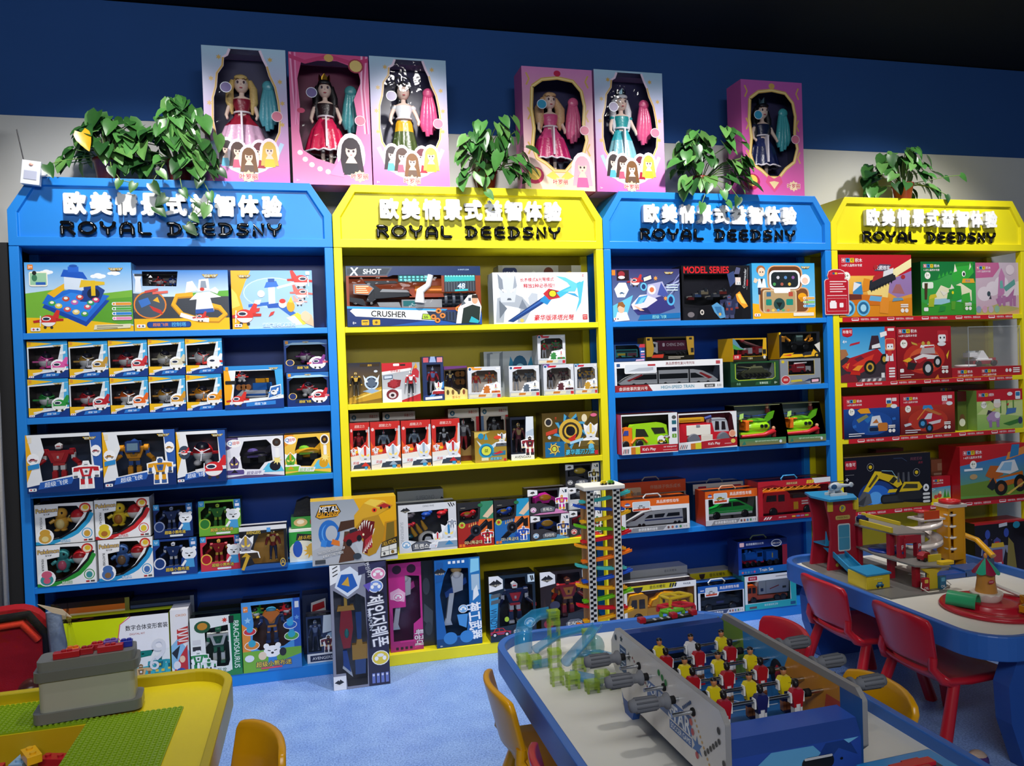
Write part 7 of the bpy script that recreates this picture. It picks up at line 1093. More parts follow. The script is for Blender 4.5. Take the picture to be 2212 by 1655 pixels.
# ================================================================ yellow bookcase of building-block sets
def brick(A,u,v,s,t1='积木',t2='1-6岁儿童积木专家',tc='f8f0f0'):
 k=A.h/A.w
 for i,(ch,c)in enumerate((('布','c02430'),('鲁','2a9ad8'),('可','f0d020'))):x=u+s*k*1.15*i;A.RR(x,v-s*.5,x+s*1.08*k,v+s*.5,s*.12,c if i else 'e8e0e0');A.RR(x+s*.04*k,v-s*.45,x+s*1.04*k,v+s*.45,s*.1,c);A.T(ch,x+s*.54*k,v,s*.7,'1c1c28' if i else 'f8f0f0',bold=.02)
 A.T(t1,u+s*k*4.6,v,s*.9,tc,s*2*k,.015);A.T(t2,u+s*k*2.8,v-s*1.15,s*.62,tc,s*5.8*k,.012)
def age(A,u,v,s,t):A.E(u,v,s*A.h/A.w,s,'f6f2e8',20);A.E(u,v,s*.92*A.h/A.w,s*.92,'d8c8b8',20);A.E(u,v,s*.86*A.h/A.w,s*.86,'fbf8f0',20);A.T(t,u,v+s*.15,s*.75,'5a6a3c',bold=.015);A.R(u-s*.4*A.h/A.w,v-s*.45,u+s*.4*A.h/A.w,v-s*.38,'a89a88')
def awards(A,u,v,s,c='3a4468'):[A.E(u+i*s*2.3*A.h/A.w,v,s*A.h/A.w,s,'f4f0ea',16)or A.E(u+i*s*2.3*A.h/A.w,v,s*.8*A.h/A.w,s*.8,c,16)or A.RR(u+(i*2.3-.6)*s*A.h/A.w,v-s*.15,u+(i*2.3+.6)*s*A.h/A.w,v+s*.2,s*.1,'f4f0ea')for i in range(2)];[A.RR(u-s*A.h/A.w,v+s*(1.5+i*.9),u+s*3.3*A.h/A.w,v+s*(2.1+i*.9),s*.25,'f4f0ea')for i in range(2)]
def _(A):
 A.P([(0,.58),(1,.7),(1,1),(0,1)],'c01c2c');A.G(0,0,1,.66,'d87818','f2bc50');A.P([(.5,.5),(1,.74),(1,.36),(.8,.3)],'9a7ab0');A.P([(.36,.5),(.7,.62),(.66,.3),(.4,.3)],'f6d880');A.P([(.72,.38),(.78,.52),(.84,.52),(.9,.36)],'a86a6c');A.P([(0,.0),(1,0),(1,.3),(.5,.22),(0,.3)],'e08a1c');brick(A,.04,.91,.07);A.P([(.48,.74),(.56,.85),(.72,.84),(.66,.73)],'5a4a60');A.T('火箭炮车',.6,.79,.07,'f0ecf4',.2,.02,sh=.2);age(A,.1,.65,.075,'4+')
 A.P([(.62,.66),(.76,.77),(1,.94),(1,.8),(.8,.66),(.68,.58)],'f8ecb0');A.P([(.38,.44),(.42,.58),(.76,.74),(.78,.6),(.46,.42)],'2a2c34');A.P([(.45,.56),(.6,.64),(.62,.73),(.47,.65)],'b02c30');A.P([(.6,.64),(.74,.7),(.75,.79),(.61,.73)],'e0e0e4');A.E(.76,.72,.02,.05,'f4e8b0',14);[A.P([(.42+.04*i,.44+.02*i),(.45+.04*i,.455+.02*i),(.44+.04*i,.39+.02*i)],'1c1c22')for i in range(8)]
 A.P([(.3,.4),(.4,.42),(.42,.6),(.34,.62)],'e08a24');A.P([(.18,.36),(.32,.36),(.3,.56),(.22,.56)],'3a8ac0');A.P([(.18,.4),(.3,.52),(.2,.56)],'e4e6ea');A.E(.5,.8,.03,.04,'b02c30',12);A.E(.88,.64,.03,.035,'b02c30',12);A.P([(.0,.2),(.56,.18),(.58,.34),(.0,.38)],'d0701c');A.P([(.0,.26),(.3,.28),(.3,.36),(.0,.37)],'6a3028');A.P([(.54,.06),(.66,.04),(.68,.3),(.56,.32)],'e8902c');A.P([(.4,.26),(.56,.24),(.58,.32),(.42,.34)],'6ab0d8')
 for u in(.12,.32):A.E(u,.14,.09,.13,'6ac0e8',20);A.E(u,.14,.07,.1,'2a6a98',18);A.E(u,.14,.04,.06,'a8dcf0',14)
 A.P([(.72,.24),(.88,.26),(.86,.3),(.74,.3)],'6a9ab8');awards(A,.86,.09,.035)
carton('p1','red building-block box printed with a rocket cannon truck, top shelf',_,'c01c2c','8a1420','a81824',d=.11)
def _(A):
 A.G(0,0,1,1,'2a8a3c','127038');A.P([(.0,.5),(.1,.62),(.3,.66),(.5,.76),(.6,.74),(.9,.6),(1,.62),(1,.2),(0,.2)],'3aa048');A.P([(.2,.3),(.36,.56),(.5,.5),(.72,.6),(.92,.46),(.92,.26)],'e8e4c0');A.P([(.1,.2),(.9,.2),(.9,.34),(.2,.3)],'9ac8d8');A.P([(0,0),(1,0),(1,.2),(.6,.26),(.2,.16),(0,.26)],'3a9a30');A.P([(.58,.62),(.56,.76),(.62,.9),(.74,.97),(.94,.96),(.97,.8),(.86,.68),(.7,.64)],'34a83c');A.P([(.6,.9),(.62,.96),(.7,.98),(.94,1),(.98,.94)],'2a8a30');A.P([(.6,.8),(.66,.82),(.62,.96)],'e8e4d4');A.P([(.88,.84),(.92,.9),(.9,.98)],'e8e4d4');A.E(.78,.77,.035,.055,'f4f4ec',14);A.E(.785,.765,.02,.035,'182028',12);[A.P([(.3+.07*i,.68+.03*i),(.36+.07*i,.7+.03*i),(.34+.07*i,.78+.02*i)],'34a83c')for i in range(4)]
 brick(A,.05,.92,.065);age(A,.12,.74,.065,'3+');A.RR(.02,.5,.22,.62,.03,'e8f0e0');A.P([(.74,.6),(.98,.6),(.96,.68),(.76,.68)],'e8a82c');A.T('恐龙',.85,.64,.05,'3a70a8',.14)
 A.P([(.52,.22),(.5,.48),(.62,.56),(.72,.54),(.74,.3)],'2a9a3c');A.P([(.46,.3),(.56,.3),(.58,.46),(.48,.42)],'2f8a3a');A.P([(.34,.46),(.4,.36),(.48,.42)],'e8e4d4');A.P([(.52,.48),(.55,.58),(.6,.5)],'e8e4d4');A.P([(.72,.22),(.9,.24),(.88,.42),(.74,.38)],'3aa83c');A.P([(.54,.1),(.6,.1),(.62,.26),(.54,.26)],'5aa030');A.P([(.76,.1),(.84,.1),(.86,.26),(.76,.26)],'4a9a30');A.E(.57,.42,.02,.03,'e8e020',12);A.P([(.12,.16),(.22,.16),(.24,.34),(.14,.36)],'a8b82c');A.P([(.14,.3),(.28,.34),(.26,.4),(.16,.38)],'d0c030');A.P([(.3,.06),(.42,.08),(.44,.16),(.34,.18)],'2a8a3c');A.P([(.06,.3),(.1,.3),(.12,.6),(.06,.6)],'4a3420');awards(A,.82,.12,.035,'2a3a5c');A.RR(.04,.08,.12,.15,.02,'f4f4f0')
carton('p2','green building-block box printed with a horned dinosaur, top shelf',_,'1c7a38','155c2a','1a6a30',d=.13)
def _(A):
 A.G(0,0,1,1,'c8a8b8','c0b0bc');A.P([(0,.7),(.4,.72),(.56,.9),(.54,1),(0,1)],'b8608c');[A.E(.2+.2*i,.4+.1*(i%3),.16,.14,'d8ccd4',16)for i in range(5)];A.P([(0,0),(1,0),(1,.12),(.5,.2),(0,.08)],'b0a868');A.P([(.6,0),(1,0),(1,.1)],'c8a078');brick(A,.03,.9,.06,tc='f0dce8');A.P([(.5,.3),(.54,.76),(.6,.9),(.68,.74),(.66,.4)],'b878a4');A.P([(.46,.3),(.74,.34),(.9,.5),(.84,.26),(.5,.2)],'a86a98');A.P([(.64,.52),(.9,.68),(.92,.58),(.7,.44)],'5a9a90');[A.P([(u,.16),(u+.06,.16),(u+.07,.36),(u-.01,.36)],'a8709c')for u in(.52,.62,.78,.86)];A.P([(.56,.5),(.64,.5),(.62,.66),(.56,.64)],'6aa8a0');A.E(.3,.4,.04,.05,'3a4a54',12);A.P([(.3,.3),(.36,.3),(.34,.38)],'3a3a44');[A.E(.06+.14*i,.1,.06,.07,c,12)for i,c in enumerate(('8a9ab0','c89ab0','b8a8b8','8ab098'))];A.E(.8,.86,.1,.1,'d8c8d0',14)
carton('p3','dim pink building-block box printed with a winged unicorn, top shelf',_,'c8aebc','a88a98','b89aa8',d=.1)
def _(A):
 A.G(0,.3,.8,1,'6ac0e8','1c86c8');A.P([(0,0),(.82,0),(.8,.4),(.4,.36),(0,.5)],'3a3038');A.P([(0,.0),(.3,0),(.26,.12),(.1,.16),(0,.12)],'7a2430');A.P([(.3,0),(.8,0),(.8,.08),(.36,.06)],'6a6068');[A.P([(.36+.1*i,0),(.41+.1*i,0),(.43+.1*i,.05),(.38+.1*i,.05)],'d8d4d0')for i in range(4)];A.P([(0,.4),(.14,.5),(.1,.6),(0,.6)],'a87048');A.R(.8,0,1,1,'b81c2c');A.P([(.04,.86),(.22,.86),(.2,.84),(.13,.82),(.06,.84)],'a81828');A.RR(.04,.85,.22,.98,.02,'c02030');A.T('布鲁可',.13,.92,.06,'f4e8e8',.16,.015);A.T('4+',.08,.74,.06,'f0f4f8',bold=.02);A.P([(.16,.66),(.34,.7),(.35,.74),(.18,.7)],'b82838');A.P([(.72,.8),(.84,.84),(.83,.92),(.71,.89)],'f0f0f0')
 A.P([(.04,.26),(.16,.44),(.36,.5),(.66,.6),(.78,.46),(.62,.3),(.36,.16),(.1,.2)],'b01c24');A.P([(.2,.3),(.4,.42),(.6,.5),(.56,.4),(.36,.26)],'d83a28');A.P([(.24,.42),(.36,.48),(.42,.42),(.3,.37)],'6a2434');A.P([(.2,.22),(.32,.2),(.4,.3),(.3,.3)],'f09a2c');A.P([(.06,.3),(.16,.36),(.12,.24)],'e87a2c');A.P([(.5,.58),(.56,.84),(.68,.84),(.72,.6)],'3a2430');A.P([(.56,.66),(.7,.7),(.72,.62),(.56,.6)],'e8e8ea');A.E(.52,.26,.11,.13,'1c1c1e',20);A.E(.52,.26,.07,.085,'c8a03a',18);A.E(.52,.26,.04,.05,'2a2a2a',14);A.E(.78,.4,.07,.1,'1c1c1e',16);A.E(.78,.4,.035,.055,'c8a03a',12);A.P([(.02,.3),(.1,.36),(.12,.3),(.04,.26)],'d83a28');A.P([(.16,.14),(.34,.12),(.34,.18),(.18,.2)],'c8281c')
 A.RR(.8,.56,.98,.78,.04,'f0a878');A.RR(.81,.6,.97,.77,.03,'d03a34');A.RR(.83,.58,.95,.68,.02,'f4f4f6');[A.E(q,.63,.01,.015,'223',8)for q in(.86,.92)];A.P([(.8,.36),(.86,.36),(.87,.46),(.82,.5)],'e8e8ea');A.P([(.88,.36),(.95,.36),(.94,.5),(.88,.46)],'e8e8ea');A.P([(.84,.46),(.92,.46),(.91,.56),(.85,.56)],'d03a34');A.RR(.85,.92,.97,.97,.01,'f4f0f0');[A.RR(.86,.06+.05*i,.97,.09+.05*i,.01,'f4f0f0')for i in range(4)];A.R(.72,.06,.78,.15,'e8e8e8')
carton('q1','blue and red block box printed with a red racing car, second shelf',_,'2a8ac8','14508c','b81c2c',d=.11)
def _(A):
 A.G(0,0,1,1,'7a1018','a81420');A.P([(0,.68),(.5,.66),(1,.7),(1,1),(0,1)],'a01624');A.E(.5,.4,.38,.3,'c03024',24);A.E(.5,.38,.28,.22,'d85a34',24);brick(A,.04,.92,.075);age(A,.13,.68,.08,'4+');A.P([(.26,.72),(.36,.68),(.38,.64),(.28,.67)],'c8a040')
 A.P([(.22,.3),(.26,.44),(.44,.5),(.74,.46),(.78,.36),(.6,.26),(.4,.2),(.24,.2)],'8a1820');A.P([(.3,.4),(.46,.48),(.76,.44),(.74,.38),(.5,.38),(.34,.32)],'e8e4e4');A.P([(.32,.36),(.5,.42),(.56,.4),(.4,.3)],'c02830');A.P([(.42,.48),(.46,.6),(.68,.62),(.7,.48)],'b8a8a8');A.P([(.42,.6),(.44,.65),(.68,.65),(.69,.6)],'ece8e8');A.P([(.5,.59),(.68,.6),(.68,.63),(.5,.62)],'c02830');[A.E(q,.68,.03,.04,'c8a84a',12)for q in(.48,.58)];A.P([(.1,.36),(.22,.42),(.28,.38),(.2,.32)],'f0b428');A.P([(.18,.2),(.3,.18),(.36,.3),(.2,.34)],'2a2224');A.E(.56,.2,.1,.14,'1a1a1c',20);A.E(.56,.2,.055,.08,'c8ccd0',16);A.E(.74,.32,.075,.11,'1a1a1c',18);A.E(.74,.32,.04,.06,'c8ccd0',14)
 A.RR(.74,.7,.94,.92,.03,'b82834');A.RR(.76,.7,.9,.84,.03,'f0f0f2');[A.E(q,.78,.015,.022,'223',8)for q in(.8,.87)];A.E(.82,.66,.08,.04,'e8e8ea',14);A.P([(.9,.44),(.96,.54),(.92,.36)],'e8c030');A.RR(.05,.14,.12,.21,.02,'f0ecec');A.lines(.05,.3,.1,2,.04,'e8d8d8',.015);awards(A,.84,.13,.035,'5a2430');A.P([(.68,.0),(.74,.08),(.76,0)],'e8862c')
carton('q2','dark red block box printed with a white-roofed off-road car, second shelf',_,'8a1420','5c0c14','7a1019',d=.11)
# acrylic display case with a built model
def case():
 x,y,z,w,h=BX['q3'];y+=.0;H_=.262;d=.2;e=empty('display_case',(x,y,z+.0007),0,'clear acrylic display case on a red base holding a built block car','display case')
 A=Art(w,.05,0);A.R(0,0,1,1,'b01c28');[brick(A,u,.56,.34)for u in(.08,.42)];[A.E(.78+.05*i,.55,.02,.2,'f0e8e8',12)for i in range(2)];A.RR(.87,.3,.97,.42,.05,'f0e8e8');A.RR(.87,.5,.97,.62,.05,'f0e8e8');A.RR(.87,.7,.97,.82,.05,'f0e8e8')
 u=w/2;v=[(-u,0,0),(u,0,0),(u,d,0),(-u,d,0),(-u,0,.05),(u,0,.05),(u,d,.05),(-u,d,.05)];A.add(v,[[3,2,1,0],[1,2,6,5],[2,3,7,6],[3,0,4,7]],'8a1420');A.add(v,[[4,5,6,7]],'a81c28');A.build('display_base','card',e)
 t=.003;m=MB().box(-u+.002,.004,.05,u-.002,.004+t,H_,'f4f8fa').box(-u+.002,d-.006,.05,u-.002,d-.003,H_,'f4f8fa').box(-u+.002,.008,.05,-u+.005,d-.008,H_,'f4f8fa').box(u-.005,.008,.05,u-.002,d-.008,H_,'f4f8fa').box(-u+.002,.004,H_,u-.002,d-.003,H_+.003,'f4f8fa');m.build('acrylic_cover','acrylic',e)
 m=MB();g='c8d0d4'
 for p in((-.115,.0),(u-.004,.0)):
  m.box(p[0]-.0015,.002,.05,p[0]+.0015,.004,H_,g)
 m.box(-.115,.002,H_-.002,u,.004,H_+.001,g);m.build('case_edge','clear',e)
 MB().lathe([(.001,0),(.045,0),(.052,.006),(.05,.012),(.001,.014)],(-.09,.05,.051),'f0f0f0',24).build('model_stand','plastic',e)
 m=rot_m(MB(),.045,.09,.052,-.2);m.box(-.06,-.035,.012,.075,.035,.03,'8a2028').box(-.04,-.03,.03,.05,.03,.04,'e8e8ea').ext([(-.03,.04),(.035,.04),(.015,.07),(.005,.085),(-.005,.085),(-.012,.07)],-.024,.024,'e4e6ea').box(-.075,-.03,.05,-.03,.03,.075,'d8dade').box(-.07,-.012,.075,-.03,.012,.085,'c8ccd0').box(.05,-.03,.03,.07,.03,.045,'a02830')
 m.build('model_car','plastic',e,bev=.002);ms=MB()
 for q in(-.035,.05):wheel(ms,q,-.04,.016,.016,.012,'2a2420','b08a3c')
 ms.M=None;o=ms.build('model_wheels','plastic',e,(.045,.09,.052));o.rotation_euler=(0,0,-.2)
 A=Art(.17,.2,d-.012);A.G(0,0,1,1,'3a6a58','6a98a8');brick(A,.06,.8,.06,tc='c8d4d4');A.E(.3,.34,.3,.16,'1c5c34',14);A.E(.7,.36,.24,.12,'2c6a3c',14);A.R(.1,.06,.7,.2,'8a94a0');A.R(.15,.1,.3,.16,'3a4450');A.P([(.6,.4),(.8,.6),(1,.44)],'8a9aa0');A.build('backdrop_print','card',e,(-.135,0,.052))
case()
def rb(k,n,g0,g1,veh,ag,name2=None):
 def art(A):
  A.G(0,0,1,.72,g0,g1);A.R(0,.7,1,1,'c01c2c');brick(A,.06,.88,.075);age(A,.14,.63,.085,ag);A.E(.5,.34,.36,.28,H(g1),24)
  A.RR(.76,.78,.86,.92,.02,'f0f0f2' if k=='r1' else 'e8d8d8');A.RR(.77,.79,.85,.87,.02,'2a6aa8' if k=='r1' else 'f0f0f2');[A.E(q,.83,.008,.014,'112',8)for q in(.79,.83)];A.P([(.76,.7),(.86,.7),(.88,.78),(.78,.79)],'e0a030' if k=='r1' else 'd86a70');A.RR(.87,.84,.95,.92,.01,'f0e0e0');A.E(.9,.72,.06,.05,'e8ecf0',12)
  veh(A);awards(A,.82,.14,.045,'2a4478' if k=='r1' else '6a2830');A.lines(.08,.36,.12,2,.05,'e8e8f0',.02)
 carton(k,n,art,'c01c2c','8a1420','a81824',d=.11)
rb('r1','red and blue block box printed with a blue excavator, third shelf','0c1c48','1c4c9c',lambda A:(A.P([(.24,.66),(.3,.7),(.44,.7),(.48,.58),(.3,.58)],'f0a020'),A.P([(.22,.44),(.4,.56),(.44,.5),(.26,.36)],'8a8a58'),A.P([(.36,.42),(.5,.56),(.54,.5),(.42,.34)],'2a70b8'),A.P([(.46,.28),(.5,.5),(.64,.52),(.68,.34),(.6,.26)],'d8dce0'),A.P([(.5,.34),(.58,.44),(.62,.34)],'c07030'),A.RR(.42,.12,.64,.28,.05,'2a5a98'),A.RR(.6,.14,.78,.34,.05,'c8782c'),A.RR(.45,.15,.61,.24,.03,'14203c'),A.P([(.86,.44),(.92,.46),(.93,.4),(.87,.38)],'2a6ac0'),A.P([(.15,.3),(.21,.33),(.22,.26),(.16,.24)],'2a6ac0')),'3+')
rb('r2','red block box printed with a red roadster and blue cannon, third shelf','5c0c14','b83424',lambda A:(A.P([(.36,.3),(.44,.5),(.62,.54),(.78,.36),(.7,.24),(.5,.18)],'b82030'),A.P([(.42,.36),(.5,.5),(.58,.5),(.56,.36)],'d8d4d8'),A.P([(.5,.28),(.74,.34),(.72,.26),(.54,.22)],'d8d0d4'),A.P([(.4,.62),(.42,.7),(.56,.7),(.6,.6),(.5,.56)],'3a8ac8'),A.P([(.44,.58),(.7,.44),(.76,.46),(.5,.64)],'c0703a'),A.E(.4,.26,.08,.12,'20304a',16),A.E(.4,.26,.04,.06,'4a9ad0',12),A.E(.52,.14,.07,.11,'1c1c20',16),A.E(.52,.14,.035,.06,'3a7ab0',12),A.P([(.06,.26),(.18,.3),(.2,.24),(.08,.2)],'c8d0d8'),A.P([(.12,.3),(.22,.34),(.2,.28)],'c83038'),A.L([(.3,.36),(.46,.62)],.03,'e08a3a')),'3+')
def _(A):
 A.G(0,0,1,.8,'8ab85a','b8d078');A.R(0,.72,1,1,'c01c2c');A.P([(0,.4),(.3,.7),(.7,.66),(1,.7),(1,.3),(.6,.36)],'c8d890');[A.P([(.5+.14*i,.4),(.53+.14*i,.4),(.53+.14*i,.72),(.5+.14*i,.72)],'5a8a3a')for i in range(3)];brick(A,.04,.88,.085,'大颗粒积木','');age(A,.15,.63,.09,'3-5岁');A.P([(.2,.3),(.3,.46),(.46,.44),(.5,.26),(.42,.2),(.24,.2)],'b090b8');[A.P([(u,.06),(u+.06,.06),(u+.06,.24),(u-.01,.24)],'9a78a8')for u in(.26,.42)];A.E(.44,.36,.06,.08,'e8e8ea',14);A.P([(.2,.36),(.34,.46),(.24,.5)],'3a3440');A.P([(.3,.46),(.4,.5),(.38,.54)],'e0c030');A.E(.44,.62,.08,.08,'e8d8c8',14);A.P([(.36,.66),(.52,.66),(.5,.76),(.38,.76)],'e8e4e0');A.P([(.3,.72),(.36,.76),(.36,.66)],'3a2c2c');A.P([(.62,.36),(.84,.4),(.86,.52),(.66,.52)],'4a78b0');A.P([(.56,.14),(.9,.24),(.96,.16),(.7,.08)],'3a7a34');A.RR(.84,.74,.95,.94,.02,'e8eef0');A.RR(.85,.82,.94,.92,.02,'2a7ab0');A.E(.72,.88,.06,.05,'f2f0f0',12);A.E(.94,.2,.05,.09,'3a4468',14);A.P([(.64,.62),(.7,.66),(.68,.58)],'c02c38')
carton('r3','green block box printed with a lilac elephant, third shelf beside the frame edge',_,'b0c868','7aa04a','c01c2c',d=.12)
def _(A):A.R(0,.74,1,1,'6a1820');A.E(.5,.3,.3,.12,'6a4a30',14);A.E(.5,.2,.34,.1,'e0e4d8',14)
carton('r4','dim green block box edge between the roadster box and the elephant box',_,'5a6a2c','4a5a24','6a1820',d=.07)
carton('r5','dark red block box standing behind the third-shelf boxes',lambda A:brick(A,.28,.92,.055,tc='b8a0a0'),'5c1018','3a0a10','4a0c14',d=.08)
def _(A):
 A.G(0,0,1,1,'14141c','101020');A.E(.36,.24,.22,.3,'1c3c7c',24);A.E(.36,.24,.15,.22,'2a6ac8',24);A.E(.34,.22,.08,.12,'5aa8f0',20);A.P([(0,0),(1,0),(1,.04),(.6,.12),(.2,.1),(0,.04)],'8a7410');A.RR(0,.78,.13,.94,.02,'a81c2c');A.T('布鲁可',.065,.87,.07,'f0e0e0',.11);A.T('科技互动',.83,.9,.06,'6a3a4c',.17,.014,sh=.2);A.T('系列',.88,.82,.045,'8a2c3c',.1,sh=.2);A.L([(.56,.93),(.66,.93),(.72,.86)],.008,'3a4a6c')
 A.P([(.1,.12),(.2,.36),(.28,.3),(.3,.14),(.2,.08)],'5a5c60');A.P([(.12,.14),(.24,.28),(.2,.1)],'3a3c40');A.P([(.2,.36),(.34,.72),(.42,.7),(.4,.6),(.26,.34)],'e0c01c');A.P([(.26,.44),(.36,.66),(.38,.62),(.28,.42)],'4a4420');A.P([(.36,.6),(.42,.68),(.62,.58),(.66,.44),(.6,.38),(.5,.5)],'d8b81c');A.P([(.5,.5),(.56,.6),(.6,.54),(.55,.46)],'2a2a1c');A.L([(.42,.72),(.54,.7),(.62,.5)],.012,'8ab8c8');A.P([(.62,.3),(.68,.48),(.86,.46),(.9,.36),(.86,.3)],'d8b820');A.P([(.66,.36),(.7,.44),(.84,.42),(.84,.34)],'3c3a24');[A.P([(q,.48),(q+.03,.48),(q+.025,.66),(q+.005,.66)],'4a4c54')for q in(.6,.66,.72)];A.RR(.4,.1,.7,.27,.07,'1c1c1e');A.RR(.42,.13,.68,.24,.05,'303236');A.RR(.6,.14,.9,.3,.07,'26262a');A.P([(.48,.3),(.58,.3),(.6,.36),(.5,.36)],'e0c01c')
 for u,v in((.29,.8),(.83,.64)):A.E(u,v,.04,.075,'8a8c90',18);A.E(u,v,.035,.066,'14141c',18);A.E(u,v,.02,.035,'d8b820',12)
 A.E(.94,.34,.035,.07,'e8eaea',16);A.P([(.92,.32),(.94,.38),(.96,.32)],'333');[A.RR(.9,.2-.07*i,.985,.245-.07*i,.02,'d8d8d4')for i in range(3)];A.T('+',.02,.6,.06,'f0f0f0',bold=.03);A.R(.0,.68,.1,.685,'a0a0a4');A.R(.0,.5,.1,.505,'a0a0a4')
carton('t1','black block box printed with a yellow excavator, behind the toy garage',_,'14141c','101018','5a4a34',d=.11)
def _(A):
 A.P([(0,.66),(1,.84),(1,1),(0,1)],'c01c24');A.P([(0,.05),(1,.05),(1,.83),(0,.65)],['6aa03a','2a70c4']);A.P([(0,.1),(1,.06),(1,.3),(.5,.36),(0,.3)],'6a8a30');brick(A,.05,.88,.075);age(A,.2,.66,.075,'4+');A.P([(.7,.7),(1,.8),(1,.94),(.74,.84)],'e08a3c');A.P([(.76,.74),(.8,.98),(.92,.98),(.9,.78)],'2a7ab0');A.P([(.38,.44),(.46,.62),(.62,.6),(.66,.44),(.5,.36)],'b85c1c');A.P([(.54,.5),(.64,.68),(.84,.7),(.9,.5),(.76,.44)],'d8dce0');A.P([(.6,.52),(.68,.66),(.8,.66),(.78,.5)],'8ab8d8');A.P([(.44,.36),(.96,.48),(.98,.3),(.6,.2),(.46,.24)],'c0641c');A.P([(.54,.36),(.9,.42),(.9,.36),(.56,.3)],'4a9ad0');A.P([(.4,.24),(.5,.4),(.56,.22),(.48,.16)],'22242a');A.E(.62,.2,.1,.14,'181818',18);A.E(.62,.2,.05,.07,'a86030',14);A.E(.92,.26,.1,.16,'181818',18);A.E(.92,.26,.05,.08,'a86030',14);A.E(.2,.44,.06,.05,'b89868',12);A.P([(.7,.08),(1,.3),(1,.27),(.74,.06)],'d8b850');A.R(.06,.55,.34,.59,'e0e8f0');A.R(0,0,1,.05,'8a1420')
carton('t2','red block box printed with an orange pickup truck, fourth shelf',_,'c01c24','a81620','c4202a',d=.14)
carton('t3','small brown cardboard-coloured box behind the city block box',lambda A:(A.R(0,.7,1,1,'a86a4c'),A.R(.2,.5,.8,.66,'d0a890'),A.R(.5,.72,.9,.9,'c89878')),'8a5a44','5a3428','9c6a50',d=.08)
def _(A):A.R(0,.6,1,1,'b01c2c');A.P([(0,0),(1,0),(1,.6),(0,.56)],['c8d890','3a9ad0']);A.R(0,0,1,.14,'d8c028');brick(A,.06,.84,.09);A.P([(.6,.14),(.7,.5),(.78,.14)],'2a8a3c');A.P([(.78,.14),(.86,.44),(.94,.14)],'3a9a44');A.E(.4,.24,.12,.1,'c03a30',12);A.E(.44,.36,.06,.06,'e8d0b0',12);A.E(.2,.2,.1,.08,'c83a34',12);A.T('2+',.1,.5,.1,'e8f0f4')
carton('t4','small city-scene block box half hidden next to the excavator box',_,'b01c2c','7a1420','8a1420',d=.05)
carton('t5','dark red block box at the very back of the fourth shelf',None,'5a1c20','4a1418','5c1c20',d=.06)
def _(A):
 A.G(0,0,1,1,'241018','16161c');A.R(0,.97,1,1,'c02028');[A.E(.2+.6*((i*37%10)/10),.3+.5*((i*53%10)/10),.006,.006,'d0b0b8',6)for i in range(12)];probot(A,.42,-.04,.78,'8a8ca4','4a4a88','c02c34',None);A.P([(.1,.1),(.16,.7),(.24,.74),(.26,.2)],'3a3a70');A.P([(.6,.2),(.64,.72),(.74,.6),(.8,.1)],'8a7a3a');A.P([(.34,.3),(.52,.3),(.52,.52),(.34,.52)],'a83440');A.P([(.36,.24),(.5,.24),(.5,.3),(.36,.3)],'e0e0e4');A.P([(.3,.56),(.56,.56),(.54,.64),(.32,.64)],'d8b030');[A.E(q,.8,.05,.08,'3a50a8',12)for q in(.24,.6)];A.P([(.46,.9),(.62,.92),(.62,.98),(.46,.96)],'c8ccd4');A.E(.8,.92,.07,.06,'2a8aa8',14)
carton('u1','black block box printed with a large robot on the bottom shelf',_,'16161c','101014','a01c24',d=.12)
# red label strips on the shelf edges, and the hanging notice
for z,xa,xb in((1.452,3.655,4.70),(1.127,3.672,4.69),(.844,3.672,4.70),(.477,3.66,4.75)):
 w=xb-xa;A=Art(w,.023,0);A.R(0,0,1,1,'c81c2c')
 for i in range(5):
  u=.05+.2*i;A.RR(u,.2,u+.04,.85,.2,'f0dede');A.RR(u+.003,.45,u+.037,.8,.1,'d03a48');A.T('布鲁可积木，创意玩出来',u+.1,.5,.48,'f4e4e4',.1)
 u=w/2;A.add([(-u,.001,0),(u,.001,0),(u,.001,.023),(-u,.001,.023)],[[0,3,2,1]],'c81c2c')
 o=A.build('label_strip','card');o.location=((xa+xb)/2,.0005,z-.0236);tag(o,{1.452:'red printed label strip along the top shelf edge under the cannon truck box',1.127:'red printed label strip along the shelf edge under the racing car box',.844:'red printed label strip along the shelf edge under the blue excavator box',.477:'red printed label strip along the shelf edge behind the toy garage'}[z],'label strip')
A=Art(.14,.225,0,.00002)
P_=[(.02,.0),(.98,.0),(1,.04),(1,.74),(.95,.78),(.84,.79),(.88,.86),(.82,.96),(.66,1),(.34,1),(.18,.96),(.12,.86),(.16,.79),(.05,.78),(0,.74),(0,.04)]
A.P(P_,'e8d0d0');A.P([(.5+(p[0]-.5)*.95,.5+(p[1]-.5)*.97)for p in P_],'b81c2c');A.RR(.2,.87,.8,.94,.02,'c82434');[A.RR(.24+.1*i,.885,.33+.1*i,.93,.01,c)for i,c in enumerate(('d03a44','2a5a80','e0c030'))];A.R(.56,.9,.8,.915,'f0d8d8');A.lines(.22,.9,.74,5,.055,'f0d0d0',.022);A.lines(.1,.92,.43,1,.1,'f0d0d0',.015);A.L([(.1,.08),(.9,.08),(.9,.36),(.1,.36),(.1,.08)],.006,'f0d0d0');A.RR(.2,.14,.48,.28,.02,'f4ecec');A.RR(.24,.28,.44,.31,.01,'f4ecec');A.RR(.6,.16,.76,.26,.02,'f4ecec')
v=[((p[0]-.5)*.14,.0015,p[1]*.225)for p in P_];A.add(v,[list(range(len(v)))[::-1]],'7a1420')
o=A.build('notice_card','card');o.location=(3.622,-.004,1.465);tag(o,'red die-cut notice card fixed over the joint of blue and yellow posts','sign')
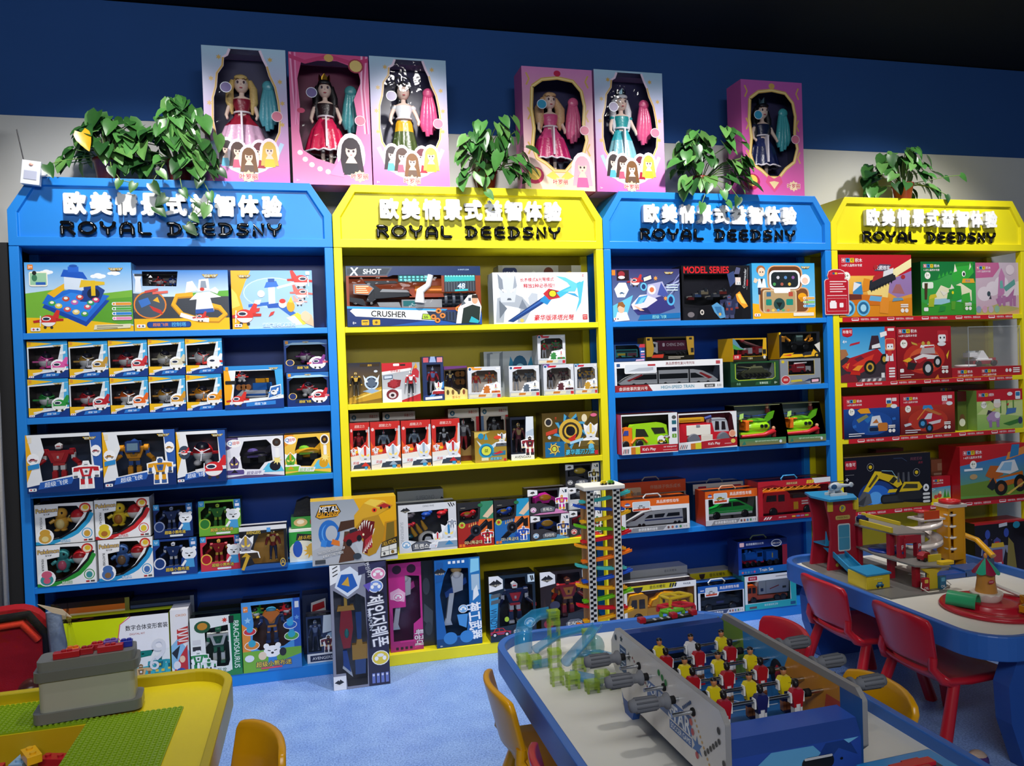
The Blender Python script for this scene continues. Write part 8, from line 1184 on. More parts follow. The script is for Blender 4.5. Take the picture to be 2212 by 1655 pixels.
# black rack of price signs at the picture edge
rk=empty('sign_rack',(4.79,-.10,0),0,'black rack with white-framed sign strips beside the block-set bookcase','rack')
for x in(-.02,.16):MB().box(x,.0,0,x+.012,.012,.66,'1c1c1e').build('upright','paint',rk)
for i,z in enumerate((.56,.42,.26)):
 A=Art(.18,.05,-.012);A.R(0,0,1,1,'e0e0dc');A.R(.02,.08,.98,.92,'121214');A.T('GRAND',.4,.5,.46,'e0b830',.7,.03);A.add([(-.09,-.0085,0),(.09,-.0085,0),(.09,-.0085,.05),(-.09,-.0085,.05)],[[0,3,2,1]],'222');o=A.build('sign_strip','card',rk,(.076,.0,z));o.rotation_euler=(-.25,0,.0);MB().box(-.02,-.005,z-.012,.172,.08,z-.006,'1c1c1e').build('rack_tray','paint',rk)
# ================================================================ doll boxes, plants and sensor on top of the bookcases
def doll(r,x,y,z,s,hair,top,sk,sk2,wide=.2,style='long',crown=None,trim='f0e8f0'):
 S_='f0d4c4';m=rot_m(MB(),x,y,z,0,0,s)
 for q in(-1,1):
  m.tube([(q*.045,0,0),(q*.05,0,.25),(q*.04,0,.46)],[.02,.03,.045],S_,8);m.tube([(q*.1,0,.73),(q*.15,-.01,.62),(q*.17,-.06,.53),(q*.16,-.09,.5)],[.03,.024,.02,.016],S_,8)
  m.ell((q*.158,-.1,.49),(.016,.02,.022),S_,8,6)
 m.loft([[(a*math.cos(k*PI/6),b*math.sin(k*PI/6),c)for k in range(12)]for a,b,c in((.09,.06,.44),(.07,.05,.58),(.1,.06,.7),(.1,.05,.74),(.03,.03,.77),(.028,.028,.82))],S_)
 m.ell((0,-.005,.9),(.078,.08,.1),S_,16,12);m.ell((0,-.084,.885),(.01,.012,.012),S_,8,6);m.ell((0,-.078,.845),(.018,.006,.007),'c8505c',8,5)
 for q in(-1,1):m.ell((q*.034,-.073,.905),(.02,.008,.019),'fff',10,6);m.ell((q*.034,-.079,.905),(.013,.006,.017),'4a2c3a',8,6);m.tube([(q*.016,-.078,.94),(q*.035,-.079,.946),(q*.055,-.068,.936)],.004,'5a3a30',5)
 b=m.build('doll','skin',r)
 m=rot_m(MB(),x,y,z,0,0,s);m.ell((0,.02,.925),(.094,.088,.1),hair,16,10);m.ell((0,-.055,.965),(.075,.035,.032),hair,12,8)
 if style=='tails':
  for q in(-1,1):m.tube([(q*.09,.02,.95),(q*.13,.01,.85),(q*.13,.0,.7),(q*.11,.0,.56)],[.03,.045,.05,.012],hair,10)
 elif style=='loops':
  for q in(-1,1):m.tube([(q*(.05+.045*math.cos(t)),.02,1.03+.055*math.sin(t))for t in[k*PI/5 for k in range(10)]],.008,hair,6,closed=True)
  m.tube([(.0,.06,.9),(-.06,.05,.75)],[.06,.02],hair,10)
 else:
  w=.14 if style=='wavy' else .105
  for q in(-1,1):m.tube([(q*.075,.02,.94),(q*w,.015,.8),(q*w*.95,.01,.66),(q*w*.9,.0,.54)],[.035,.045+.02*(style=='wavy'),.045+.02*(style=='wavy'),.012],hair,10)
 m.build('hair','hair',b)
 m=rot_m(MB(),x,y,z,0,0,s);n=40;rings=[]
 for i,(a,zz)in enumerate(((.078,.57),(.1,.52),(wide*.7,.42),(wide*.86,.3),(wide,.16))):rings.append([((a+.05*a*(i/2)*math.sin(k*2*PI/n*10))*math.cos(2*PI*k/n),(a*.55+.03*a*(i/2)*math.sin(k*2*PI/n*10))*math.sin(2*PI*k/n),zz)for k in range(n)])
 for i in range(4):m.loft(rings[i:i+2],sk if i<2 else sk2,True,False)
 m.loft([[(a*math.cos(k*PI/8),c*math.sin(k*PI/8),zz)for k in range(16)]for a,c,zz in((.08,.065,.56),(.078,.06,.6),(.108,.075,.69),(.104,.068,.725))],top,True,False)
 m.tube([(rings[4][k][0]*1.0,rings[4][k][1],.165+.008*math.sin(k*2))for k in range(n)],.012,trim,6,closed=True);m.tube([(.09*math.cos(k*PI/8),.07*math.sin(k*PI/8),.575)for k in range(16)],.012,trim,6,closed=True)
 for q in(-1,1):m.ell((q*.115,0,.705),(.04,.035,.035),top,10,8)
 m.ext([(-.012,.2),(.012,.2),(.01,.55),(-.01,.55)],-wide*.55-.015,-.07,trim)if wide>.19 else 0
 m.build('dress','satin',b)
 if crown:
  m=rot_m(MB(),x,y,z,0,0,s);k=12;v=[(.07*math.cos(2*PI*i/k),.07*math.sin(2*PI*i/k),1.0+(.075 if i%2 else .03))for i in range(k)];u=[(.066*math.cos(2*PI*i/k),.066*math.sin(2*PI*i/k),.985)for i in range(k)];m.loft([u,v],crown,False,False).tube([(p[0],p[1],.99)for p in u],.009,crown,6,closed=True);m.build('crown','metal',b)
def gown(r,x,y,z,s,c):
 m=MB()
 for i,(dx,ln)in enumerate(((-.022,.9),(-.008,1),(.007,.96),(.02,.86))):m.tube([(x+dx*.4,y,z+s),(x+dx*.9,y-.006,z+s*.62),(x+dx*1.2,y-.004,z+s*.25),(x+dx,y,z+s*(1-ln))],[.009,.015,.018,.009],c,8)
 m.ell((x,y-.006,z+s*.93),(.026,.014,.024),c,12,8);m.build('spare_gown','satin',r)
WA=[(.33,.985),(.3,.94),(.25,.92),(.24,.86),(.17,.8),(.15,.7),(.11,.62),(.1,.45),(.13,.34),(.2,.27),(.3,.25),(.4,.26),(.5,.2),(.6,.26),(.72,.25),(.82,.29),(.89,.38),(.91,.5),(.89,.62),(.86,.72),(.8,.8),(.77,.87),(.73,.92),(.69,.985)]
WB=[(.16,.94),(.1,.8),(.12,.6),(.1,.4),(.14,.26),(.3,.2),(.52,.16),(.64,.32),(.8,.36),(.84,.5),(.8,.66),(.9,.8),(.86,.9),(.6,.95)]
WC=[(.14,.84),(.12,.66),(.15,.5),(.12,.36),(.18,.26),(.3,.22),(.42,.16),(.58,.16),(.7,.24),(.84,.3),(.9,.42),(.86,.55),(.88,.7),(.84,.82),(.72,.9),(.5,.92),(.28,.9)]
def dframe(A,kind):
 G='d8b060';W_={'a':WA,'b':WB,'c':WC,'d':WC}[kind]
 if kind=='a':
  A.BR(0,.55,1,1,['c8b0d8','b0d4ea']);A.BR(0,0,1,.55,['d870b8','c8b0d8']);A.L(W_,.018,'f0d8ec');A.L(W_[2:11],.014,G);A.L(W_[-12:-2],.014,G);[A.star(u,v,.022,G,6)for u,v in((.1,.76),(.07,.58),(.08,.42),(.92,.76),(.94,.6),(.93,.44),(.2,.92),(.81,.92))]
  A.L([(.08,.3),(.2,.14),(.42,.08)],.03,'b8d4f0');A.L([(.92,.3),(.8,.14),(.58,.08)],.03,'b8d4f0');A.L([(.14,.2),(.3,.1),(.46,.06)],.016,'e4f0fa');A.L([(.86,.2),(.7,.1),(.54,.06)],.016,'e4f0fa');[lady(A,u,v-.02,.2,h,d)for u,v,h,d in((.25,.14,'2c1c20','5ab8d8'),(.38,.13,'4a2c20','d85a78'),(.64,.13,'6a1c30','a82038'),(.76,.14,'e0b850','e8c838'),(.51,.09,'7a5028','6a5040'))]
 elif kind=='b':
  A.BR(0,0,1,1,['e88ab8','d84a88']);[A.L([(.02+.03*i,1),(.04+.02*i,.7),(.08-.01*i,.45)],.012,('f0a0c8','c03878','e888b8')[i])for i in range(3)];[A.L([(.98-.03*i,1),(.94-.02*i,.75),(.97-.02*i,.4)],.014,('f0a0c8','c03878','f4b8d8')[i])for i in range(3)];A.L([(0,.97),(.2,.93),(.5,.985),(.8,.94),(1,.97)],.03,'c83070');A.E(.5,.97,.06,.03,G,12);A.E(.84,.92,.1,.055,'a82848',14);A.E(.84,.92,.08,.045,'e8c878',14);[A.E(u,v,.035,.02,'f8f0f4',8)for u,v in((.1,.24),(.16,.19),(.24,.15),(.34,.12),(.44,.1))];lady(A,.74,.08,.3,'2a1a24','1c1820');A.P([(.46,.08),(.6,.2),(.64,.06)],'d890c8');A.E(.13,.56,.05,.02,'c83060',10)
 else:
  c='c060b0' if kind=='d' else 'd888c0';A.BR(0,0,1,1,['e060a8' if kind=='d' else 'f4d8c0',c]);A.L(W_+W_[:1],.03,G);A.L(W_+W_[:1],.012,'f4dc98');[A.L([(u,v-.05),(u+.04*q,v),(u,v+.05)],.014,G)for u,v,q in((.06,.9,1),(.94,.9,-1),(.07,.62,1),(.93,.62,-1),(.06,.34,1),(.94,.34,-1))];A.E(.5,.955,.05,.025,'c02850' if kind=='c' else G,12);A.E(.14,.12,.13,.07,'b83058',16);A.E(.14,.13,.09,.05,'f0cc60',14)
  if kind=='c':lady(A,.82,.03,.27,'f0b0c0','e868a0');A.P([(.3,.12),(.5,.06),(.7,.12),(.6,.16),(.5,.1),(.4,.16)],'f0d060')
  else:A.P([(.5,.03),(.36,.12),(.4,.18),(.5,.15),(.6,.18),(.64,.12)],'e0588a');A.P([(.5,.06),(.42,.12),(.5,.13),(.58,.12)],'f0d8a0')
 lx,lv={'a':(.5,.045),'b':(.84,.07),'c':(.5,.07),'d':(.82,.09)}[kind];A.star(lx,lv,.05,'f4d8a8',8,.7);A.T('叶罗丽',lx,lv,.04,'c02030',.26,.02,'fff4e0',.05);A.T('3+',.06,.03,.016,'f8e8f4')
 A.E(.27,.7,.07,.04,'e0e4f0',16);A.E(.27,.7,.062,.035,'6a5a94' if kind in 'ab' else '3a9ac0',16);A.E(.87,.5,.07,.04,'f8d8e0',16);A.E(.87,.5,.062,.035,'e07a94',16)
for k,kd,n,args,gc in(('v1','a','pale blue doll box with a blonde pigtailed doll in a frilled maroon dress',('e0c078','8a1c34','a01c38','e8b8d8',.27,'tails'),'5ab0c0'),('v2','b','pink curtain-print doll box with a black-haired crowned doll in red',('16131a','2c1c20','e02458','d81c50',.24,'long','d8a840'),'4a9aa0'),('v3','a','pale blue doll box with a looped-hair doll in peacock green skirt',('1c1a22','e4e8ec','e0a820','4a5a30',.16,'loops'),'e85a90'),('v4','c','pink gold-arched doll box with a long blonde doll in magenta gown',('e4b888','e05a90','e0508c','c8286c',.25,'wavy'),'e86a98'),('v5','a','pale blue doll box with a white-haired doll in sequinned turquoise',('e4e4ea','1f9ca0','3ab0bc','8ac4d0',.2,'long','a8d0e0'),'e05a8c'),('v6','d','purple-pink gold-scrolled doll box with a black-haired doll in navy',('17151f','1c2448','1f2c60','1a2450',.23,'long','9cc8dc'),'48b0b8')):
 def _t(r,w,h,d):doll(r,-w*.06,d*.5,h*.17,h*.66,*args);gown(r,w*.27,d*.45,h*.42,h*.36,gc)
 carton(k,n,lambda A:dframe(A,kd),'d0b8dc','c85aa0' if kd!='a' else 'b87ab8','c8b0d8',[{'a':WA,'b':WB,'c':WC,'d':WC}[kd]],'3c3a5c' if kd!='b' else '6a1c44',_t,.13,name='doll_box',cat='doll box')
def plant(x,y,n,label,R,Hh,seed,trails=(),yellow=0,z=2.0505,bx=()):
 q=random.Random(seed);e=empty('potted_pothos',(x,y,z),0,label,'potted plant')
 MB().lathe([(.036,0),(.05,.085),(.055,.088),(.055,.1),(.05,.1),(.047,.088)],(0,0,0),'7a2a20',24).build('pot','plastic',e);MB().cyl((0,0,.075),(0,0,.086),.047,'2a2018',18).build('soil','matte',e)
 L,V=MB(),MB();gs=('2c5a28','3a6e30','48803c','224a22','5c8c46')
 def leaf(p,t,nn,s,c):
  t=t.normalized();nn=(nn-t*nn.dot(t)).normalized();b=t.cross(nn);o=p
  pr=[(0,.0),(.32,-.16),(.5,.1),(.48,.38),(.32,.66),(.12,.9),(0,1.0)];v=[o+t*(.12*s*0),o+t*s*.5-nn*s*.06,o+t*s-nn*s*.22]
  le=[o+b*(a*s*.78)+t*(l*s)+nn*(abs(a)*s*.22-l*l*s*.22)for a,l in pr[1:6]];ri=[o-b*(a*s*.78)+t*(l*s)+nn*(abs(a)*s*.22-l*l*s*.22)for a,l in pr[1:6]]
  vs=v+le+ri;L.add(vs,[[0,3,4,1],[1,4,5],[1,5,6],[1,6,7,2],[0,1,9,8],[1,10,9],[1,11,10],[1,2,12,11]],c,True)
 for i in range(n):
  a=q.uniform(0,2*PI);el=q.uniform(-.55,1.45);rr=q.uniform(.55,1);d=Vector((math.cos(a)*math.cos(el),math.sin(a)*math.cos(el)*.62,math.sin(el)))
  p=Vector((d.x*R*rr,d.y*R*rr,.12+max(-.11,d.z*(Hh-.12)*rr)))
  if p.y>.13:p.y=.13
  if abs(p.x)<.06 and p.y>-.06 and p.z<.12:p.z+=.12
  if any(u-.13<p.x<w_+.13 for u,w_ in bx):p.y=min(p.y,-.15)
  out=Vector((d.x,d.y-.55,0));t=out*.55+Vector((q.uniform(-.5,.5),q.uniform(-.3,.3),-.75+q.uniform(-.2,.5)));nn=Vector((d.x*.5+q.uniform(-.3,.3),d.y*.5-.6,.75))
  s=q.uniform(.052,.088);p.z=max(p.z,.012+s*.85)if p.y>-.15 else p.z;leaf(p,t,nn,s,q.choice(gs))
  if i%2==0:V.tube([(d.x*.02,d.y*.02,.085),(p.x*.5,p.y*.5,max(.09,p.z*.75+.03)),tuple(p)],.0022,'5a7a3a',5)
 if yellow:leaf(Vector((-.06,-.12,.17)),Vector((.3,-.2,-.8)),Vector((0,-1,.3)),.075,'d8a81c')
 for tr in trails:
  V.tube(tr,.002,'6a8a44',5)
  for j in range(1,len(tr)):
   pj=Vector(tr[j]);dd=(pj-Vector(tr[j-1]));leaf(pj,Vector((q.uniform(-.7,.7),-.25,-.6)),Vector((q.uniform(-.3,.3),-1,.4)),q.uniform(.04,.06),q.choice(gs))
 V.build('stem','leaf',e);L.build('foliage','leaf',e)
plant(.33,.115,85,'bushy potted pothos with one yellow leaf, beside the alarm sensor',.18,.3,3,[[(-.05,-.03,.1),(-.13,-.12,.06),(-.17,-.165,.03)],[(.02,-.05,.1),(.05,-.165,.03),(.08,-.165,-.02),(.13,-.165,-.03)]],1)
plant(.6,.115,85,'potted pothos trailing vines down over the blue sign lettering',.18,.32,11,[[(.0,-.05,.1),(.02,-.165,.02),(.03,-.165,-.05),(.08,-.165,-.1),(.06,-.165,-.15)],[(.05,-.04,.1),(.1,-.165,.0),(.13,-.165,-.06),(.12,-.165,-.11),(.04,-.165,-.19)],[(-.04,-.04,.1),(-.05,-.165,.02),(-.08,-.165,-.03),(-.03,-.165,-.08),(-.07,-.165,-.12)],[(.06,-.02,.1),(.15,-.12,.08),(.17,-.165,.03)]],bx=((0.09,0.43),))
plant(1.888,.115,75,'potted pothos between the doll boxes above the yellow bookcase',.175,.34,21,[[(-.02,-.05,.1),(-.03,-.12,.04),(-.035,-.165,-.03)],[(.05,-.04,.1),(.13,-.1,.08),(.17,-.11,.05)]],bx=((-0.53,-0.17),(0.155,0.5)))
plant(2.955,.115,88,'potted pothos drooping over the sign of the vehicle bookcase',.19,.33,33,[[(.0,-.05,.1),(.06,-.165,.03),(.11,-.165,-.03)],[(-.03,-.05,.1),(-.04,-.165,.03),(-.08,-.165,-.06)],[(.02,-.05,.1),(.03,-.165,.0),(.05,-.165,-.05)]],bx=((-0.57,-0.215),(0.18,0.53)))
plant(4.13,.115,75,'potted pothos standing alone above the end yellow bookcase',.22,.3,44,[[(.05,-.03,.1),(.18,-.09,.12),(.27,-.1,.13)],[(.04,-.04,.1),(.12,-.1,.05),(.16,-.12,.02)]])
e=empty('alarm_sensor',(.092,-.002,2.0),0,'white alarm sensor with a thin antenna on the blue bookcase corner','alarm sensor')
o=MB().box(-.032,-.034,.01,.032,-.006,.1,'e4e6ea').box(-.022,-.036,.028,.022,-.033,.062,'b8bcd0').ell((0,-.035,.085),(.008,.004,.006),'e8b0a0',8,6).build('sensor_body','plastic',e,bev=.006);o.rotation_euler=(0,.12,0)
MB().tube([(-.02,-.014,.1),(-.04,-.012,.22)],.0022,'3a3a3e',6).build('antenna','plastic',e);MB().lathe([(.009,-.003),(.016,-.003),(.016,.003),(.009,.003)],(.042,-.012,.06),'dcdee2',16,ax='y').build('bracket','plastic',e)
# ================================================================ play tables, chairs and the toys on them
def table(label,x0,y0,x1,y1,rim,top,leg,z=.42,cut=None):
 e=empty('play_table',((x0+x1)/2,(y0+y1)/2,0),0,label,'table');a,b=(x1-x0)/2,(y1-y0)/2
 O,I=rrect(-a,-b,a,b,.13,8),rrect(-a+.022,-b+.022,a-.022,b-.022,.11,8);n=len(O);m=MB()
 v=[(p[0],p[1],zz)for zz,P in((z-.075,O),(z,O),(z,I),(z-.075,I))for p in P];m.add(v,[[i*n+k,i*n+(k+1)%n,((i+1)%4)*n+(k+1)%n,((i+1)%4)*n+k]for i in range(4)for k in range(n)],rim);m.build('rim','paint',e,bev=.004)
 m=MB()
 if cut:P=tessellate_polygon([[Vector((p[0],p[1],0))for p in I],[Vector((cut[0],cut[1],0)),Vector((cut[2],cut[1],0)),Vector((cut[2],cut[3],0)),Vector((cut[0],cut[3],0))]]);pts=I+[(cut[0],cut[1]),(cut[2],cut[1]),(cut[2],cut[3]),(cut[0],cut[3])];m.add([(p[0],p[1],z-.03)for p in pts],[ccw3(pts,t)for t in P],top);c=cut;v=[(c[0],c[1],z-.03),(c[2],c[1],z-.03),(c[2],c[3],z-.03),(c[0],c[3],z-.03)];v+=[(p[0],p[1],z-.15)for p in v];m.add(v,[[0,1,5,4][::-1],[1,2,6,5][::-1],[2,3,7,6][::-1],[3,0,4,7][::-1],[4,5,6,7]],'c0a010')
 else:m.ext(I,z-.06,z-.03,top,'z')
 m.build('table_top','paint',e)
 for q in(-1,1):
  y=q*b-(.05 if q>0 else-.06);m=MB();P=[(-a*.62,z-.075),(-a*.72,z*.62),(-a*.7,z*.35),(-a*.56,0),(a*.56,0),(a*.7,z*.35),(a*.72,z*.62),(a*.62,z-.075)];m.ext(P,y-.028,y+.028,leg);m.build('leg','paint',e,bev=.006)
 return e
def ccw3(p,t):return list(t)if(p[t[1]][0]-p[t[0]][0])*(p[t[2]][1]-p[t[0]][1])-(p[t[1]][1]-p[t[0]][1])*(p[t[2]][0]-p[t[0]][0])>0 else list(t)[::-1]
TB='2f66b8'
table('white-topped blue play table in front, carrying the table football game',1.605,-2.17,2.40,-.945,TB,'d4d2ca','1c4a9c')
t2=table('white-topped blue play table on the right carrying the toy garage',2.955,-1.50,3.70,-.43,TB,'e0dcd0','1f4c9c')
A=Art(.2,.2,0);A.P([(.0,.62),(.3,.75),(.7,.72),(1,.4),(.9,.2),(.6,.1),(.3,.25)],'20242c');A.P([(.03,.6),(.3,.72),(.68,.69),(.96,.4),(.86,.22),(.6,.14),(.32,.28)],'5c6068');A.L([(.05,.6),(.5,.5),(.9,.3)],.03,'2a2c30');o=A.build('leaf_decal','paint',t2);o.location=(-.02,-.4238,.1)
MB().tube([(.03*(1 if i%2==0 else .45)*math.cos(PI/2+i*PI/5)-.2,-.4245,.1+.03*(1 if i%2==0 else .45)*math.sin(PI/2+i*PI/5))for i in range(10)],.0018,'0c1c40',5,closed=True).build('star_engraving','paint',t2)
table('yellow play table in the near corner with green stud plates',.02,-1.95,.852,-.925,'b8a40c','d8c414','6a86b4',cut=(-.36,-.31,.075,.283))
# chairs: back at -x, facing +x
def chair(c,cd):
 e=empty('child_chair',(0,0,0));m=MB();rows=[]
 for i in range(9):
  zz=.262+.15*i/8;hw=.122-.016*(1-i/8)-(.012 if i in(0,8)else 0)
  rows.append([(-.012-.036*(i/8)+.03*(abs(j/4-1))**2,hw*(j/4-1),zz-.012*(abs(j/4-1))**3)for j in range(9)])
 m.add([p for r in rows for p in r],[[i*9+j,i*9+j+1,(i+1)*9+j+1,(i+1)*9+j]for i in range(8)for j in range(8)],c,True);o=m.build('backrest','plastic',e);s=o.modifiers.new('t','SOLIDIFY');s.thickness=.016;s.offset=0;s=o.modifiers.new('b','BEVEL');s.width=.005;s.segments=2;s.limit_method='ANGLE'
 m=MB();rows=[[(x,w*(j/4-1),z-.012*(1-(j/4-1)**2))for j in range(9)]for x,w,z in((.01,.11,.245),(.035,.135,.222),(.1,.14,.218),(.2,.14,.222),(.27,.135,.222),(.295,.12,.205))];m.add([p for r in rows for p in r],[[i*9+j,(i+1)*9+j,(i+1)*9+j+1,i*9+j+1]for i in range(5)for j in range(8)],c,True);o=m.build('seat','plastic',e);s=o.modifiers.new('t','SOLIDIFY');s.thickness=.014;s.offset=0
 for q in(-1,1):
  MB().tube([(.005,q*.1,.285),(.0,q*.103,.255),(.02,q*.118,.222),(.06,q*.125,.21)],.013,c,8).build('back_strut','plastic',e)
  MB().tube([(.06,q*.12,.215),(-.015,q*.148,0)],[.016,.019],c,12).build('leg','plastic',e);MB().tube([(.23,q*.12,.212),(.29,q*.145,0)],[.016,.019],c,12).build('leg','plastic',e)
 e.scale=(1.07,)*3;return e
red,yel=chair('b81c2c',0),chair('d89a0c',0);ur=uy=0
for i,(kd,x,y,rz,n)in enumerate((('r',2.92,-.825,0,'red plastic child chair at the garage table, the one nearer the shelves'),('r',2.935,-1.2,0,'red plastic child chair at the garage table, nearer the camera, legs fully visible'),('y',1.562,-1.35,.0,'yellow plastic child chair pushed up to the marble-run end of the front table'),('r',1.564,-1.79,0,'red plastic child chair cut by the lower edge, beside the football table'),('y',.935,-1.46,PI+.45,'yellow plastic child chair standing beside the yellow table'),('y',2.425,-1.67,PI,'yellow plastic child chair half hidden behind the table football game'),('r',2.46,-1.218,PI,'red plastic child chair mostly hidden behind the football rods'))):
 p=red if kd=='r' else yel
 if(ur if kd=='r' else uy):p=dup(p)
 if kd=='r':ur=1
 else:uy=1
 p.location=(x,y,0);p.rotation_euler=(0,0,rz);tag(p,n,'chair','child chairs round the tables')
 # table football
def football():
 e=empty('football_table',(1.973,-1.742,.3905),.02,'table football game with blue camouflage ends on the front blue table','table football game');X,Y,T,B=.152,.272,.205,.045
 P=[(-Y,T-.02),(-Y+.02,T),(Y-.03,T),(Y,T-.04),(Y,T-.09),(Y-.07,B),(-Y+.05,B),(-Y,B+.05)]
 for q in(-1,1):
  m=MB();a,b=(q*X-.006,q*X+.006);m.ext(P,a,b,'8c8a88','x');o=m.build('side_panel','paint',e,bev=.003)
  if q<0:
   A=Art(2*Y,T-B,-.0002);A.P([((Y-p[0])/(2*Y),(p[1]-B)/(T-B))for p in P],'dcd8d4');A.P([(.34,.12),(.74,.02),(.7,.62),(.36,.78)],'2a5c9c')if 0 else A.R(.38,.36,.76,.62,'2c5ea0');A.T("YOU'RE A",.5,.52,.14,'e8ecf0',.3,.02);A.T('STAR',.66,.47,.2,'e8ecf0',.18,.03);A.R(.58,.22,.76,.34,'2c5ea0');A.T('SOCCER GAME',.67,.28,.07,'e8ecf0',.16);A.R(.1,.4,.17,.8,'2c4a80');A.lines(.11,.16,.75,5,.06,'c8d4e8',.02);A.star(.12,.9,.06,'222');A.star(.2,.72,.08,'222');A.star(.8,.3,.14,'2a6ab0',6)
   for i in range(9):A.E(.24+.018*i,.75-.03*i,.006,.02,'8a3038',8);A.E(.79+.012*i,.62-.05*i,.006,.02,'c89a50',8)
   for i in range(6):A.E(.86+.02*i,.32+.06*i,.01,.035,'1c1c22',10);A.E(.7+.012*i,.66+.03*i,.008,.025,'2a4a78',8)
   for u,v,c in((.5,.86,'3a8a4c'),(.53,.83,'3a8a4c'),(.56,.8,'3a8a4c'),(.78,.7,'d05a38'),(.77,.45,'b83040'),(.8,.2,'b83040'),(.76,.56,'c84838'),(.06,.86,'222'),(.05,.5,'222'),(.93,.2,'222'),(.96,.75,'222'),(.9,.08,'222'),(.99,.4,'1c1c20')):A.E(u,v,.012,.045,c,12)
   o=A.build('side_print','card',e);o.rotation_euler=(0,0,-PI/2);o.location=(a,0,B)
  else:
   A=Art(2*Y,T-B,-.0002,.00004);A.R(0,0,1,.9,'3a86c0');A.P([(.0,0),(.24,0),(.22,.9),(0,.9)],'7a9a34');A.P([(.6,0),(.9,0),(.9,.9),(.56,.9),(.5,.5)],'c8842c');A.P([(.76,0),(.9,0),(.9,.7),(.8,.7)],'b84a34');A.P([(.88,0),(1,0),(1,.9),(.88,.9)],'2c5c98');A.E(.48,.55,.05,.22,'1a1a1e',18);A.E(.485,.55,.02,.14,'c83038',12);o=A.build('side_print','card',e);o.rotation_euler=(0,0,-PI/2);o.location=(a,0,B)
 for q in(-1,1):
  y0,y1=(-Y+.006,-Y+.03)if q<0 else(Y-.03,Y-.012);A=Art(2*X-.013,.135,0,.00006)
  m=MB();m.ext([(y0,.05),(y1,.05),(y1,.138),(y0+.014,.145),(y0,.115)]if q<0 else[(y0,.05),(y1,.05),(y1,.19),(y0,.185)],-X+.0065,X-.0065,'24469c' if q<0 else '1f3c80','x')
  if q<0:m.ext([(y0,.115),(y0+.014,.145),(y0+.07,.147),(y0+.07,.143)],-X+.0065,X-.0065,'2f56b0','x')
  m.build('end_wall','paint',e)
  for c,pp in(('5a9cc8',[(.16,.55),(.3,.98),(.62,.96),(.68,.7),(.6,.4),(.36,.3),(.28,.0),(.16,0),(.2,.3)]),('1c3678',[(.66,.6),(.72,.96),(.9,.96),(.97,.45),(.82,.75),(.76,.5)]),('1c3678',[(.28,0),(.46,.4),(.58,.26),(.62,0)]),('6ab0d8',[(.86,.98),(.9,.84),(.98,.98)]),('4a90c4',[(.56,.22),(.66,.4),(.7,.22)]),('16306c',[(.64,.34),(.7,.46),(.74,.4)])):A.P([(p[0],p[1]*.48)for p in pp],c)
  if q<0:A.RR(.53,.1,.78,.3,.09,'111114');A.RR(.55,.26,.77,.295,.02,'c8c8cc');[A.E(u,v,.012,.02,'111',10)for u,v in((.44,.14),(.84,.2))]
  else:A.RR(.3,.1,.66,.52,.1,'111114');A.P([(.3,.1),(.46,.1),(.46,.2),(.3,.22)],'c8a030')
  o=A.build('end_print','card',e,(0,y0-.0003,.05))
 A=Art(2*X-.013,2*Y-.06,0,.00004);A.R(0,0,1,1,'2f70b4');[A.R(0,.1*i,1,.1*i+.05,'2a66a8')for i in range(10)];A.L([(.5+.26*math.cos(k*PI/12),.5+.15*math.sin(k*PI/12))for k in range(25)],.007,'d8e4f0')
 for y in(.5,.34,.66):A.R(.02,y,.98,y+.007,'d8e4f0')
 A.L([(.28,0),(.3,.12),(.7,.12),(.72,0)],.007,'d8e4f0');A.L([(.28,1),(.3,.88),(.7,.88),(.72,1)],.007,'d8e4f0');o=A.build('playing_field','card',e,(0,-Y+.03,.068));o.rotation_euler=(-PI/2,0,0)
 for sx in(-1,1):
  for y in(-Y+.1,Y-.075):MB().ext([(y-.04,B+.004),(y+.04,B+.004),(y+.022,0),(y-.022,0)],sx*(X-.012)-.009,sx*(X-.012)+.009,'2c5cac','x').build('leg','paint',e)
 def man(x,y,c,s,p):
  m=MB();m.M=Matrix.Translation((x,y,.16))@Matrix.Scale(.84,4)@Matrix.Translation((-x,-y,-.162));hd,sk='1c1818','b87850';m.cyl((x,y-.006,.115),(x,y-.006,.142),.0075,s,8).box(x-.011,y-.012,.092,x-.001,y+.002,.116,sk).box(x+.001,y-.012,.092,x+.011,y+.002,.116,sk).box(x-.01,y-.018,.088,x+.01,y+.002,.094,c if c!='e0cc1c' else s);m.ext([(x-.011,.132),(x+.011,.132),(x+.017,.17),(x+.012,.178),(x-.012,.178),(x-.017,.17)],y-.01,y+.008,c);m.box(x-.02,y-.007,.145,x-.0155,y+.006,.17,'e8e8e8').box(x+.0155,y-.007,.145,x+.02,y+.006,.17,'e8e8e8').ell((x,y,.19),(.0082,.0085,.0105),sk if c in('e0cc1c','d8d8dc')else hd,10,8).ell((x,y+.001,.196),(.0085,.0088,.006),hd,10,6).box(x-.011,y-.0105,.116,x+.011,y+.006,.134,s);m.build('player_figure','plastic',p)
 for i in range(6):
  y=.168-.064*i;odd=i%2==0;z=.16;r=empty('player_rod',(0,0,0));r.parent=e
  a,b=(-X-.03,X+.075)if odd else(-X-.055,X+.07);MB().cyl((a,y,z),(b,y,z),.0042,'c8ccd0',12).build('steel_bar','metal',r)
  s=-1 if odd else 1;h0=s*(X+(.03 if s<0 else .062));m=MB();m.lathe([(.012,0),(.017,.001),(.017,.006),(.0105,.012),(.0105,.022),(.0135,.026),(.0145,.04),(.0145,.075),(.012,.086),(.004,.089)],(0,0,0),'6c6e74',18,ax='x')
  for k in range(10):t=2*PI*k/10;m.tube([(.028,.0135*math.cos(t),.0135*math.sin(t)),(.076,.0145*math.cos(t),.0145*math.sin(t))],.002,'54565c',5)
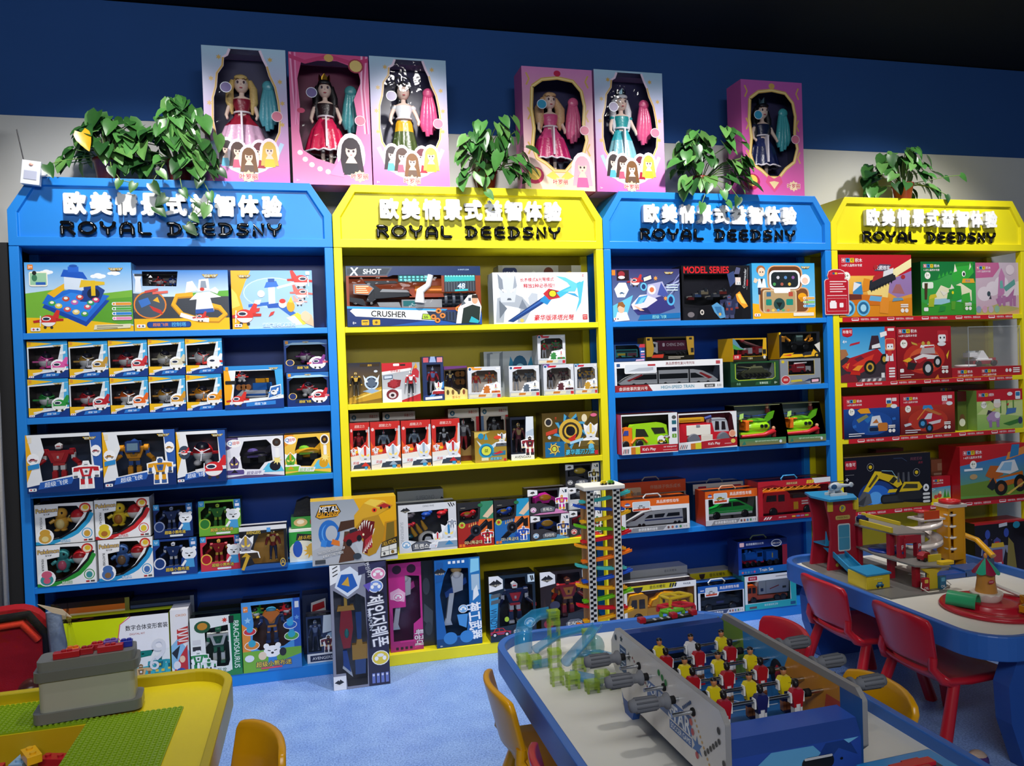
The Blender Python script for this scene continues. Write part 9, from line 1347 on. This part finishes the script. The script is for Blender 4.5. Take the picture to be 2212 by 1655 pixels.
  o=m.build('grip','matte',r,(h0,y,z));o.rotation_euler=(0,0,PI if s<0 else 0)
  for q in(-X+.05,X-.045,s*(X+.022),-X-.004 if not odd else X+.004):MB().lathe([(.004,-.006),(.0085,-.006),(.0085,.006),(.004,.006)],(q,y,z),'121214',14,ax='x').build('rubber_stop','matte',r)
  for j,x in enumerate((-.075,.01,.095)):
   c,sh=('e0cc1c','1c2450')if odd else('a81824','d8d8dc')
   if i==0 and j==1:c,sh='d8d8dc','1c2030'
   if i==5 and j==1:c,sh='20245c','d8d8dc'
   man(x-(.0 if odd else .015),y,c,sh,r)
football()
# checkered car-ramp tower behind the front table
def tower():
 e=empty('car_ramp_tower',(2.166,-.50,0),0,'tall wooden car ramp tower with checkered posts and coloured zigzag tracks','toy ramp tower');Hh=.775
 for q in(-1,1):
  x=q*.054;MB().box(x-.016,-.012,.02,x+.016,.06,Hh,'a87848').build('post','matte',e);A=Art(.03,Hh-.02,-.0122);A.R(0,0,1,1,'ecebe4');N_=74
  for j in range(N_):
   for k in range(2):
    if(j+k)%2:A.R(.1+.4*k,j/N_,.5+.4*k,(j+1)/N_,'141414')
  A.build('checker_strip','card',e,(x,0,.02))
 MB().box(-.085,-.03,Hh,.085,.075,Hh+.018,'dcdad2').build('top_platform','paint',e,bev=.004);MB().box(-.12,-.04,0,.12,.09,.02,'a87848').build('base','matte',e)
 cs=('3ab0b0','2450b8','e8b01c','6ac01c','d01c2c','f0a01c','f07a1c','48b8b4','2454c0','f0b01c','6ab81c','d81c2c','f0b01c','f08a1c','3ab0b0','2450b8','6ac01c','d01c2c')
 for i,c in enumerate(cs):
  z=Hh-.045-i*.0385;s=1 if i%2==0 else-1;m=MB();pr=[(-.012,.006),(-.009,.006),(-.009,0),(.009,0),(.009,.006),(.012,.006),(.012,-.004),(-.012,-.004)]
  pts=[(s*(.115-.205*t),.024-.012*0,z+.028*(1-t)**2.2+.0)for t in[k/8 for k in range(9)]];R=[[(p[0],p[1]+a-.018,p[2]+b)for a,b in pr]for p in pts];m.loft(R if s>0 else[r[::-1]for r in R],c,False);m.build('ramp_track','plastic',e)
 for x,c in((-.01,'d8c01c'),(.02,'5a9a2c')):
  c2=empty('toy_car',(2.18+x,-.51,Hh+.0183),0,('yellow' if c[0]=='d' else 'green')+' tiny toy car parked on the ramp tower platform','toy car');MB().ext([(-.012,.004),(.012,.004),(.012,.01),(.005,.016),(-.007,.016),(-.012,.01)],-.007,.007,c).build('car_body','plastic',c2,bev=.001)
  for w in((-.007,-.008),(.007,-.008),(-.007,.008),(.007,.008)):MB().cyl((w[0],w[1]-.002,.004),(w[0],w[1]+.002,.004),.004,'1c1c1c',10).build('wheel','plastic',c2)
tower()
# clear marble run
def marble():
 e=empty('marble_run',(0,0,.3905),0,'transparent blue and green marble run pieces at the front table corner','marble run');B_,G='2a8ab8','a8c838'
 def chan(pts,r=.017,half=True):
  m=MB();R=[]
  for i,p in enumerate(pts):
   p=Vector(p);d=(Vector(pts[min(i+1,len(pts)-1)])-Vector(pts[max(0,i-1)])).normalized();b=d.cross(Vector((0,0,1))).normalized();u=b.cross(d);K=[PI+PI*k/8 for k in range(9)]
   R.append([p+b*(r*math.cos(t))+u*(r*math.sin(t)+r)for t in K]+[p+b*((r-.003)*math.cos(t))+u*((r-.003)*math.sin(t)+r)for t in K[::-1]])
  m.loft(R,B_);m.build('channel','tinted',e)
 chan([(1.74,-1.31,.045),(1.84,-1.20,.06),(1.90,-1.13,.075)]);chan([(1.745,-1.30,.006),(1.82,-1.37,.004)],.02);chan([(1.80,-1.22,.03),(1.86,-1.24,.03),(1.9,-1.3,.03)]);chan([(1.7,-1.15,.03),(1.78,-1.1,.045),(1.88,-1.08,.05)]);chan([(1.665,-1.145,.03),(1.672,-1.125,.06),(1.69,-1.09,.085),(1.73,-1.07,.1),(1.78,-1.06,.1)],.026)
 for x,y,z,h in((1.655,-1.17,0,.04),(1.69,-1.165,0,.03),(1.712,-1.31,.0,.04),(1.745,-1.345,0,.04),(1.775,-1.085,0,.1),(1.775,-1.085,.1,.03),(1.80,-1.24,0,.035),(1.74,-1.2,.0,.055),(1.785,-1.385,0,.03),(1.82,-1.37,.0,.045),(1.85,-1.38,0,.035),(1.87,-1.13,0,.075),(1.86,-1.22,0,.04)):
  m=MB();[m.cb(x+a,y+b,z+h/2,.006,.006,h,G)for a in(-.014,.014)for b in(-.01,.01)];m.cb(x,y,z+h-.006,.036,.028,.012,G).cb(x,y,z+h*.4,.034,.024,.004,G);m.build('connector','clear',e)
 MB().tube([(1.68,-1.185,.012),(1.73,-1.18,.012)],.012,'1a86a8',12).build('loose_tube','clear',e);MB().ell((1.87,-1.18,.04),(.03,.03,.035),'1a98a0',14,10).build('spinner_bowl','clear',e)
marble()
# magnetic tiles on the far ledge of the football game
for n,c,P,z in(('red pair of magnetic tile frames leaning on the football game','c8283c',[(1.965,-1.42),(2.035,-1.41),(2.06,-1.44),(1.985,-1.455)],.597),('yellow magnetic tile frame behind the red ones','d8b82c',[(1.99,-1.385),(2.05,-1.375),(2.07,-1.405),(2.0,-1.42)],.612),('green magnetic tile frame lying in front of the red ones','6ab82c',[(1.955,-1.46),(1.99,-1.452),(2.015,-1.466),(1.97,-1.478)],.597)):
 e=empty('magnetic_tile',(0,0,0),0,n,'toy tile');m=MB()
 for k in range(4):a,b=P[k],P[(k+1)%4];m.tube([(*a,z+.012),(*b,z+.012)],.005,c,6)
 m.tube([((P[0][0]+P[1][0])/2,(P[0][1]+P[1][1])/2,z+.012),((P[2][0]+P[3][0])/2,(P[2][1]+P[3][1])/2,z+.012)],.004,c,6);m.build('frame','plastic',e)
 for k in range(4):MB().cb(*P[k],z+.004+(-.006 if z>.6 else 0),.008,.008,.012+(.02 if z>.6 else 0),c).build('corner_post','plastic',e)
e=empty('score_counter',(1.955,-1.492,.5965),.09,'black score counter strip with red end knobs on the far football ledge','score counter');MB().box(-.07,-.008,0,.075,.008,.006,'1c1e22').build('strip','plastic',e);[MB().box(x,-.009,.0062,x+.006,.002,.008,'c8c8cc').build('marker','plastic',e)for x in(-.04,-.02,0,.02,.04)];[MB().cb(x,0,.009,.018,.02,.014,'b01c2c').build('end_knob','plastic',e,bev=.003)for x in(-.072,.02,.078)]
# lidded blue box at the near end of the front table
e=empty('storage_tub',(2.185,-2.068,.3905),.04,'bright blue plastic tub with a red cross-shaped handle recess','toy tub');MB().box(-.085,-.044,0,.085,.044,.062,'1c74b8').build('tub_body','plastic',e,bev=.006);MB().box(-.09,-.048,.06,.09,.048,.072,'1f84c8').build('lid','plastic',e,bev=.005);MB().box(-.05,-.018,.0715,.06,.02,.0722,'14264c').box(-.045,-.01,.0722,.05,.01,.08,'c01c2c').box(-.01,-.02,.0722,.03,.016,.079,'a81828').build('handle','plastic',e,bev=.001)
# yellow table: stud plates, brick bin, bricks
def plate(n,x0,y0,x1,y1):
 e=empty('stud_plate',((x0+x1)/2,(y0+y1)/2,.3905),0,n,'building plate');w,h=(x1-x0)/2,(y1-y0)/2;MB().box(-w,-h,0,w,h,.004,'7c9c18').build('plate','plastic',e);m=MB();a,b=int(w*2/.0125),int(h*2/.0125)
 for i in range(a):
  for j in range(b):m.lathe([(.0042,.004),(.0042,.0075),(.0008,.0076)],(-w+.00625+i*2*w/a,-h+.00625+j*2*h/b,0),'86a81c',6,False)
 o=m.build('stud','plastic',e);o['kind']='stuff'
plate('green stud plate under the grey bin at the far side of yellow table',.125,-1.15,.51,-.965);plate('green stud plate nearest the camera on the yellow table',.512,-1.80,.737,-1.13)
e=empty('brick_bin',(.505,-1.087,.3985),.1,'grey and translucent brick storage bin standing on the green plate','storage bin')
MB().ext(rrect(-.125,-.046,.125,.046,.02),0,.026,'6c6e6a','z').build('base_tray','plastic',e,bev=.003);MB().ext(rrect(-.11,-.038,.11,.038,.015),.0262,.105,'a2a294','z').build('tub','plastic',e);MB().ext(rrect(-.12,-.044,.12,.044,.018),.1052,.13,'62645f','z').ext(rrect(-.112,-.04,.112,.04,.015),.13,.155,'6c6e6a','z').build('lid','plastic',e,bev=.003)
for i,(x,y,w,c,n,dz)in enumerate(((-.045,-.045,.06,'a81420','long dark red brick at the near side of the bin lid',0),(-.035,-.0,.03,'e0701c','orange brick on the bin lid',0),(.0,-.03,.03,'9c1420','small dark red brick at the middle of bin lid',0),(.02,.02,.03,'b01c24','red brick standing at the back of the bin lid',0),(.055,-.04,.06,'a81420','long red brick nearest the lid corner',0),(.09,.0,.03,'1c2c98','blue brick on the bin lid end',0),(.05,.04,.036,'6a4a9c','violet brick on the bin lid back edge',0))):
 m=MB().box(-w/2,-.0095,0,w/2,.0095,.016,c);[m.cyl((q*.013,0,.016),(q*.013,0,.02),.006,c,10)for q in(-.5,.5)];o=m.build('toy_brick','plastic',None,(.505+x*.995-y*.05,-1.087+y*.5+x*.1,.554),bev=.001);o.rotation_euler=(0,0,.1);tag(o,n,'toy brick','loose toy bricks')
for i,(x,y,z,c,n)in enumerate(((.31,-1.21,2,'c82c38','red'),(.355,-1.225,1,'d04a8c','pink'),(.375,-1.185,2,'8ab4dc','pale blue'),(.405,-1.215,3,'e8b01c','amber'),(.45,-1.2,2,'b01c2c','dark red'),(.47,-1.25,1,'6aa82c','green'),(.33,-1.27,1,'2a5ab0','blue'),(.39,-1.28,1,'e8801c','orange'),(.43,-1.27,2,'d8c020','yellow'),(.30,-1.2,0,'30a09c','teal'),(.37,-1.21,0,'8a3a90','purple'),(.44,-1.22,0,'e8e8e4','white'))):
 m=MB().box(-.032,-.016,0,.032,.016,.02,c);[m.cyl((q*.016,0,.02),(q*.016,0,.025),.007,c,10)for q in(-1,1)];o=m.build('toy_brick','plastic',None,(x,y,.2708+.0255*z),bev=.001);o.rotation_euler=(0,0,i*.7);tag(o,n+' building brick heaped in the sunken tray of the yellow table','toy brick','loose toy bricks')
tag(MB().ext([(-.05,-.02),(.06,.03),(.03,.05),(-.08,.02)],0,.0015,'d8d4cc','z').build('paper_slip','matte',None,(.245,-.935,.3985+.0001)),'white paper slip on the far corner of the yellow table','paper')
# wrapped red backpack with a small doll, by the curtain
e=empty('plastic_wrapped_bag',(.09,-.42,0),.25,'red and black child backpack wrapped in clear plastic in front of shelves','bag')
MB().ext(rrect(-.12,.08,.12,.52,.1),-.04,.03,'a81420').build('bag_body','fabric',e,bev=.02,seg=4);MB().tube([(-.11,-.045,.2),(-.11,-.05,.42),(-.06,-.055,.5),(.06,-.055,.5),(.11,-.05,.42),(.11,-.045,.2)],.014,'141216',8).build('strap','fabric',e);MB().tube([(-.08,-.05,.42),(-.04,-.058,.475),(.04,-.058,.475),(.085,-.05,.41)],.012,'d83a24',8).build('piping','fabric',e)
MB().ell((.06,-.075,.25),(.04,.035,.045),'5a2c24',14,10).ell((.065,-.095,.24),(.032,.025,.034),'d8b098',14,10).ell((.055,-.118,.245),(.006,.004,.008),'1c1414',8,6).ell((.078,-.116,.245),(.006,.004,.008),'1c1414',8,6).ell((.05,-.07,.17),(.04,.03,.05),'c87890',12,8).build('doll_charm','plastic',e)
MB().ext(rrect(-.13,.02,.17,.54,.05),-.13,-.128,'f0f4f8').ext([(.17,.05),(.2,.3),(.17,.5)],-.128,.03,'dfe6ee').build('plastic_wrap','film',e);MB().tube([(.13,-.06,.5),(.15,-.07,.3),(.14,-.06,.08)],[.022,.03,.02],'8090a8',8).build('wrapped_ribbon','satin',e);MB().ext([(-.01,0),(.06,-.03),(.085,-.06),(.03,-.035)],-.002,.002,'d8c4a4').build('paper_tag','card',e,(.1,-.1,.54))
tag(MB().ell((0,0,0),(.03,.03,.03),'4a2a6a',14,10,'b8a090',.7).build('toy_ball','plastic',None,(2.99,-1.42,.0305)),'small purple toy ball on the floor by the garage table leg','toy')
# ---------------------------------------------------------------- toy garage and friends on the right table
Zt=.3905;RD,YL,BL_,GY='a81c30','d8c02c','1f86b8','7a7874'
def garage():
 e=empty('toy_garage',(0,0,Zt),0,'wooden toy car park with red tower, grey decks and blue roof','toy garage')
 MB().ext([(3.06,-.47),(3.34,-.47),(3.352,-.95),(3.30,-1.0),(3.05,-1.0),(3.02,-.75)],0,.006,'6e6c68','z').build('base_board','paint',e)
 P=[(-.07,0),(.075,0),(.06,.12),(.062,.2),(.075,.285),(-.075,.285),(-.055,.2),(-.052,.12)]
 for y in(-.615,-.505):MB().ext([(3.148+p[0],.006+p[1])for p in P],y-.006,y+.006,RD).build('tower_wall','paint',e)
 A=Art(.13,.28,-.0065,.00004);A.RR(.33,.26,.78,.66,.03,'d8d8d8');A.RR(.36,.28,.75,.64,.02,'4a98b8');A.R(.36,.455,.75,.462,'8ab8c8');A.E(.52,.88,.13,.06,'1c3050',18);A.E(.52,.88,.115,.053,'d8b82c',18);A.T('P',.52,.88,.055,'2a6a9c',bold=.04);A.RR(.26,.72,.78,.78,.02,'c8b060');A.T('PARKING',.52,.75,.03,'5a4a20',.44);A.T('Service Factory',.5,.22,.018,'d8c8cc',.5);A.star(.46,.08,.05,'d8b43c',9,.8);A.star(.28,.07,.03,'d8b43c',8,.8);A.L([(.5,.1),(.66,.18)],.02,'2a86b8');A.E(.68,.19,.05,.025,'2a86b8',10);A.build('tower_print','card',e,(3.148,-.615,.006))
 MB().box(3.085,-.60,.1,3.145,-.52,.105,BL_).ext([(3.085,.105),(3.1,.105),(3.088,.16)],-.6,-.595,BL_).build('lift_seat','paint',e);MB().ext([(3.06,-.665),(3.19,-.66),(3.235,-.58),(3.2,-.47),(3.09,-.46),(3.055,-.55)],.2915,.3,BL_,'z').build('roof','paint',e);[MB().box(x,-.63,.245,x+.02,-.621,.291,YL).build('roof_bracket','paint',e)for x in(3.08,3.2)]
 MB().ext([(3.215,-.50),(3.345,-.50),(3.352,-.72),(3.33,-.86),(3.22,-.84),(3.20,-.66)],.18,.186,GY,'z').build('upper_deck','paint',e)
 MB().box(3.212,-.82,.1865,3.22,-.64,.206,YL).build('guard_rail','paint',e);MB().box(3.335,-.72,.1865,3.342,-.5,.2,YL).build('guard_rail','paint',e)
 MB().ext([(3.21,-.62),(3.36,-.62),(3.352,-.9),(3.31,-1.0),(3.20,-.95),(3.19,-.75)],.088,.094,GY,'z').build('lower_deck','paint',e)
 for x,y0,y1,z0,z1 in((3.222,-.80,-.78,.006,.18),(3.30,-.85,-.83,.094,.18),(3.225,-.85,-.83,.094,.18),(3.215,-.63,-.61,.006,.18),(3.22,-.93,-.91,.006,.088),(3.35,-.66,-.64,.006,.18)):MB().box(x,y0,z0,x+.02,y1,z1,RD).build('pillar','paint',e)
 MB().box(3.245,-.855,.15,3.30,-.845,.18,RD).build('lintel','paint',e);MB().box(3.235,-.86,.1,3.241,-.856,.17,RD).build('sign_post','paint',e)
 for x in(3.236,3.312):A=Art(.018,.05,0,.00003);A.T('P',.5,.7,.34,'e0e0e4',bold=.03);A.E(.5,.3,.3,.11,'2c4a80',12);A.build('parking_mark','card',e,(x,-.8505,.1))
 A=Art(.14,.02,0);A.R(0,0,1,1,RD);A.T('SERVICE',.5,.5,.6,'6a1018',.6);A.build('service_sign','card',e,(3.15,-.83,.07))if 0 else 0
 MB().ext([(-.80,.0065),(-.74,.0065),(-.56,.086),(-.60,.09)],3.10,3.105,BL_,'x').ext([(-.80,.0065),(-.74,.0065),(-.56,.086),(-.60,.09)],3.155,3.16,BL_,'x').add([(3.105,-.76,.012),(3.155,-.76,.012),(3.155,-.58,.084),(3.105,-.58,.084)],[[0,1,2,3],[3,2,1,0]],BL_).build('ramp','paint',e)
 MB().ext([(.006,.0)]*0+[(3.245,.006),(3.29,.006),(3.285,.06),(3.31,.08),(3.22,.08),(3.25,.06)],-.962,-.95,YL).build('pump_island','paint',e)
 for x,c in((3.225,RD),(3.298,'1c6a90')):
  A=Art(.026,.045,0,.00005);v=[(-.013,.012,0),(.013,.012,0),(.013,.012,.045),(-.013,.012,.045),(-.013,0,0),(.013,0,0),(.013,0,.045),(-.013,0,.045)];A.add(v,[[4,5,6,7],[1,0,3,2],[0,4,7,3],[5,1,2,6],[7,6,2,3]],c);A.RR(.2,.6,.8,.9,.05,'d8c050' if c==RD else '5aa8c8');A.T('OIL',.5,.2,.2,'e8e8e8',bold=.02);A.build('fuel_pump','card',e,(x,-.976,.0063))
  MB().tube([(x-.016 if x<3.26 else x+.016,-.97,.035),(x-.028 if x<3.26 else x+.03,-.98,.02),(x-.015,-1.0 if x<3.26 else-.99,.009),(x+.03,-1.0,.009)],.002,'d0ccc0',6).build('fuel_hose','plastic',e)
 MB().ext([(3.03,-.905),(3.14,-.9),(3.15,-.78),(3.045,-.785)],.058,.064,BL_,'z').build('wash_roof','paint',e)
 A=Art(.1,.05,0,.00004);A.R(0,0,1,1,YL);A.T('CAR WASH',.5,.72,.1,'f0e890',.6);A.RR(.4,.12,.74,.3,.05,'1f6a98');A.RR(.46,.28,.68,.46,.06,'1f6a98');A.R(.5,.3,.64,.4,'9cc8d8');[A.E(u,.12,.05,.1,'222',10)for u in(.48,.66)];A.build('wash_front','card',e,(3.088,-.893,.0065));MB().box(3.038,-.892,.0065,3.138,-.886,.057,YL).box(3.038,-.885,.0065,3.044,-.79,.057,YL).box(3.132,-.885,.0065,3.138,-.79,.057,YL).build('wash_wall','paint',e)
 MB().lathe([(.001,0),(.065,0),(.065,.006),(.001,.007)],(3.27,-.72,.094),'1c3a98',20).build('turntable','plastic',e);MB().box(3.28,-.93,.0945,3.335,-.925,.12,YL).build('lift_gate','paint',e);MB().ext(rrect(3.285,-.985,3.345,-.955,.01),.0945,.105,'e8c01c','z').build('car_ramp_pad','plastic',e)
garage()
def minicar(n,x,y,z,c,rz=0,s=1):
 e=empty('toy_car',(x,y,z),rz,n,'toy car');MB().ext([(-.022*s,.006*s),(.022*s,.006*s),(.022*s,.014*s),(.012*s,.018*s),(.006*s,.026*s),(-.012*s,.026*s),(-.022*s,.018*s)],-.01*s,.01*s,c).build('car_body','plastic',e,bev=.001)
 for q in((-.013,-.011),(.013,-.011),(-.013,.011),(.013,.011)):MB().cyl((q[0]*s,q[1]*s-.003,.0062*s),(q[0]*s,q[1]*s+.003,.0062*s),.006*s,'18181a',10).build('wheel','plastic',e)
minicar('navy blue toy car parked on the top garage deck',3.26,-.6,Zt+.1863,'1c2c68');minicar('red toy bus under the garage deck arch',3.285,-.905,Zt+.0943,'a01824',.2,1.25)
e=empty('toy_helicopter',(3.15,-.58,Zt+.3003),0,'pale grey toy helicopter on the blue garage roof','toy helicopter');C_='b8c0c8'
MB().ell((0,0,.034),(.03,.018,.02),C_,16,10).tube([(.02,0,.038),(.07,0,.036)],[.01,.004],C_,8).lathe([(.004,-.003),(.01,-.003),(.01,.003),(.004,.003)],(.076,0,.038),C_,14,ax='y').build('fuselage','plastic',e);MB().ell((-.012,-.011,.036),(.014,.009,.011),'2a4a6c',10,8).build('cockpit_glass','gloss',e);[MB().box(-.035,y-.004,.0,.04,y+.004,.01,'d8d8d4').build('skid','plastic',e)for y in(-.018,.018)];MB().box(-.03,-.003,.054,.05,.003,.056,'3a3a3e').cyl((0,0,.05),(0,0,.056),.003,'333',8).build('rotor','plastic',e);MB().box(-.02,-.019,.009,-.016,.019,.02,C_).box(.016,-.019,.009,.02,.019,.02,C_).build('strut','plastic',e)
# spiral car park tower
e=empty('spiral_parking_tower',(3.56,-.74,Zt),0,'yellow lift tower with white spiral car track and red top','toy garage')
MB().box(-.04,-.035,.04,-.03,.03,.25,'e09a10').box(.03,-.035,.0,.04,.03,.25,'e09a10').box(-.03,.02,.04,.03,.03,.25,'e09a10').box(-.015,-.035,.04,.03,-.028,.25,'e8a010').box(-.04,-.036,.04,-.015,-.03,.07,'e09a10').box(-.04,-.036,.235,-.015,-.03,.25,'e09a10').build('tower_shell','plastic',e,bev=.002);MB().box(-.045,-.04,.25,.045,.035,.262,'d8d0c8').build('tower_collar','plastic',e)
MB().lathe([(.03,.262),(.04,.264),(.04,.274),(.034,.276),(.03,.27)],(0,0,0),'c01c24',22).build('top_dial','plastic',e);MB().ext([(-.05,0),(.05,0),(.04,.05),(-.04,.05)],-.05,.05,'1c3c80').build('tower_foot','plastic',e,(0,.06,0),bev=.003);[MB().lathe([(.001,0),(.02,.001),(.024,.008),(.02,.01),(.001,.008)],(-.02,-.02,.08+.045*i),'e4dcd4',14).build('lift_shelf','plastic',e)for i in range(4)]
m=MB();n=40;R=[]
for i in range(n+1):
 t=i/n*4*PI;R.append([(-.115+(.05+a)*math.cos(t),.02+(.05+a)*math.sin(t),.05+.15*i/n+b)for a,b in((-.022,.016),(-.02,.0),(.02,0),(.022,.016),(.024,-.004),(-.024,-.004))])
m.loft(R,'d8ccc4',True);m.build('spiral_track','plastic',e);MB().box(-.16,-.03,.205,-.05,.05,.212,'d8d0cc').box(-.15,-.032,.212,-.08,-.028,.245,'d84a1c').build('barrier_deck','plastic',e);MB().lathe([(.001,0),(.03,0),(.03,.008),(.001,.009)],(-.12,.02,.232),'b81c28',18).build('red_disc','plastic',e);MB().cyl((-.12,.02,.0),(-.12,.02,.232),.012,'c8c0bc',12).build('spiral_column','plastic',e);MB().tube([(.04,.02,.13),(.075,.01,.125),(.1,-.03,.11),(.105,-.1,.06)],.018,'e8a814',10,flat=.6).build('yellow_slide','plastic',e);MB().ext([(.05,0),(.11,0),(.11,.05),(.06,.05)],-.1,-.095,'4a566c').build('slide_support','plastic',e);MB().box(.1,-.094,0,.11,-.085,.045,'4a566c').build('slide_post','plastic',e)
MB().box(-.2,-.13,.0,-.05,-.08,.02,'1f4c98').box(-.06,-.13,0,.06,-.05,.028,'28508c').build('track_base','plastic',e,bev=.003)
# round red train playset
e=empty('train_carousel',(3.29,-1.20,Zt),0,'round red toy train track with a striped-roof tree house','train toy')
MB().lathe([(.001,0),(.16,0),(.165,.006),(.16,.014),(.135,.014),(.13,.009),(.085,.009),(.08,.02),(.06,.022),(.001,.022)],(0,0,0),'b01428',40).build('track_disc','plastic',e)
MB().lathe([(.036,.022),(.034,.05),(.028,.09),(.027,.12)],(0,.03,0),'c88a3c',20).build('tree_trunk','plastic',e);m=MB();n=24;m.loft([[(r*(1+.03*(k%2))*math.cos(2*PI*k/n),.03+r*math.sin(2*PI*k/n),z+(.006 if k%2 and j==2 else 0))for k in range(n)]for j,(r,z)in enumerate(((.04,.022),(.046,.03),(.05,.044)))],'e4dcd0',True);m.build('snow_collar','plastic',e)
for k in range(8):t0,t1=2*PI*k/8,2*PI*(k+1)/8;m=MB();P=[[(r*math.cos(t0+(t1-t0)*j/4),.03+r*math.sin(t0+(t1-t0)*j/4),z-(.005*math.sin(PI*j/4)if i==0 else 0))for j in range(5)]for i,(r,z)in enumerate(((.042,.118),(.03,.134),(.012,.155),(.003,.165)))];m.add([p for r in P for p in r],[[i*5+j,i*5+j+1,(i+1)*5+j+1,(i+1)*5+j]for i in range(3)for j in range(4)],'8a1c3c' if k%2 else '2aa07c',True);m.build('roof_panel','plastic',e)
MB().ell((0,.03,.172),(.006,.006,.01),'d88a3c',10,8).build('finial','plastic',e);A=Art(.026,.014,0);A.E(.5,.5,.48,.48,'b82840',14);A.T('SWEET',.5,.5,.34,'f0d8d8',.7);o=A.build('name_plate','card',e,(-.012,-.0036,.085));m=MB()
R=[[(r*math.cos(PI*k/10),y,.012+(r+.01)*math.sin(PI*k/10))for k in range(11)]+[((r-.004)*math.cos(PI*k/10),y,.012+(r+.006)*math.sin(PI*k/10))for k in range(10,-1,-1)]for r,y in((.034,-.04),(.032,-.03),(.032,.05))]
m.loft(R,'2f9c68');o=m.build('tunnel','plastic',e,(-.09,.03,.002));o.rotation_euler=(0,0,.5)
for i,a in enumerate((-1.35,-.85,-.35)):
 m=MB().ext([(-.02,0),(.02,0),(.024,.022),(-.024,.022)],-.014,.014,'d8981c').box(-.018,-.011,.0222,.018,.011,.0226,'6a4a14');[m.cyl((q,s*.015-.002,.0),(q,s*.015+.002,.0),.007,'b87a14',10)for q in(-.012,.012)for s in(-1,1)]
 o=m.build('train_wagon','plastic',e,(.108*math.cos(a),.108*math.sin(a),.0175),bev=.002);o.rotation_euler=(0,0,a+PI/2)
MB().tube([(.06,.1,.07),(.11,.08,.04),(.15,.03,.018),(.19,-.02,.008)],.012,'d0c8c0',8,flat=.5).build('white_slide','plastic',e);MB().cyl((.06,.1,0),(.06,.1,.07),.007,'d0c8c0',8).build('slide_post','plastic',e)
